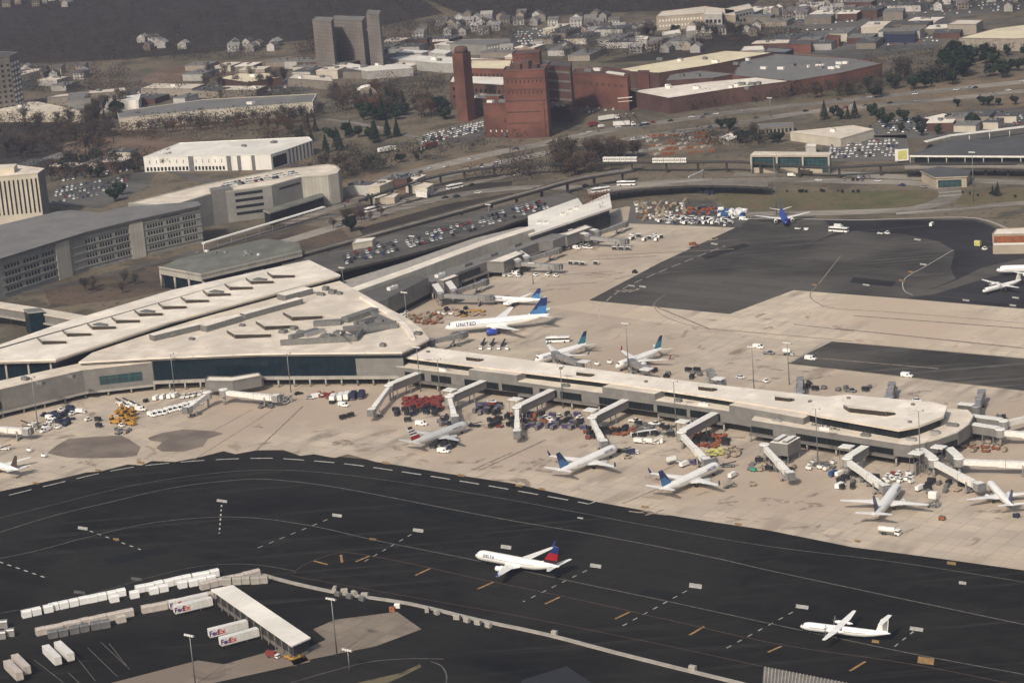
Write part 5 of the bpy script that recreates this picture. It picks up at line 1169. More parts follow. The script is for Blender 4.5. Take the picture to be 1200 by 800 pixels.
jetbridge('grey jet bridge reaching the nose of the large widebody', (505, 401), (541, 392.5), 'grey', zr=6.5, zc_=5)
jetbridge('grey jet bridge reaching the small regional jet behind the widebody', (517, 346.5), (571, 349), 'grey', walk=(510, 337))
jetbridge('grey jet bridge angled away beside the one for the regional jet', (532, 343), (567, 331), 'grey', walk=(524, 332))
jetbridge('grey jet bridge in the middle of the far pier stretching straight right', (608, 309), (652, 312.5), 'grey', walk=(585, 298))
jetbridge('grey jet bridge in the middle of the far pier angled up to the right', (618, 305), (653, 294), 'grey', walk=(604, 296))
jetbridge('grey jet bridge near the white hall stretching straight right', (689, 278.5), (730, 283), 'grey', walk=(668, 273))
jetbridge('grey jet bridge near the white hall angled up to the right', (700, 274), (731, 263), 'grey', walk=(680, 270))
# grey gatehouses on the apron side of the hub and far pier
def gatehouse(label, px, z=9):
    t = building('gatehouse', label, P(px, z), z, 'wall_grey', 'roof_white', z0=3, cat='gatehouse')
gatehouse('grey gatehouse with a white roof in front of the blue glass hub', [(240, 446.5), (272, 447), (306, 440.5), (303, 437), (272, 442), (244, 441.5)], 8)
gatehouse('grey gatehouse with a white roof, nearest the hub on the far pier', [(500, 329), (520, 329.5), (537, 323.5), (530, 320), (505, 325)], 9)
gatehouse('grey gatehouse with a white roof, middle one on the far pier', [(562, 307), (590, 307.5), (614, 297), (604, 294), (572, 303)], 9)
gatehouse('grey gatehouse with a white roof, beside the bright white hall', [(646, 276), (664, 277), (694, 266.5), (686, 264), (662, 273)], 9)
# ================================================================== VEHICLES AND EQUIPMENT
PR = {}
def wheels(mb, L, W, r=.35, fr=.32, n=2):
    for i in ((-1, 1) if n == 2 else (-1, .55, 1)):
        for s in (-1, 1): mb.tube((i*L*fr, s*(W/2-.22), r), (i*L*fr, s*(W/2+.02), r), r, r, 'tyre', 10, False)
def proto(kind, m, m2=None):
    key = (kind, m, m2)
    if key in PR: return PR[key]
    names = {'cart': 'baggage_cart', 'tug': 'baggage_tug', 'belt': 'belt_loader', 'van': 'van', 'pickup': 'pickup_truck', 'lift': 'lifting_truck', 'bus': 'bus', 'tanker': 'tanker_truck', 'uld': 'cargo_container', 'dolly': 'cargo_dolly', 'semi': 'semi_truck', 'car': 'parked_car', 'trailer': 'box_trailer', 'boxtruck': 'box_truck', 'stairs': 'boarding_stairs', 'gpu': 'ground_power_cart', 'deicer': 'service_machine'}
    t = thing(names[kind], 'x', 'x')
    def part(n, mb): return mb.build(n, t)
    if kind == 'cart':
        b = MB(); b.box((0, 0, .45), (3.3, 1.7, .18), 'steel'); wheels(b, 3.3, 1.7, .25); b.beam((1.6, 0, .5), (2.5, 0, .35), .1, .1, 'steel'); part('chassis', b)
        b = MB(); b.box((0, 0, .63), (3.0, 1.6, 1.35), m2 or 'black'); part('curtain', b)
        b = MB(); b.box((0, 0, 1.98), (3.2, 1.75, .12), m)
        for i in (-1, 1): b.box((i*1.56, 0, .63), (.08, 1.7, 1.35), m)
        part('canopy', b)
    elif kind == 'dolly':
        b = MB(); b.box((0, 0, .5), (3.4, 2.2, .2), m); wheels(b, 3.4, 2.2, .25)
        for i in (-1.6, 1.6): b.box((i, 0, .7), (.1, 2.2, .5), m)
        b.beam((1.7, 0, .5), (2.7, 0, .3), .1, .1, 'steel')
        part('frame', b)
        if m2: b = MB(); b.box((0, 0, .72), (2.6, 1.7, 1.2), m2); part('load', b)
    elif kind == 'tug':
        b = MB(); b.box((0, 0, .35), (2.9, 1.6, .75), m); b.box((-.9, 0, 1.1), (.9, 1.5, .35), m); wheels(b, 2.9, 1.6, .35); part('body', b)
        b = MB(); b.box((.1, 0, 1.1), (1.2, 1.4, .75), 'window'); b.box((.1, 0, 1.85), (1.4, 1.5, .1), m); part('cab', b)
    elif kind == 'belt':
        b = MB(); b.box((0, 0, .35), (5.4, 1.7, .6), m); wheels(b, 5.4, 1.7, .38); b.box((-1.7, .45, .95), (1.0, .7, .8), m); part('body', b)
        b = MB(); b.beam((-3.4, -.2, .9), (3.6, -.2, 2.5), .9, .22, 'black'); part('conveyor', b)
    elif kind in ('van', 'pickup', 'car'):
        L, W, H = {'van': (5.6, 2.0, 2.2), 'pickup': (5.6, 1.95, 1.8), 'car': (4.5, 1.8, 1.45)}[kind]
        b = MB(); hl = L/2; w = W/2
        sec = {'van': [(-hl, .4, 1.9), (-hl+.15, .35, H), (hl*.45, .35, H), (hl*.66, .35, 1.25), (hl, .4, 1.0)], 'pickup': [(-hl, .5, 1.0), (-hl*.1, .45, 1.05), (hl*.45, .45, 1.08), (hl*.92, .45, 1.0), (hl, .5, .8)], 'car': [(-hl, .4, .85), (-hl*.85, .3, .95), (hl*.35, .3, .92), (hl*.9, .3, .75), (hl, .4, .6)]}[kind]
        b.rings([[(x, -w, z0), (x, w, z0), (x, w*.96, z1*.7+z0*.3), (x, w*.88, z1), (x, -w*.88, z1), (x, -w*.96, z1*.7+z0*.3)] for x, z0, z1 in sec], m, False); wheels(b, L, W, .34)
        if kind == 'van':
            for s in (-1, 1): b.box((hl*.25, s*w*.97, 1.2), (1.0, .08, .6), 'window')
            b.face([(hl*.47, -w*.8, H-.06), (hl*.67, -w*.85, 1.32), (hl*.67, w*.85, 1.32), (hl*.47, w*.8, H-.06)], 'window')
        else:
            x0, x1, zt = (-.2, 1.3, 1.8) if kind == 'pickup' else (-hl*.62, hl*.22, 1.45); z0 = 1.02 if kind == 'pickup' else .9
            b.rings([[(x, -ww, z), (x, ww, z)] + [(x2, ww*.82, zt), (x2, -ww*.82, zt)] for x, x2, ww, z in ((x0-.25, x0+.2, w*.9, z0), (x1+.4, x1-.3, w*.9, z0))], 'window', False)
            b.box(((x0+x1)/2, 0, zt-.02), (x1-x0-.3, W*.74, .06), m)
        part('body', b)
    elif kind == 'bus':
        b = MB(); b.box((0, 0, .4), (12, 2.6, 1.1), m); b.box((0, 0, 2.5), (12, 2.6, .5), m); wheels(b, 12, 2.6, .5, .3); part('body', b)
        b = MB(); b.box((0, 0, 1.5), (11.9, 2.54, 1.0), 'window'); part('window_band', b)
        b = MB(); b.box((-2, 0, 3.0), (4, 1.8, .3), m); part('roof_unit', b)
    elif kind in ('lift', 'boxtruck', 'tanker'):
        b = MB(); b.box((3.2, 0, .5), (1.9, 2.3, 1.9), m); b.box((3.3, 0, 1.5), (1.75, 2.34, .65), 'window'); b.box((-.6, 0, .6), (7.4, 2.2, .35), 'steel'); part('cab', b)
        for i in (-2.6, -1.5, 2.8):
            for s in (-1, 1): w_ = MB(); w_.tube((i, s*.8, .5), (i, s*1.15, .5), .5, .5, 'tyre', 10, False); part('wheel', w_)
        b = MB()
        if kind == 'tanker': b.rings([[(x, 1.2*r*math.cos(k*math.pi/6), 2.0+1.05*r*math.sin(k*math.pi/6)) for k in range(12)] for x, r in ((-4.6, .7), (-4.4, 1), (1.9, 1), (2.1, .7))], m2 or m)
        elif kind == 'lift': b.box((-1.1, 0, 2.6), (6.0, 2.4, 2.2), m2 or m); b.beam((-3.4, -.9, 1), (1.2, -.9, 2.5), .2, .2, 'steel'); b.beam((1.2, .9, 1), (-3.4, .9, 2.5), .2, .2, 'steel'); b.box((2.4, 0, 2.6), (1.6, 2.3, .15), 'steel')
        else: b.box((-1.1, 0, 1.0), (6.2, 2.4, 2.5), m2 or m)
        part('tank' if kind == 'tanker' else 'cargo_box', b)
    elif kind == 'uld':
        b = MB(); b.rings([[(x, -1.2, .25), (x, 1.2, .25), (x, 1.2, 2.5), (x, .85, 2.95), (x, -.85, 2.95), (x, -1.2, 2.5)] for x in (-1.72, 1.72)], m, False); part('shell', b)
        b = MB(); b.box((0, 0, .08), (3.3, 2.4, .17), 'steel')
        for s in (-1, 1): b.box((0, s*1.16, .3), (.14, .06, 1.6), 'steel')
        part('base', b)
    elif kind == 'trailer':
        b = MB(); b.box((0, 0, 1.15), (14.6, 2.6, 2.85), m); part('box', b)
        b = MB(); b.box((0, 0, .8), (14.2, 2.2, .35), 'steel'); b.box((2.5, 0, .2), (.3, 2.0, .7), 'steel')
        part('chassis', b)
        for i in (-5.6, -4.3):
            for s in (-1, 1): w_ = MB(); w_.tube((i, s*.85, .5), (i, s*1.25, .5), .5, .5, 'tyre', 10, False); part('wheel', w_)
    elif kind == 'semi':
        b = MB(); b.box((-1.6, 0, 1.1), (12.5, 2.6, 2.8), m2 or m); part('box', b)
        b = MB(); b.box((6.6, 0, .5), (2.2, 2.4, 2.6), m); b.box((7.0, 0, 2.0), (1.5, 2.44, .8), 'window'); b.box((8.2, 0, .5), (1.2, 2.2, 1.2), m); b.box((0, 0, .7), (14, 2.2, .3), 'steel'); part('cab', b)
        for i in (-6.3, -5.2, 4.6, 7.9):
            for s in (-1, 1): w_ = MB(); w_.tube((i, s*.85, .5), (i, s*1.25, .5), .5, .5, 'tyre', 10, False); part('wheel', w_)
    elif kind == 'stairs':
        b = MB()
        for k in range(9): b.box((-2+k*.5, 0, .5+k*.33), (.5, 1.6, .15), m)
        for s in (-1, 1): b.beam((-2.2, s*.85, .6), (2.2, s*.85, 3.5), .1, .3, m); b.beam((-2.2, s*.85, 1.5), (2.2, s*.85, 4.4), .07, .07, m)
        b.box((0, 0, .2), (4.4, 1.8, .35), m2 or m); b.beam((1.8, 0, .4), (1.8, 0, 3.0), .3, 1.4, m2 or m); wheels(b, 4.4, 1.8, .35); part('frame', b)
    elif kind == 'gpu':
        b = MB(); b.box((0, 0, .4), (2.4, 1.5, 1.2), m); b.box((-.3, 0, 1.6), (1.2, 1.1, .2), m2 or 'steel'); wheels(b, 2.4, 1.5, .3); b.beam((1.2, 0, .5), (2.1, 0, .3), .1, .1, 'steel'); part('body', b)
    elif kind == 'deicer':
        b = MB(); b.box((0, 0, .5), (5.6, 2.2, 1.3), m); b.box((1.9, 0, 1.8), (1.5, 2.0, .9), 'window'); b.box((1.9, 0, 2.7), (1.6, 2.1, .1), m); wheels(b, 5.6, 2.2, .5); part('body', b)
        b = MB(); b.beam((-2.2, 0, 1.9), (1.2, .3, 3.6), .35, .35, m); b.box((1.5, .3, 3.2), (1.1, 1.1, 1.0), m); part('boom', b)
    PR[key] = Proto(t); return PR[key]
def put(kind, m, u, v, ang, label, cat, group=None, m2=None, z=.1, s=None):
    s = s or (.66 if kind in ('boxtruck', 'lift') else None)
    o = proto(kind, m, m2).place(at(u, v, z), AX+R(ang), label, cat, group, (s, s, s) if s else None); return o
CAT = {'cart': 'baggage cart', 'tug': 'tug', 'belt': 'belt loader', 'van': 'van', 'pickup': 'pickup', 'lift': 'lifting truck', 'bus': 'bus', 'uld': 'container', 'dolly': 'dolly', 'boxtruck': 'box truck', 'gpu': 'power cart', 'deicer': 'service machine', 'stairs': 'boarding stairs', 'car': 'car'}
ADJ = {'plane_white': 'white', 'unit_white': 'pale', 'red': 'red', 'black': 'dark', 'navy': 'navy', 'purple': 'purple', 'orange': 'orange', 'yellow': 'yellow', 'white': 'white', 'tan': 'tan', 'steel': 'grey', 'blue': 'blue', 'rust': 'rusty brown', 'car_white': 'white', 'car_silver': 'silver', 'car_grey': 'grey', 'car_black': 'black', 'car_red': 'red', 'car_blue': 'blue', 'metal': 'light grey', 'teal': 'green', 'lemon': 'pale yellow', 'concrete': 'stone grey'}
NOUN = dict(cart='covered baggage cart', tug='baggage tug', belt='belt loader', van='van', pickup='pickup truck', lift='lifting truck', uld='cargo container', dolly='low cargo dolly', boxtruck='box truck', gpu='power cart', deicer='machine with a boom', stairs='boarding stairs', car='car', bus='bus')
def cluster(items, cu, cv, su, sv, n, where, dist=3.2, ang=None, tilt=0):
    """items: (kind, material, weight[, second material])"""
    done = []; tries = 0
    while len(done) < n and tries < n*60:
        tries += 1; a, b = rnd.uniform(-1, 1), rnd.uniform(-1, 1)
        u = cu+a*su; v = cv+b*sv+a*tilt; p = at(u, v)
        if any((p-q).length < dist for q in done): continue
        done.append(p); it = rnd.choices(items, [i[2] for i in items])[0]
        an = rnd.choice([0, 90, 180, 270])+rnd.gauss(0, 10) if ang is None else ang+rnd.gauss(0, 5)
        adj = ADJ[it[1]] if len(it) < 4 or it[0] != 'cart' else ADJ[it[3]]
        put(it[0], it[1], u, v, an, f'{adj} {NOUN[it[0]]} {where}', CAT[it[0]], f'{adj} {NOUN[it[0]]}s {where}', it[3] if len(it) > 3 else None)
def row(kind, m, a, b, n, ang, label, group, m2=None, skip=(), jit=.25, z=.1):
    A, B = at(*a), at(*b); h0 = math.atan2((B-A).y, (B-A).x)
    for i in range(n):
        if i in skip: continue
        p = A+(B-A)*(i/max(1, n-1)); o = proto(kind, m, m2).place((p.x+rnd.gauss(0, jit), p.y+rnd.gauss(0, jit), z), h0+R(ang+rnd.gauss(0, 2.5)), label, CAT[kind], group)
# left apron
row('van', 'plane_white', (179, 488), (232, 474), 10, -85, 'white van in the slanting line of vans at the left of the white jet bridge', 'white vans in a slanting line')
row('van', 'plane_white', (184, 468), (206, 465), 4, 60, 'white van in the short row under the hub columns', 'white vans in a short row under the hub')
row('pickup', 'plane_white', (216, 466), (236, 463), 4, 60, 'white pickup in the row just right of the short van row', 'white pickups beside the van row')
put('gpu', 'black', 171, 471, 90, 'black power cart standing alone left of the short van row', 'power cart')
put('cart', 'black', 115, 493.5, 0, 'black baggage cart left of the yellow machines, further one of two', 'baggage cart'); put('cart', 'black', 116, 500.5, 0, 'black baggage cart left of the yellow machines, nearer one of two', 'baggage cart')
cluster([('deicer', 'yellow', 4), ('belt', 'yellow', 3), ('dolly', 'orange', 1)], 146, 490, 13, 8, 13, 'in the yellow cluster on the left apron', 2.8)
cluster([('gpu', 'plane_white', 2), ('belt', 'white', 2), ('stairs', 'tan', 1)], 150, 475, 9, 3, 6, 'just behind the yellow machines', 2.8)
put('van', 'plane_white', 165, 481, 20, 'white van parked beside the yellow machines', 'van')
put('tug', 'plane_white', 143, 500, 0, 'white and dark tug at the front of the yellow cluster', 'tug')
cluster([('tug', 'plane_white', 3), ('pickup', 'navy', 3), ('van', 'navy', 2), ('van', 'plane_white', 2), ('pickup', 'plane_white', 1)], 70, 492, 17, 10, 17, 'in the dark and white group under the short pier', 4.3, tilt=-4)
put('boxtruck', 'plane_white', 95, 484, 12, 'white box truck parked under the short pier', 'box truck'); put('tug', 'unit_white', 103, 493, 80, 'pale tug in front of the white box truck', 'tug')
cluster([('gpu', 'plane_white', 1), ('belt', 'tan', 1), ('stairs', 'unit_white', 1)], 36, 501, 7, 4, 7, 'by the left edge jet bridge', 2.6)
put('belt', 'white', 5, 527, 30, 'white belt loader behind the brown finned plane', 'belt loader'); put('gpu', 'plane_white', 35, 529, 0, 'white power cart right of the brown fin, left one', 'power cart'); put('gpu', 'plane_white', 52, 535.5, 0, 'white power cart right of the brown fin, right one', 'power cart')
cluster([('gpu', 'tan', 1), ('dolly', 'steel', 2)], 146, 506, 8, 2.5, 5, 'scattered in front of the yellow cluster', 2.6)
# hub front
for k, (u, v) in enumerate(((391, 470), (400, 468.5), (407, 467.5), (415, 466.5), (424, 465.5))):
    put('boxtruck', 'plane_white' if k < 4 else 'navy', u, v, 118, ('white box truck in the row under the hub, ' if k < 4 else 'navy box truck at the right end of the row under the hub, ')+['leftmost', 'second from left', 'middle', 'fourth from left', 'beside the wall'][k], 'box truck', None, ['plane_white', 'plane_white', 'plane_white', 'navy', 'navy'][k], s=1.0)
put('van', 'plane_white', 403, 476, 0, 'white van right before the row of box trucks', 'van'); put('gpu', 'black', 389, 473, 0, 'black cart at the left end of the box truck row', 'cart')
put('cart', 'black', 402, 491, 75, 'dark baggage cart alone on the apron, left of two', 'baggage cart'); put('cart', 'black', 411, 488.5, 75, 'dark baggage cart alone on the apron, right of two', 'baggage cart')
cluster([('dolly', 'red', 3), ('dolly', 'orange', 1)], 380, 464, 8, 2.5, 6, 'left of the row of box trucks', 2.6)
put('car', 'car_silver', 364, 467, 20, 'silver car beside the red dollies under the hub', 'car'); put('van', 'plane_white', 372, 465.5, 60, 'white van beside the red dollies under the hub', 'van'); put('car', 'car_black', 350, 462, 60, 'black car near the long white jet bridge', 'car')
cluster([('gpu', 'steel', 1), ('stairs', 'metal', 1), ('tug', 'white', 1)], 333, 470, 6, 4, 5, 'at the end of the long white jet bridge', 2.6)
cluster([('gpu', 'blue', 1), ('tug', 'steel', 1), ('dolly', 'steel', 1)], 312, 476, 8, 2, 4, 'under the long white jet bridge', 2.8)
# red heap
cluster([('cart', 'red', 2, 'red'), ('dolly', 'red', 4), ('cart', 'black', 1)], 489, 473, 15, 6, 24, 'in the red heap below the near pier', 2.3)
cluster([('cart', 'red', 2, 'red'), ('dolly', 'red', 2)], 512, 474, 6, 7, 12, 'in the second red heap below the near pier', 2.3)
cluster([('cart', 'black', 3), ('tug', 'black', 1), ('cart', 'black', 2, 'navy')], 490, 484, 26, 5, 12, 'in front of the red heap', 3.4)
put('van', 'plane_white', 494, 498, 15, 'white van parked left of the striped tail jet', 'van')
put('cart', 'black', 478, 494, 30, 'dark baggage cart left of the lone white van', 'baggage cart'); put('belt', 'black', 556, 500, 20, 'dark belt loader before the nose of the striped tail jet', 'belt loader')
cluster([('cart', 'black', 3), ('cart', 'steel', 1, 'navy'), ('tug', 'black', 1)], 520, 522, 14, 5, 10, 'lined up behind the wing of the striped tail jet', 3.2)
put('van', 'plane_white', 520, 530, 10, 'white van with dark load behind the striped tail jet', 'van')
cluster([('tug', 'black', 1), ('gpu', 'steel', 1), ('belt', 'steel', 1)], 521, 495, 8, 4, 6, 'around the jet bridge of the striped tail jet', 2.8)
cluster([('cart', 'black', 3), ('gpu', 'steel', 2), ('tug', 'black', 1), ('dolly', 'steel', 2)], 765, 505, 22, 7, 18, 'under the pier beside the two white pickups', 3.6)
cluster([('cart', 'black', 3), ('gpu', 'tan', 1), ('dolly', 'steel', 2)], 905, 545, 26, 8, 16, 'around the big grey gate block', 3.6)
cluster([('cart', 'black', 2), ('gpu', 'steel', 2), ('belt', 'steel', 1)], 1010, 565, 26, 8, 14, 'left of the airliner above the tanker', 3.6)
cluster([('gpu', 'steel', 2), ('cart', 'black', 2), ('dolly', 'tan', 1)], 1110, 572, 26, 7, 12, 'between the two right hand airliners', 3.6)
cluster([('gpu', 'steel', 2), ('tug', 'black', 1), ('cart', 'black', 1)], 800, 440, 40, 5, 10, 'behind the pier right of the teal tail pair', 4)
cluster([('gpu', 'steel', 2), ('cart', 'black', 2), ('stairs', 'steel', 1)], 990, 455, 60, 4, 10, 'behind the pier near the rounded end', 4)
# under the near pier: purple and dark carts
cluster([('cart', 'black', 3), ('cart', 'steel', 3, 'purple'), ('cart', 'red', 1, 'red')], 572, 481, 16, 5, 14, 'right of the striped tail jet', 3.2)
cluster([('cart', 'black', 5), ('dolly', 'red', 2)], 590, 493, 16, 8, 15, 'left of the planeless jet bridge', 3.1)
cluster([('cart', 'black', 3), ('cart', 'steel', 5, 'purple'), ('tug', 'white', 1), ('cart', 'rust', 1, 'rust')], 650, 495, 34, 8, 34, 'in the purple cart field left of the globe tail jet', 3.4)
put('car', 'car_white', 577, 471.5, 10, 'white car under the pier right of the striped tail jet', 'car'); put('pickup', 'plane_white', 744, 494, 8, 'white pickup under the near pier, left of two', 'pickup'); put('pickup', 'plane_white', 767, 497.5, 8, 'white pickup under the near pier, right of two', 'pickup')
cluster([('gpu', 'red', 1), ('dolly', 'steel', 1), ('cart', 'black', 1)], 694, 508, 8, 7, 9, 'around the jet bridge of the globe tail jet', 2.6)
cluster([('dolly', 'rust', 2), ('cart', 'black', 1), ('dolly', 'steel', 1)], 726, 506, 18, 4, 16, 'behind the globe tail jet under the pier', 2.5)
row('cart', 'plane_white', (743, 512), (765, 508.5), 4, 0, 'white topped baggage cart in the row right of the globe tail jet', 'white topped carts right of the globe tail jet')
row('boxtruck', 'lemon', (750, 518.5), (762, 518), 2, 4, 'pale yellow box truck right of the globe tail jet', 'pale yellow box trucks', 'unit_white') if 0 else None
put('boxtruck', 'unit_white', 750, 519, 4, 'pale box truck right of the globe tail jet, left of two', 'box truck'); put('boxtruck', 'unit_white', 762, 519.5, 4, 'pale box truck right of the globe tail jet, right of two', 'box truck'); put('stairs', 'unit_white', 771, 519, 0, 'pale boarding stairs right of the two pale box trucks', 'boarding stairs')
put('belt', 'black', 730, 530, 20, 'dark belt loader at the nose of the globe tail jet', 'belt loader'); put('boxtruck', 'plane_white', 741, 532, 35, 'white and navy truck before the nose of the globe tail jet', 'box truck', None, 'navy'); put('tug', 'tan', 735, 537, 30, 'tan tug under the nose of the globe tail jet', 'tug')
put('lift', 'plane_white', 789, 543, 60, 'white lifting truck standing alone between the two blue tail jets', 'lifting truck')
put('boxtruck', 'plane_white', 803, 546, 80, 'white truck behind the wing of the blue tail jet', 'box truck'); put('cart', 'steel', 811, 544, 10, 'purple baggage cart beside the white truck', 'baggage cart', None, 'purple')
cluster([('dolly', 'rust', 3), ('cart', 'black', 2), ('dolly', 'steel', 1), ('dolly', 'red', 1)], 832, 517, 20, 7, 26, 'in the brown heap under the pier', 2.5)
cluster([('gpu', 'lemon', 1), ('dolly', 'lemon', 2)], 841, 531, 9, 3, 6, 'in front of the brown heap', 2.6)
cluster([('dolly', 'tan', 2), ('gpu', 'tan', 2)], 860, 530, 8, 6, 8, 'right of the brown heap', 2.6)
cluster([('gpu', 'steel', 2), ('tug', 'black', 1), ('belt', 'steel', 1)], 828, 543, 10, 3, 7, 'around the jet bridge of the blue tail jet', 2.8)
put('belt', 'steel', 853, 547, 25, 'grey belt loader at the nose of the blue tail jet', 'belt loader'); put('boxtruck', 'white', 859, 559, 90, 'small white truck right of the blue tail jet', 'box truck'); put('lift', 'concrete', 855, 571, 60, 'stone grey lifting truck by the wingtip of the blue tail jet', 'lifting truck')
put('gpu', 'teal', 883, 552, 0, 'green square tank cart on the open apron', 'tank cart'); put('gpu', 'tan', 882, 569, 40, 'brown cart on the open apron below the green one', 'cart'); put('stairs', 'steel', 905, 551, 0, 'grey boarding stairs beside the gate block bridge', 'boarding stairs')
# right part of the near pier
put('lift', 'plane_white', 985, 560, 80, 'white lifting truck beside a blue truck at the pier end', 'lifting truck'); put('boxtruck', 'blue', 977, 557, 85, 'blue truck beside a white lifting truck at the pier end', 'box truck'); put('van', 'plane_white', 985, 571, 85, 'white van below the white lifting truck', 'van')
cluster([('dolly', 'steel', 2), ('gpu', 'unit_white', 1), ('tug', 'black', 1)], 962, 547, 16, 4, 10, 'under the pier end left side', 2.8)
cluster([('tug', 'plane_white', 3), ('dolly', 'red', 2), ('gpu', 'unit_white', 1)], 1053, 561, 15, 5, 20, 'between the two pale bridges at the pier end', 2.8)
put('boxtruck', 'plane_white', 1079, 574, 80, 'white truck right of the airliner above the tanker', 'box truck'); put('belt', 'navy', 1088, 575, -40, 'navy belt loader right of the airliner above the tanker', 'belt loader'); put('uld', 'unit_white', 1094, 584, 0, 'pale square container right of the navy belt loader', 'container')
put('tanker', 'plane_white', 1043, 626, 4, 'long white tanker truck at the taxiway edge', 'tanker', None, 'unit_white'); put('gpu', 'rust', 1104, 609, 0, 'brown cart alone on the apron right of the tanker', 'cart')
put('gpu', 'navy', 1191, 606, 0, 'small dark navy box behind the dark teal finned airliner', 'cart'); put('stairs', 'steel', 1093, 594, 20, 'grey boarding stairs at the wingtip of the airliner above the tanker', 'boarding stairs')  # small navy shape set where a dark blob lies behind the tail
cluster([('cart', 'black', 2), ('gpu', 'steel', 1), ('dolly', 'steel', 1)], 1150, 500, 30, 14, 18, 'among the bridges at the rounded pier end', 4)
cluster([('gpu', 'tan', 2), ('dolly', 'rust', 1)], 1155, 525, 26, 6, 10, 'below the rounded pier end', 4)
# far side of the near pier
put('bus', 'plane_white', 654, 401, 25, 'white bus with dark windows behind the left teal tail jet', 'bus')
put('van', 'plane_white', 889, 408, 0, 'white van on the far apron, furthest left of three', 'van'); put('pickup', 'steel', 901, 415, 10, 'grey pickup on the far apron between two white ones', 'pickup'); put('lift', 'plane_white', 924, 416, 0, 'white truck at the corner of the asphalt patch', 'truck')
put('van', 'plane_white', 950, 421.5, 0, 'white van on the corner of the asphalt patch', 'van'); put('van', 'plane_white', 1063, 441.5, 0, 'white van on the edge of the asphalt patch', 'van'); put('pickup', 'steel', 997, 459, 0, 'small grey pickup behind the pier roof', 'pickup')
put('car', 'car_white', 868, 443, 0, 'white car behind the pier left of the lamp mast', 'car'); put('tug', 'plane_white', 898, 448, 0, 'white and red tug right of the lamp mast', 'tug'); put('car', 'car_white', 1075, 470, 0, 'white car close behind the rounded pier end', 'car')
put('gpu', 'white', 632, 419, 0, 'white power cart left of the left teal tail jet, outer of two', 'power cart'); put('gpu', 'white', 640, 421, 0, 'white power cart left of the left teal tail jet, inner of two', 'power cart')
put('gpu', 'plane_white', 700, 428, 0, 'white cart between the teal tail pair, left', 'cart'); put('gpu', 'plane_white', 715, 426, 0, 'white cart between the teal tail pair, right', 'cart'); put('tug', 'plane_white', 726, 430, 0, 'white tug under the nose of the right teal tail jet', 'tug')
row('tug', 'plane_white', (563, 410), (594, 410), 4, 100, 'white tug in the row before the large widebody', 'white tugs before the large widebody'); row('belt', 'steel', (566, 404), (590, 405), 3, 100, 'grey belt loader behind the tug row of the widebody', 'grey belt loaders behind the tug row')
cluster([('cart', 'tan', 2, 'tan'), ('dolly', 'rust', 2), ('dolly', 'tan', 2)], 500, 374, 22, 6, 24, 'in the tan heap left of the widebody', 2.9)
cluster([('gpu', 'white', 1), ('tug', 'black', 1), ('dolly', 'tan', 2)], 530, 366, 22, 4, 16, 'in the loose group behind the widebody nose', 3.2)
cluster([('dolly', 'yellow', 1), ('dolly', 'tan', 3)], 555, 368, 12, 3, 9, 'in the ochre stack behind the widebody', 2.7)
put('van', 'plane_white', 471, 372, 60, 'white van beside the lamp mast left of the tan heap', 'van'); put('tug', 'unit_white', 476, 368, 60, 'pale tug behind the white van by the lamp mast', 'tug')
cluster([('cart', 'steel', 2, 'navy'), ('gpu', 'steel', 1)], 585, 352, 14, 2, 6, 'under the small regional jet', 3)
cluster([('pickup', 'plane_white', 2), ('tug', 'plane_white', 2), ('gpu', 'steel', 1)], 555, 322, 14, 4, 12, 'in front of the middle far pier gatehouse', 3.4)
cluster([('van', 'plane_white', 2), ('tug', 'plane_white', 2), ('cart', 'black', 1)], 602, 322, 12, 3, 8, 'below the middle far pier bridges', 3.6)
cluster([('pickup', 'plane_white', 2), ('tug', 'plane_white', 2), ('van', 'plane_white', 1)], 676, 290, 16, 2.5, 12, 'in front of the gatehouse by the white hall', 3.6)
for k, u in enumerate((628, 642, 652)): put('tug', 'plane_white', u, 323.5+(k == 2), 0, 'white tug below the straight far pier bridge, '+['left of three', 'middle of three', 'right of three'][k], 'tug')
row('cart', 'plane_white', (670, 310), (684, 311), 3, 0, 'white topped cart in the row of three on the far apron', 'white topped carts in a row of three'); put('cart', 'plane_white', 699, 310, 0, 'lone white topped cart right of the row of three', 'baggage cart')
row('cart', 'plane_white', (721, 293), (736, 293.5), 3, 0, 'white topped cart in the row near the straight white hall bridge', 'white topped carts by the white hall bridge')
cluster([('cart', 'plane_white', 3), ('tug', 'plane_white', 1)], 757, 280, 18, 4, 9, 'on the apron below the equipment lot', 3.6)
put('tug', 'black', 744, 320, 0, 'black tug on the edge of the grey asphalt', 'tug'); put('lift', 'rust', 813, 290, 60, 'brown truck on the asphalt edge, nearer of two', 'truck'); put('pickup', 'tan', 836, 282, 60, 'tan pickup on the asphalt edge, further of two', 'pickup')
# crowded equipment lot
cluster([('cart', 'tan', 3, 'tan'), ('dolly', 'rust', 2), ('stairs', 'tan', 1), ('gpu', 'unit_white', 2)], 775, 249, 30, 10, 60, 'in the tan half of the crowded equipment lot', 3)
cluster([('dolly', 'orange', 4), ('dolly', 'red', 2), ('cart', 'steel', 2, 'navy'), ('dolly', 'rust', 3)], 823, 248, 17, 4, 30, 'in the orange middle of the equipment lot', 2.6)
cluster([('cart', 'plane_white', 3), ('tug', 'plane_white', 2), ('cart', 'steel', 1, 'navy')], 815, 260, 42, 4, 44, 'along the front of the equipment lot', 3.2, tilt=1)
cluster([('van', 'plane_white', 3), ('uld', 'plane_white', 2), ('uld', 'blue', 1)], 858, 252, 14, 4, 22, 'at the white right end of the equipment lot', 3.2)
cluster([('boxtruck', 'navy', 1, 'navy'), ('van', 'navy', 1)], 828, 226, 10, 2, 5, 'under the ring bridge', 4)
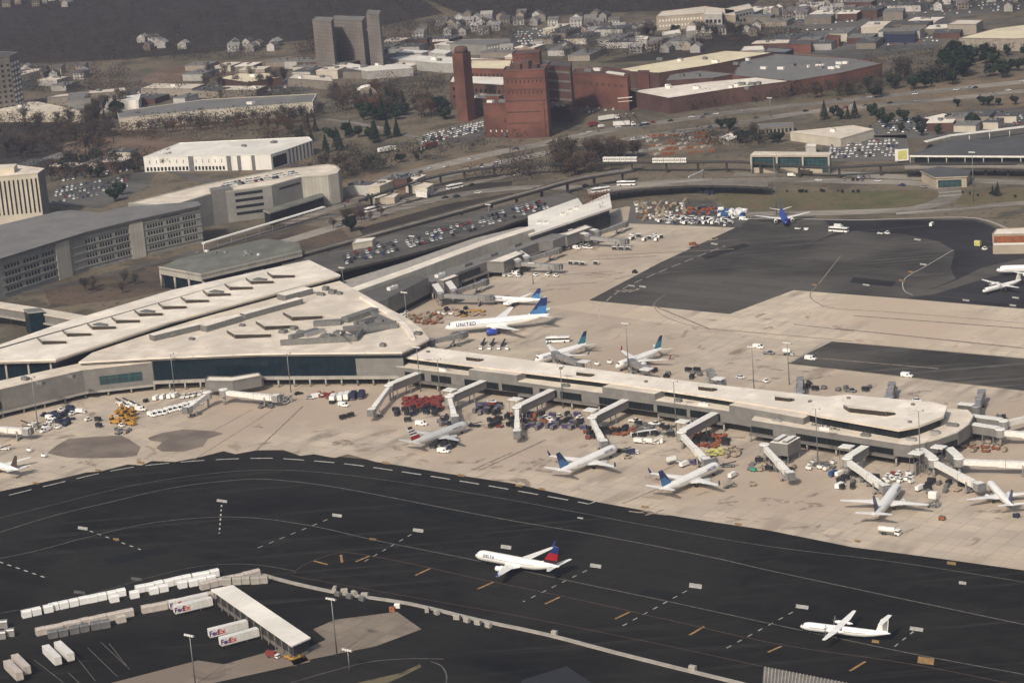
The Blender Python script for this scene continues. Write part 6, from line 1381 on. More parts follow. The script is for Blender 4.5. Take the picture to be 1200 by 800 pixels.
put('bus', 'plane_white', 983, 272, 0, 'white bus on the dark far apron', 'bus'); put('boxtruck', 'plane_white', 983, 267, 0, 'white box truck behind the white bus on the dark apron', 'box truck'); put('boxtruck', 'plane_white', 1092, 265, 100, 'white box truck alone by the upper right apron edge', 'box truck')
put('gpu', 'plane_white', 945, 270, 0, 'pale cart left of the white bus on the dark apron', 'cart'); put('dolly', 'unit_white', 935, 269, 0, 'pale dolly left of the white bus on the dark apron', 'dolly'); put('dolly', 'unit_white', 1032, 274.5, 0, 'pale dolly right of the white bus, left of two', 'dolly'); put('tug', 'plane_white', 1040, 274.5, 0, 'white tug right of the white bus on the dark apron', 'tug')
put('uld', 'lemon', 1146, 288, 0, 'pale yellow container beside the brown hangar', 'container'); put('tug', 'plane_white', 1154, 293, 0, 'white tug beside the pale yellow container', 'tug'); put('uld', 'black', 1160, 289, 0, 'black container against the brown hangar', 'container')
put('van', 'plane_white', 872, 258, 0, 'white van by the tail of the bright blue plane', 'van')
# ---- cargo yard ------------------------------------------------------------------------------------------
def crow(a, b, n, m, where, m2=None, skip=(), kind='uld', jit=.03, sc=None):
    A, B = at(*a), at(*b); h = math.atan2((B-A).y, (B-A).x)
    for i in range(n):
        if i in skip: continue
        p = A+(B-A)*(i/(n-1)); proto(kind, m, m2).place((p.x+rnd.gauss(0, .15), p.y+rnd.gauss(0, .2), .1), h+rnd.gauss(0, jit), f'{ADJ.get(m, "pale pink")} cargo container {where}', 'container', f'{ADJ.get(m, "pale pink")} containers {where}', sc)
crow((31, 723), (56, 717.5), 3, 'plane_white', 'in the short front row at the left of the white row')
crow((64, 715), (252, 675.5), 18, 'plane_white', 'in the long white row beside the taxiway', skip=(8,))
crow((135, 705), (248, 682), 11, 'plane_white', 'in the second white row behind the long one', skip=(1, 3, 6))
crow((48, 744), (252, 701), 21, 'pink_tan', 'in the long pinkish row behind the white rows', skip=(11,))
crow((62, 747), (124, 735), 6, 'steel', 'in the grey row in front of the pinkish row')
crow((240, 690), (300, 676), 7, 'pink_tan', 'behind the cargo canopy roof')
crow((268, 685), (310, 683), 5, 'concrete', 'in the row right of the cargo canopy')
crow((392, 693), (428, 700), 4, 'concrete', 'in the raised group on the kerb strip', jit=.4, sc=(.75, .65, .62)); crow((396, 698), (424, 704), 3, 'steel', 'in front of the raised group on the kerb strip', sc=(.7, .6, .55))
crow((500, 717), (572, 735), 7, 'concrete', 'in the dim line along the kerb strip', jit=.5, skip=(2,), sc=(.7, .6, .6))
put('uld', 'pink_tan', 142, 729, 60, 'large pinkish container standing forward of the pinkish row', 'container'); put('uld', 'unit_white', 466, 712, 20, 'pale container by the tan slab corner', 'container', s=.6); put('uld', 'concrete', 812, 786, 0, 'stone grey container on the kerb strip at lower right', 'container', s=.7)
put('uld', 'concrete', 650, 744, 0, 'stone grey container on the kerb strip below the taxiing jet', 'container', s=.6); put('uld', 'rust', 460, 716, 20, 'rusty container by the tan slab corner', 'container', s=.6)
def trailer(u0, v0, u1, v1, label, logo=True, m='trailer_white'):
    a, b = at(u0, v0), at(u1, v1); h = math.atan2((b-a).y, (b-a).x); c = (a+b)/2
    o = proto('trailer', m, 'logo' if logo else None).place((c.x, c.y, .1), h, label, 'trailer'); return o
def logo_on(o):
    for s in (-1, 1):
        for txt, m, dx in (('Fed', 'ink_purple', -1.55), ('Ex', 'ink_red', 1.3)):
            me = text_mesh(txt, 2.6, m, 'lettering')
            for v in me.vertices: x, y = v.co.x+dx, v.co.y; v.co = (-s*x-4.2, s*1.33, 2.5+y) if s > 0 else (x-4.2, -1.33, 2.5+y)
            l = bpy.data.objects.new('lettering', me); COL.objects.link(l); l.parent = o
ft = trailer(197, 717, 247, 706, 'white lettered box trailer nearest the pinkish container row'); logo_on(ft); KIDS[ft.name] = list(ft.children)
trailer(204, 722, 250, 711, 'white lettered box trailer in front of the one nearest the pinkish row')
trailer(244, 750, 292, 738, 'white lettered box trailer behind its twin beside the cargo canopy')
trailer(257, 760, 305, 747, 'white lettered box trailer nearest the viewer beside the cargo canopy')
KIDS.clear()
trailer(51, 764, 73, 786, 'plain white trailer, left of the two parallel ones', False); trailer(65, 760, 88, 781, 'plain white trailer, right of the two parallel ones', False)
trailer(4, 780, 30, 806, 'plain pinkish trailer at the lower left corner, front one', False, 'pink_tan'); trailer(12, 772, 40, 800, 'plain pinkish trailer at the lower left corner, rear one', False, 'pink_tan')
put('uld', 'metal', 12, 745, 40, 'light grey container at the left edge, right one', 'container'); put('uld', 'metal', 2, 748, 40, 'light grey container at the left edge, left one', 'container'); put('uld', 'metal', 4, 735, 40, 'light grey container at the left edge, rear one', 'container')
cp = P([(247, 690), (273, 685), (364, 746.5), (342, 756.5)], 6)
t = thing('loading_canopy', 'long slanting white canopy roof over the cargo dock', 'canopy', centroid(cp))
mb = MB(); mb.prism(cp, 5.5, 6, 'unit_white', 'roof_bright'); mb.build('roof', t)
a, b = cp[0], cp[3]; c, d = cp[1], cp[2]
for k in range(12):
    for p, q in ((a, b), (c, d)):
        w = p+(q-p)*(k+.5)/12; mb = MB(); mb.beam((w.x, w.y, 0), (w.x, w.y, 5.5), .3, .3, 'concrete_dark'); mb.build('post', t)
mb = MB(); mb.prism(inset(cp, 1.0), 0, 1.2, 'concrete_dark'); mb.build('dock', t)
mb = MB(); e0 = inset(cp, 1.3); mb.prism(e0, 1.2, 5.3, 'under'); mb.build('shade_block', t)  # dark block filling the canopy interior, standing in for the shade beneath the roof
cluster([('dolly', 'yellow', 2), ('gpu', 'yellow', 1)], 345, 771, 6, 2, 5, 'under the near end of the cargo canopy', 2.2)
put('boxtruck', 'plane_white', 320, 770, 0, 'white truck with a red box below the cargo canopy', 'box truck', None, 'red')
# dark roofs at the bottom edge
mb = MB(); rp = P([(612, 796), (664, 780), (694, 800), (690, 840), (600, 840)], 6); t = thing('shed', 'black pitched shed roof cut off by the bottom edge', 'shed', centroid(rp)); mb.prism(rp, 5.4, 6, 'black'); mb.build('roof', t); mb = MB(); mb.prism(inset(rp, .6), 0, 5.4, 'concrete_dark'); mb.build('wall', t)
mb = MB(); rp = P([(895, 780.5), (994, 800), (980, 850), (890, 850)], 7); t = thing('shed', 'grey ribbed shed roof cut off by the bottom edge', 'shed', centroid(rp))
mb.prism(rp, 6.4, 7, 'concrete_dark'); a, b, c, d = rp
for k in range(24): p = a+(b-a)*(k+.5)/24; q = d+(c-d)*(k+.5)/24; mb.beam((p.x, p.y, 7.05), (q.x, q.y, 7.05), .35, .25, 'concrete')
mb.build('roof', t); mb = MB(); mb.prism(inset(rp, .6), 0, 6.4, 'concrete_dark'); mb.build('wall', t)
# ---- lamp masts -----------------------------------------------------------------------------------------------
def mast(u, v, h, label, head='flood', m='steel'):
    c = at(u, v); t = thing('lamp_mast', label, 'lamp mast', c)
    mb = MB(); mb.tube((c.x, c.y, 0), (c.x, c.y, h), .27, .15, m, 8); mb.build('pole', t)
    mb = MB(); mb.box((c.x, c.y, h-.3), (4.2, .8, .5), 'metal', AX)
    for k in (-1.6, -.5, .5, 1.6): mb.box((c.x+E1.x*k-E2.x*.4, c.y+E1.y*k-E2.y*.4, h-.1), (.8, .5, .6), 'unit_white', AX)
    mb.build('floodlight', t)
for u, v, h, lab in ((910, 252, 37, 'very tall thin lamp mast beside the bright blue plane'), (1141, 236, 30, 'tall lamp mast right of the tan pavilion'), (477, 377, 16, 'lamp mast at the apron left of the tan heap'), (925, 451, 20, 'lamp mast behind the pier left of the asphalt patch'), (884, 461, 22, 'lamp mast behind the pier beside the empty stand'),
                     (959, 549, 26, 'lamp mast at the pier end, left one'), (1079, 552, 26, 'lamp mast at the pier end, right one'), (793, 508, 24, 'lamp mast under the near pier beside the two white pickups'), (341, 460, 20, 'lamp mast before the blue glass hub, middle one'), (205, 460, 20, 'lamp mast before the blue glass hub, left one'),
                     (516, 463, 18, 'lamp mast above the red heap at the pier wall'), (493, 459, 22, 'lamp mast where the pier leaves the hub'), (660, 478, 20, 'lamp mast in the middle of the near pier front'), (45, 503, 26, 'lamp mast before the short pier'), (705, 268, 16, 'lamp mast by the white hall'), (737, 436, 24, 'lamp mast behind the pier at the right teal tail jet'), (625, 333, 12, 'short lamp mast on the far apron'),
                     (395, 768, 21, 'tall lamp mast on the tan cargo slab'), (229, 802, 18, 'lamp mast at the lower left cargo yard'), (410, 787, 8, 'short floodlight post at the bottom edge'), (574, 262, 12, 'lamp mast on the departures deck, right one'), (485, 300, 12, 'lamp mast on the departures deck, middle one'), (403, 338, 12, 'lamp mast on the departures deck, left one'), (903, 137, 14, 'white pylon by the rusty yard')):
    mast(u, v, h, lab)
# ================================================================== CARS AND ROAD TRAFFIC
CARM = [('car_white', 34), ('car_silver', 22), ('car_grey', 16), ('car_black', 16), ('car_red', 6), ('car_blue', 6)]
slots = []
def lot(where, a, b, c, rows, cols, fill, z=.14, white=0, veh='car'):
    A, B, C = at(*a, z), at(*b, z), at(*c, z); h = math.atan2((C-A).y, (C-A).x)
    for j in range(rows):
        for i in range(cols):
            if rnd.random() > fill: continue
            p = A+(B-A)*((i+.5)/cols)+(C-A)*((j+.5)/rows)
            m = 'car_white' if rnd.random() < white else rnd.choices([x[0] for x in CARM], [x[1] for x in CARM])[0]
            slots.append((p.length, p+Vector((rnd.gauss(0, .3), rnd.gauss(0, .3), 0)), h+rnd.choice((0, math.pi))+rnd.gauss(0, .03), m, where, veh))
lot('on the elevated departures deck behind the far pier', (405, 311), (560, 270), (398, 300), 4, 30, .6, 7.6)
lot('on the right part of the departures deck', (565, 268), (645, 245), (558, 256), 3, 20, .6, 7.6)
lot('on the roof of the beige garage', (262, 221), (352, 205), (254, 217), 2, 20, .75, 20.2, .3)
lot('in the packed lot left of the power plant', (492, 171), (566, 154), (496, 158), 5, 20, .8, white=.5)
lot('in the small lot between the left hotel and the white warehouse', (60, 240), (150, 224), (66, 220), 5, 16, .6)
lot('in the lot packed with pale cars by the yellow billboard', (968, 187), (1050, 184), (975, 166), 6, 17, .85, white=.7)
lot('in the lot behind the grey roofed hall', (1005, 160), (1200, 146), (1025, 142), 6, 36, .42)
lot('in the lot right of the teal train station', (985, 213), (1030, 213), (988, 207), 2, 8, .5)
lot('in the lot behind the small hotel lot', (70, 214), (170, 198), (80, 198), 5, 16, .45)
lot('on the tan ground beside the ramp huts', (400, 244), (470, 226), (405, 236), 3, 14, .45)
lot('in the lot below the power plant halls', (640, 140), (735, 128), (645, 130), 3, 20, .35)
lot('in the street lot above the grey warehouse', (140, 118), (370, 104), (155, 104), 6, 40, .5)
lot('in the far car yard above the power plant', (590, 54), (715, 48), (610, 34), 7, 32, .6, white=.4)
lot('in the far lots at the upper right', (890, 56), (1100, 54), (920, 34), 6, 44, .35)
lot('in the hazy car yard at the top right', (905, 34), (1200, 12), (930, 2), 9, 62, .4, white=.3)
for px, n, w in (([(400, 228), (560, 184), (720, 152), (860, 132), (1000, 117), (1200, 96)], 34, 14), ([(400, 240), (560, 197), (740, 163), (960, 130), (1200, 106)], 24, 12), ([(360, 276), (520, 232), (680, 220), (800, 213), (1000, 213), (1100, 220)], 16, 9), ([(440, 246), (600, 206), (780, 172)], 10, 5)):
    V = [at(*p, .2) for p in smooth_px(px, 6)]
    for k in range(n):
        i = rnd.randrange(len(V)-1); d = (V[i+1]-V[i]); p = V[i]+d*rnd.random(); d.normalize(); s = rnd.choice((-1, 1)); o = s*rnd.choice((.12, .37))*w
        p = p+Vector((-d.y, d.x, 0))*o; slots.append((p.length-400, Vector((p.x, p.y, .2)), math.atan2(d.y*s, d.x*s), rnd.choices([x[0] for x in CARM], [x[1] for x in CARM])[0], 'driving on the roads beyond the terminal', 'car'))
slots.sort(key=lambda s: s[0])
ms = {}
for d, p, h, m, where, veh in slots[:300]:
    o = proto('car', m).place(p, h, f'{ADJ[m]} car {where}', 'car', f'{ADJ[m]} cars {where}')
rest = MB()
for d, p, h, m, where, veh in slots[300:]:
    c, s = math.cos(h), math.sin(h)
    f = lambda x, y, z: (p.x+c*x-s*y, p.y+s*x+c*y, p.z+z)
    def ring(x0, x1, w0, w1, z0, z1, xx0, xx1, mm):
        vs = [f(x0, -w0, z0), f(x1, -w0, z0), f(x1, w0, z0), f(x0, w0, z0), f(xx0, -w1, z1), f(xx1, -w1, z1), f(xx1, w1, z1), f(xx0, w1, z1)]
        rest.add(vs, [(0, 1, 5, 4), (1, 2, 6, 5), (2, 3, 7, 6), (3, 0, 4, 7), (4, 5, 6, 7)], mm)
    ring(-2.2, 2.2, .9, .85, .25, .9, -2.1, 2.0, m); ring(-1.5, .9, .8, .65, .9, 1.4, -1.0, .4, 'window'); ring(-1.0, .4, .65, .6, 1.4, 1.46, -1.0, .4, m)
tag(rest.build('distant_cars', None, origin=(0, 0, 0)), 'hundreds of small parked cars filling the distant lots', 'cars', kind='stuff')
# trucks and buses on the roads
def drive(kind, m, u, v, du, dv, label, cat, m2=None, z=.2):
    a, b = at(u, v), at(u+du, v+dv); h = math.atan2((b-a).y, (b-a).x); proto(kind, m, m2).place(at(u, v, z), h, label, cat)
drive('semi', 'white', 503, 174, -10, 2.6, 'red trailer semi truck on the highway left of the power plant', 'truck', 'red')
drive('semi', 'white', 454, 178, 12, -2.6, 'white semi truck beside the dark evergreens', 'truck', 'unit_white'); drive('semi', 'white', 731, 148, 12, -.8, 'long white semi truck on the highway below the gantry', 'truck', 'trailer_white')
drive('semi', 'white', 713, 141, 10, -1.5, 'pale truck just left of the gantry on the highway', 'truck', 'unit_white'); drive('semi', 'car_blue', 600, 159, 10, -3, 'blue grey truck on the highway below the power plant', 'truck', 'car_grey')
drive('boxtruck', 'red', 695, 148, 10, -2, 'small red truck on the highway behind the long white semi', 'truck', 'red'); drive('boxtruck', 'plane_white', 705, 149.5, 10, -2, 'small white truck close to the red one on the highway', 'truck')
drive('bus', 'plane_white', 437, 247.5, 14, -3.5, 'white bus on the terminal road left of the ramp huts', 'bus'); drive('bus', 'plane_white', 533, 221, 12, -2.5, 'white bus on the terminal road right of the ramp huts', 'bus')
drive('bus', 'plane_white', 704, 225, 14, -2, 'white bus on the ring bridge above the white hall', 'bus', z=6.6); drive('bus', 'plane_white', 734, 217.5, 10, -.3, 'short white bus on the ring bridge right of the other bus', 'bus', z=6.6)
drive('boxtruck', 'plane_white', 928, 207, 8, 0, 'white box truck in front of the teal train station', 'truck'); drive('boxtruck', 'tan', 945, 205, 8, 0, 'tan box truck in front of the teal train station', 'truck')
drive('semi', 'steel', 635, 155, 8, -2, 'dark grey truck on the highway at the power plant corner', 'truck', 'black')
# people mover trains: white cars with dark windows
for k, (u, v, n, lab) in enumerate(((707, 188.3, 6, 'white driverless train on the guideway, left one'), (765, 189.6, 6, 'white driverless train on the guideway, right one'))):
    a, b = at(u, v+1, 7.2), at(u+40, v+.8, 7.2); t = thing('train', lab, 'train', a*1.0); d = (b-a).normalized(); h = math.atan2(d.y, d.x); l = (b-a).length/n
    for i in range(n):
        c = a+d*l*(i+.5); mb = MB(); mb.box((c.x, c.y, 7.3), (l*.94, 2.6, 1.2), 'unit_white', h); mb.box((c.x, c.y, 9.3), (l*.94, 2.6, .9), 'unit_white', h); mb.box((c.x, c.y, 8.5), (l*.9, 2.5, .8), 'window', h)
        for q in (-.36, 0, .36): mb.box((c.x+d.x*l*q, c.y+d.y*l*q, 8.5), (l*.1, 2.6, .8), 'unit_white', h)
        mb.build('carriage', t)
# rows of rusty steel stacked in the yard
for k in range(9):
    for j in range(5):
        if rnd.random() < .25: continue
        u = 758+k*8.2+j*3.0; v = 161+j*5.2-k*.5
        if not (752 < u < 838): continue
        c = at(u, v); t = thing('steel_stack', 'rusty low stack of steel in the slanting rows of the yard', 'stack', c, 'rusty stacks in the slanting yard rows')
        mb = MB(); mb.box((c.x, c.y, 0), (rnd.uniform(3, 5), 2.0, rnd.uniform(.8, 2)), rnd.choice(['rust', 'rust', 'tan', 'siding']), AX+R(70)); mb.box((c.x, c.y, 0), (rnd.uniform(1, 2), 3, .7), 'rust', AX+R(70)); mb.build('load', t)
# gantry road sign
t = thing('sign_gantry', 'slanting white road sign gantry above the ring road', 'sign gantry', at(816, 207)); mb = MB(); a, b = at(807, 208, 6.5), at(824, 200, 6.5); mb.beam(a, b, .6, 1.2, 'unit_white'); mb.build('sign_board', t)
for p in (a, b): mb = MB(); mb.tube((p.x, p.y, 0), p, .3, .3, 'steel', 6); mb.build('post', t)
# ================================================================== TREES AND HOUSES
def tree_proto(kind, seed):
    r = random.Random(seed); t = thing({'bare': 'bare_tree', 'round': 'evergreen_tree', 'cone': 'conifer_tree', 'bush': 'bush'}[kind], 'x', 'x')
    tr = MB(); cr = MB(); H = {'bare': 11, 'round': 9, 'cone': 13, 'bush': 3}[kind]
    if kind != 'bush': tr.tube((0, 0, -.2), (r.gauss(0, .2), r.gauss(0, .2), H*(.5 if kind != 'cone' else .9)), .3, .12, 'bark', 6)
    if kind == 'bare':
        tips = []
        for k in range(9):
            an = r.uniform(0, 6.28); b = Vector((0, 0, H*r.uniform(.22, .5))); e = Vector((math.cos(an)*r.uniform(1.2, 3.4), math.sin(an)*r.uniform(1.2, 3.4), H*r.uniform(.55, .95)))
            tr.tube(b, e, .12, .04, 'bark', 5); tips.append((b, e))
            for q in range(3): e2 = e+Vector((r.gauss(0, 1.2), r.gauss(0, 1.2), r.uniform(0, 1.6))); tr.tube(b+(e-b)*r.uniform(.4, .9), e2, .06, .02, 'bark', 4); tips.append((e, e2))
        for k in range(760):
            b, e = r.choice(tips); p = b+(e-b)*r.uniform(.2, 1.15)+Vector((r.gauss(0, .75), r.gauss(0, .75), r.gauss(0, .7)))
            d = Vector((r.gauss(0, .5), r.gauss(0, .5), r.uniform(.1, .9))).normalized()*r.uniform(.5, 1.1); n = Vector((r.gauss(0, 1), r.gauss(0, 1), r.gauss(0, .4))).normalized()*r.uniform(.13, .34)
            cr.face([p-n, p+n, p+d], ('T1', 'T2')[r.random() < .35])
    elif kind in ('round', 'bush'):
        lobes = [(Vector((r.gauss(0, H*.16), r.gauss(0, H*.16), H*r.uniform(.38, .75))), H*r.uniform(.16, .27)) for _ in range(9)]
        for k in range(520 if kind == 'round' else 220):
            c, q = r.choice(lobes); v = Vector((r.gauss(0, 1), r.gauss(0, 1), r.gauss(0, 1))).normalized()*q*r.uniform(.6, 1.1); p = c+v
            s = r.uniform(.3, .7)*(1 if kind == 'round' else .5); u = v.orthogonal().normalized()*s; w = v.cross(u).normalized()*s; j = Vector((r.gauss(0, .2), r.gauss(0, .2), r.gauss(0, .2)))
            cr.face([p-u, p+w+j, p+u, p-w-j], ('L1', 'L2')[r.random() < .5])
    else:
        for k in range(620):
            f = r.random()**.7; z = H*(1-f*.88); rad = f*H*.23*r.uniform(.55, 1.08); an = r.uniform(0, 6.28); p = Vector((math.cos(an)*rad, math.sin(an)*rad, z)); o = Vector((math.cos(an), math.sin(an), -.45)); s = r.uniform(.35, .75); sd = Vector((-math.sin(an), math.cos(an), r.gauss(0, .2)))*s*.6
            cr.face([p-sd, p+o*s, p+sd, p-o*s*.4+Vector((0, 0, .3))], ('L1', 'L2')[r.random() < .4])
    return t, tr, cr
def tree_kind(kind, seed, mats):
    for n, m in mats.items():
        pass
    t, tr, cr = tree_proto_m(kind, seed, mats); return Proto(t)
def tree_proto_m(kind, seed, mats):
    global M
    old = M; M = lambda n: MATS[mats.get(n, n)]
    try:
        t, tr, cr = tree_proto(kind, seed)
        if tr.v: tr.build('trunk', t)
        cr.build('crown' if kind != 'bush' else 'foliage', t)
    finally: M = old
    return t, tr, cr
TP = {'grey': [tree_kind('bare', s, dict(T1='twig_grey', T2='twig_dark')) for s in (1, 2, 3)], 'brown': [tree_kind('bare', s, dict(T1='twig_brown', T2='twig_grey')) for s in (4, 5, 6)], 'rust': [tree_kind('bare', s, dict(T1='leaf_rust', T2='twig_brown')) for s in (7, 8)],
      'round': [tree_kind('round', s, dict(L1='leaf_green', L2='leaf_dark')) for s in (9, 10)], 'cone': [tree_kind('cone', s, dict(L1='leaf_dark', L2='leaf_green')) for s in (11, 12)], 'bush': [tree_kind('bush', s, dict(L1='leaf_green', L2='leaf_dark')) for s in (13,)]}
TNAME = {'grey': 'bare grey tree', 'brown': 'bare brown tree', 'rust': 'rust leaved tree', 'round': 'round dark evergreen', 'cone': 'pointed dark conifer', 'bush': 'low dark bush'}
ntree = 0
def trees(kinds, cu, cv, su, sv, n, where, sc=(.8, 1.25), tilt=0):
    global ntree
    for _ in range(n):
        a, b = rnd.uniform(-1, 1), rnd.uniform(-1, 1); k = rnd.choice(kinds); s = rnd.uniform(*sc)
        rnd.choice(TP[k]).place(at(cu+a*su, cv+b*sv+a*tilt), rnd.uniform(0, 6.28), f'{TNAME[k]} {where}', 'bush' if k == 'bush' else 'tree', f'{TNAME[k]}s {where}', (s*rnd.uniform(.9, 1.15), s*rnd.uniform(.9, 1.15), s)); ntree += 1
trees(['round', 'grey'], 130, 200, 70, 9, 22, 'between the hotel and the white warehouse', (.8, 1.3), -4); trees(['brown', 'grey'], 385, 205, 22, 10, 12, 'behind the rounded garage end', (.7, 1.1), -6); trees(['grey'], 160, 335, 70, 7, 9, 'on the bank between the garage and the skylit hall', (.5, .8), -14)
trees(['grey', 'brown'], 65, 165, 65, 22, 40, 'in the thicket behind the left hotel', (.9, 1.4))
trees(['round', 'grey'], 120, 138, 25, 10, 14, 'in the dark clump behind the pale sheds', (1, 1.5))
trees(['grey', 'brown'], 270, 146, 110, 6, 26, 'in the hedge line below the long grey warehouse', (.6, 1.0), -6)
trees(['brown', 'rust'], 280, 157, 80, 5, 10, 'behind the white warehouse', (.7, 1.1), -3)
trees(['round', 'cone'], 395, 160, 45, 9, 14, 'on the rough ground left of the evergreens', (.8, 1.2)); trees(['round', 'grey'], 450, 196, 45, 6, 12, 'on the bank below the white semi truck', (.5, .9), -8)
trees(['cone'], 424, 168, 44, 4, 9, 'in the row beside the red trailer semi', (1.0, 1.4), -10)
trees(['cone', 'round'], 452, 134, 30, 8, 18, 'in the dark green stand left of the chimney', (1, 1.5))
trees(['brown', 'grey', 'rust'], 430, 125, 38, 12, 22, 'around the domed tank', (.9, 1.4))
trees(['rust', 'brown'], 497, 132, 12, 7, 8, 'at the foot of the power plant', (.9, 1.3)); trees(['round'], 515, 133, 10, 8, 6, 'close left of the chimney', (.9, 1.3))
trees(['grey', 'brown'], 690, 190, 40, 6, 26, 'in the brown wood by the train guideway', (1, 1.5)); trees(['brown'], 672, 205, 22, 5, 10, 'below the train guideway beside the ramp', (.9, 1.3))
trees(['rust', 'grey'], 745, 186, 30, 3, 9, 'beside the white driverless trains', (.7, 1.1))
trees(['round', 'grey'], 1065, 100, 55, 9, 20, 'in the dark wood at the upper right', (1, 1.5), -10); trees(['round'], 1125, 80, 22, 12, 14, 'in the tall dark clump below the cream warehouse', (1.3, 2)); trees(['round'], 1180, 78, 30, 14, 12, 'at the right edge below the cream warehouse', (1, 1.6))
trees(['round', 'cone'], 1000, 138, 40, 3, 8, 'along the road left of the parking lots', (.7, 1.1)); trees(['round'], 1090, 152, 60, 12, 10, 'between the parked cars behind the grey hall', (.7, 1.2)); trees(['round'], 1150, 126, 40, 3, 5, 'beyond the white edged dark building', (.7, 1))
trees(['round'], 851, 152, 6, 2, 3, 'beside the bright cream hut', (.9, 1.2)); trees(['round'], 1090, 182, 1, .5, 1, 'beside the yellow billboard', (.9, 1)); trees(['grey', 'round'], 890, 165, 30, 4, 10, 'behind the teal train station', (.7, 1.1))
trees(['round'], 412, 271, 2, 1, 2, 'on the bank below the white bus', (1, 1.3)); trees(['bush'], 960, 226, 60, 1, 12, 'on the top edge of the green field', (.5, .9)); trees(['bush', 'cone'], 1160, 228, 35, 4, 8, 'on the right hand field', (.4, .7))
trees(['brown', 'grey'], 420, 258, 30, 5, 12, 'on the brown bank above the ramp', (.4, .7), -6); trees(['grey'], 640, 132, 10, 3, 5, 'under the brick power plant wall', (.7, 1)); trees(['grey', 'round'], 820, 40, 70, 5, 18, 'between the white far sheds', (.8, 1.2))
trees(['grey', 'brown'], 960, 112, 40, 5, 12, 'on the grass beside the brick factory', (.6, 1)); trees(['round'], 140, 233, 6, 4, 3, 'beside the small lot by the hotel', (.9, 1.2)); trees(['grey'], 300, 100, 60, 10, 14, 'between the pale stores', (.8, 1.2))
# distant woods: one mass of twig clumps
wd = MB()
def wood(cu, cv, su, sv, n, tilt=0, ms=('twig_grey', 'twig_dark', 'wood_far', 'twig_brown')):
    for _ in range(n):
        a, b = rnd.uniform(-1, 1), rnd.uniform(-1, 1); c = at(cu+a*su, cv+b*sv+a*tilt); h = rnd.uniform(7, 13); m = rnd.choice(ms)
        for k in range(30):
            p = c+Vector((rnd.gauss(0, 2.6), rnd.gauss(0, 2.6), h*rnd.uniform(.25, 1))); q = rnd.uniform(.45, 1.25)
            d = Vector((rnd.gauss(0, 1), rnd.gauss(0, 1), rnd.gauss(0, 1))).normalized()*q; e = Vector((rnd.gauss(0, 1), rnd.gauss(0, 1), rnd.gauss(0, 1))).normalized()*q*.7
            wd.face([p-d, p+e, p+d], m)
wood(60, 160, 75, 28, 330); wood(340, 168, 30, 5, 40); wood(420, 206, 40, 6, 70, -10, ('twig_brown', 'twig_grey', 'leaf_green')); wood(470, 186, 60, 4, 50, -12, ('twig_brown', 'leaf_green', 'twig_dark')); wood(230, 150, 90, 5, 90, -5); wood(480, 108, 40, 10, 80); wood(880, 120, 70, 4, 60, -8, ('twig_brown', 'twig_dark')); wood(560, 178, 60, 2, 24, -14); wood(400, 62, 60, 3, 40); wood(645, 200, 55, 7, 90); wood(590, 210, 50, 4, 40); wood(840, 170, 60, 4, 60); wood(110, 206, 60, 6, 60, -4); wood(390, 196, 30, 8, 50, -8); wood(560, 100, 60, 6, 40); wood(270, 146, 110, 4, 190, -7); wood(250, 160, 120, 5, 130, -4, ('leaf_rust', 'twig_brown', 'twig_grey')); wood(430, 122, 45, 14, 150); wood(690, 190, 45, 6, 110); wood(130, 196, 60, 6, 60); wood(1060, 98, 60, 8, 120, -10); wood(960, 113, 60, 4, 50); wood(460, 60, 60, 4, 60); wood(620, 138, 60, 3, 30); wood(1100, 70, 90, 5, 60, -6); wood(200, 110, 120, 4, 70)
wood(150, 25, 220, 32, 1500, -8); wood(150, 68, 160, 8, 220, -4); wood(420, 48, 70, 20, 330, -6); wood(620, 8, 260, 12, 900, -2); wood(850, 50, 90, 6, 160, -6); wood(720, 66, 60, 4, 90, -2); wood(300, 118, 60, 5, 60); wood(80, 100, 70, 12, 150); wood(1050, 6, 160, 14, 260, -6); wood(60, 205, 60, 8, 70, -4); wood(700, 50, 60, 8, 120); wood(560, 40, 60, 10, 160)
tag(wd.build('distant_woods', None, origin=(0, 0, 0)), 'hazy mass of bare woods filling the far distance', 'woods', kind='stuff')
# houses
def house_proto(wall, roof, L, W, H):
    t = thing('house', 'x', 'x'); mb = MB(); mb.box((0, 0, 0), (L, W, H), wall); mb.face([(-L/2, -W/2, H), (-L/2, W/2, H), (-L/2, 0, H+W*.32)], wall); mb.face([(L/2, W/2, H), (L/2, -W/2, H), (L/2, 0, H+W*.32)], wall)
    for i in (-1, 1):
        for z in (1.0, 3.8):
            if z+1.4 < H:
                for k in (-.3, 0, .3): mb.box((k*L, i*W/2, z), (1.2, .12, 1.4), 'window')
    mb.build('wall', t); mb = MB(); o = .4
    for s in (-1, 1): mb.add([(-L/2-o, s*(W/2+o), H-.25), (L/2+o, s*(W/2+o), H-.25), (L/2+o, 0, H+W*.32+.1), (-L/2-o, 0, H+W*.32+.1)], [(0, 1, 2, 3)], roof)
    mb.build('roof', t); return Proto(t)
HP = [('white walled house with a dark roof', house_proto('siding', 'shingle', 11, 8, 6)), ('white walled house with a pale roof', house_proto('siding', 'shingle_pale', 12, 9, 5.5)), ('tan walled house with a dark roof', house_proto('siding_tan', 'shingle', 10, 8, 6))]
def houses(cu, cv, su, sv, n, where, tilt=0):
    done = []
    for _ in range(n*20):
        if len(done) >= n: break
        a, b = rnd.uniform(-1, 1), rnd.uniform(-1, 1); p = at(cu+a*su, cv+b*sv+a*tilt)
        if any((p-q).length < 15 for q in done): continue
        done.append(p); l, pr = rnd.choice(HP); pr.place(p, AX+R(rnd.choice((20, 110)))+rnd.gauss(0, .1), f'{l} {where}', 'house', f'{l}s {where}')
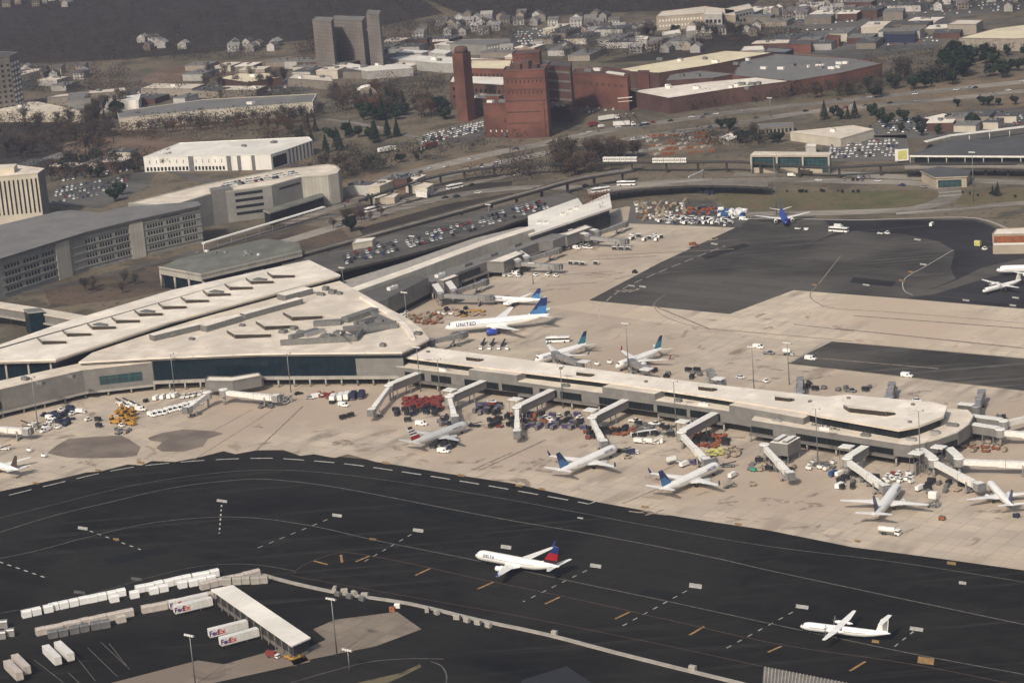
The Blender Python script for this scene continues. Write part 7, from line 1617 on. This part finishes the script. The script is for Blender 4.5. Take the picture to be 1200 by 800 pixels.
houses(540, 32, 50, 10, 20, 'in the hazy suburb above the chimney', -3); houses(650, 26, 60, 6, 14, 'in the hazy suburb above the far car yard'); houses(720, 36, 40, 8, 10, 'in the hazy suburb left of the tan office'); houses(850, 38, 40, 4, 8, 'in the strip below the tan office'); houses(300, 57, 26, 3, 8, 'at the edge of the far woods'); houses(60, 88, 40, 6, 10, 'near the hazy grey tower'); houses(960, 14, 60, 10, 16, 'at the top right beyond the car yards', -4); houses(190, 54, 26, 5, 6, 'in the dark woods at the upper left'); houses(430, 64, 40, 4, 8, 'below the hazy tan towers'); houses(40, 6, 40, 5, 8, 'beyond the far woods at the top left corner'); houses(1130, 6, 60, 8, 10, 'at the top right corner'); houses(600, 60, 70, 4, 8, 'behind the power plant'); houses(780, 58, 40, 4, 8, 'behind the cream roofed factory')
for l in TP.values():
    for p in l: p.drop()
for _, p in HP: p.drop()
for p in PR.values(): p.drop()
# ================================================================== LIGHT, AIR, CAMERA
SUN_EL, SX, SY = R(41), .47, .88               # shadows fall away from the camera and a little to the right
w = bpy.data.worlds.new('World'); scene.world = w; w.use_nodes = True
nt = w.node_tree; bg = nt.nodes['Background']; sky = nt.nodes.new('ShaderNodeTexSky'); sky.sky_type = 'NISHITA'; sky.sun_disc = False
sky.sun_elevation = SUN_EL; sky.sun_rotation = math.atan2(-SX, -SY); sky.air_density = 1.3; sky.dust_density = 5.0; sky.ozone_density = 1
nt.links.new(sky.outputs[0], bg.inputs[0]); bg.inputs[1].default_value = .1
sl = bpy.data.lights.new('sun', 'SUN'); sl.energy = 3.6; sl.angle = R(3.0); sl.color = (1.0, .92, .81); so = bpy.data.objects.new('sun', sl); COL.objects.link(so)
d = Vector((SX*math.cos(SUN_EL), SY*math.cos(SUN_EL), -math.sin(SUN_EL))); so.rotation_euler = d.to_track_quat('-Z', 'Y').to_euler(); so.location = (0, 0, 600)
hz = MB(); hz.box((0, 2600, -1), (5600, 5600, CAM_H+60), 'apron'); ho = hz.build('haze', None, origin=(0, 0, 0)); ho.data.materials.clear()
hm = bpy.data.materials.new('haze_air'); hm.use_nodes = True; n_ = hm.node_tree.nodes; n_.remove(n_['Principled BSDF']); pv_ = n_.new('ShaderNodeVolumePrincipled')
pv_.inputs['Color'].default_value = (.25, .285, .38, 1); pv_.inputs['Density'].default_value = 1.4e-4; pv_.inputs['Anisotropy'].default_value = .0
hm.node_tree.links.new(pv_.outputs[0], n_['Material Output'].inputs['Volume']); ho.data.materials.append(hm); tag(ho, kind='stuff')
cam = bpy.data.cameras.new('camera'); cam.sensor_width = 36; cam.lens = 36*F_PX/1200; cam.clip_start = 1; cam.clip_end = 12000
co = bpy.data.objects.new('camera', cam); COL.objects.link(co)
fwd = Vector((0, CP, -SP)); upv = Vector((0, SP, CP)); rt = Vector((1, 0, 0))
Rv = rt*CR+upv*SR; Uv = upv*CR-rt*SR
co.matrix_world = Matrix(((Rv.x, Uv.x, -fwd.x, 0), (Rv.y, Uv.y, -fwd.y, 0), (Rv.z, Uv.z, -fwd.z, CAM_H), (0, 0, 0, 1)))
scene.camera = co
vs = scene.view_settings; vs.view_transform = 'Standard'; vs.look = 'None'; vs.gamma = 1; vs.exposure = 0; vs.use_curve_mapping = False
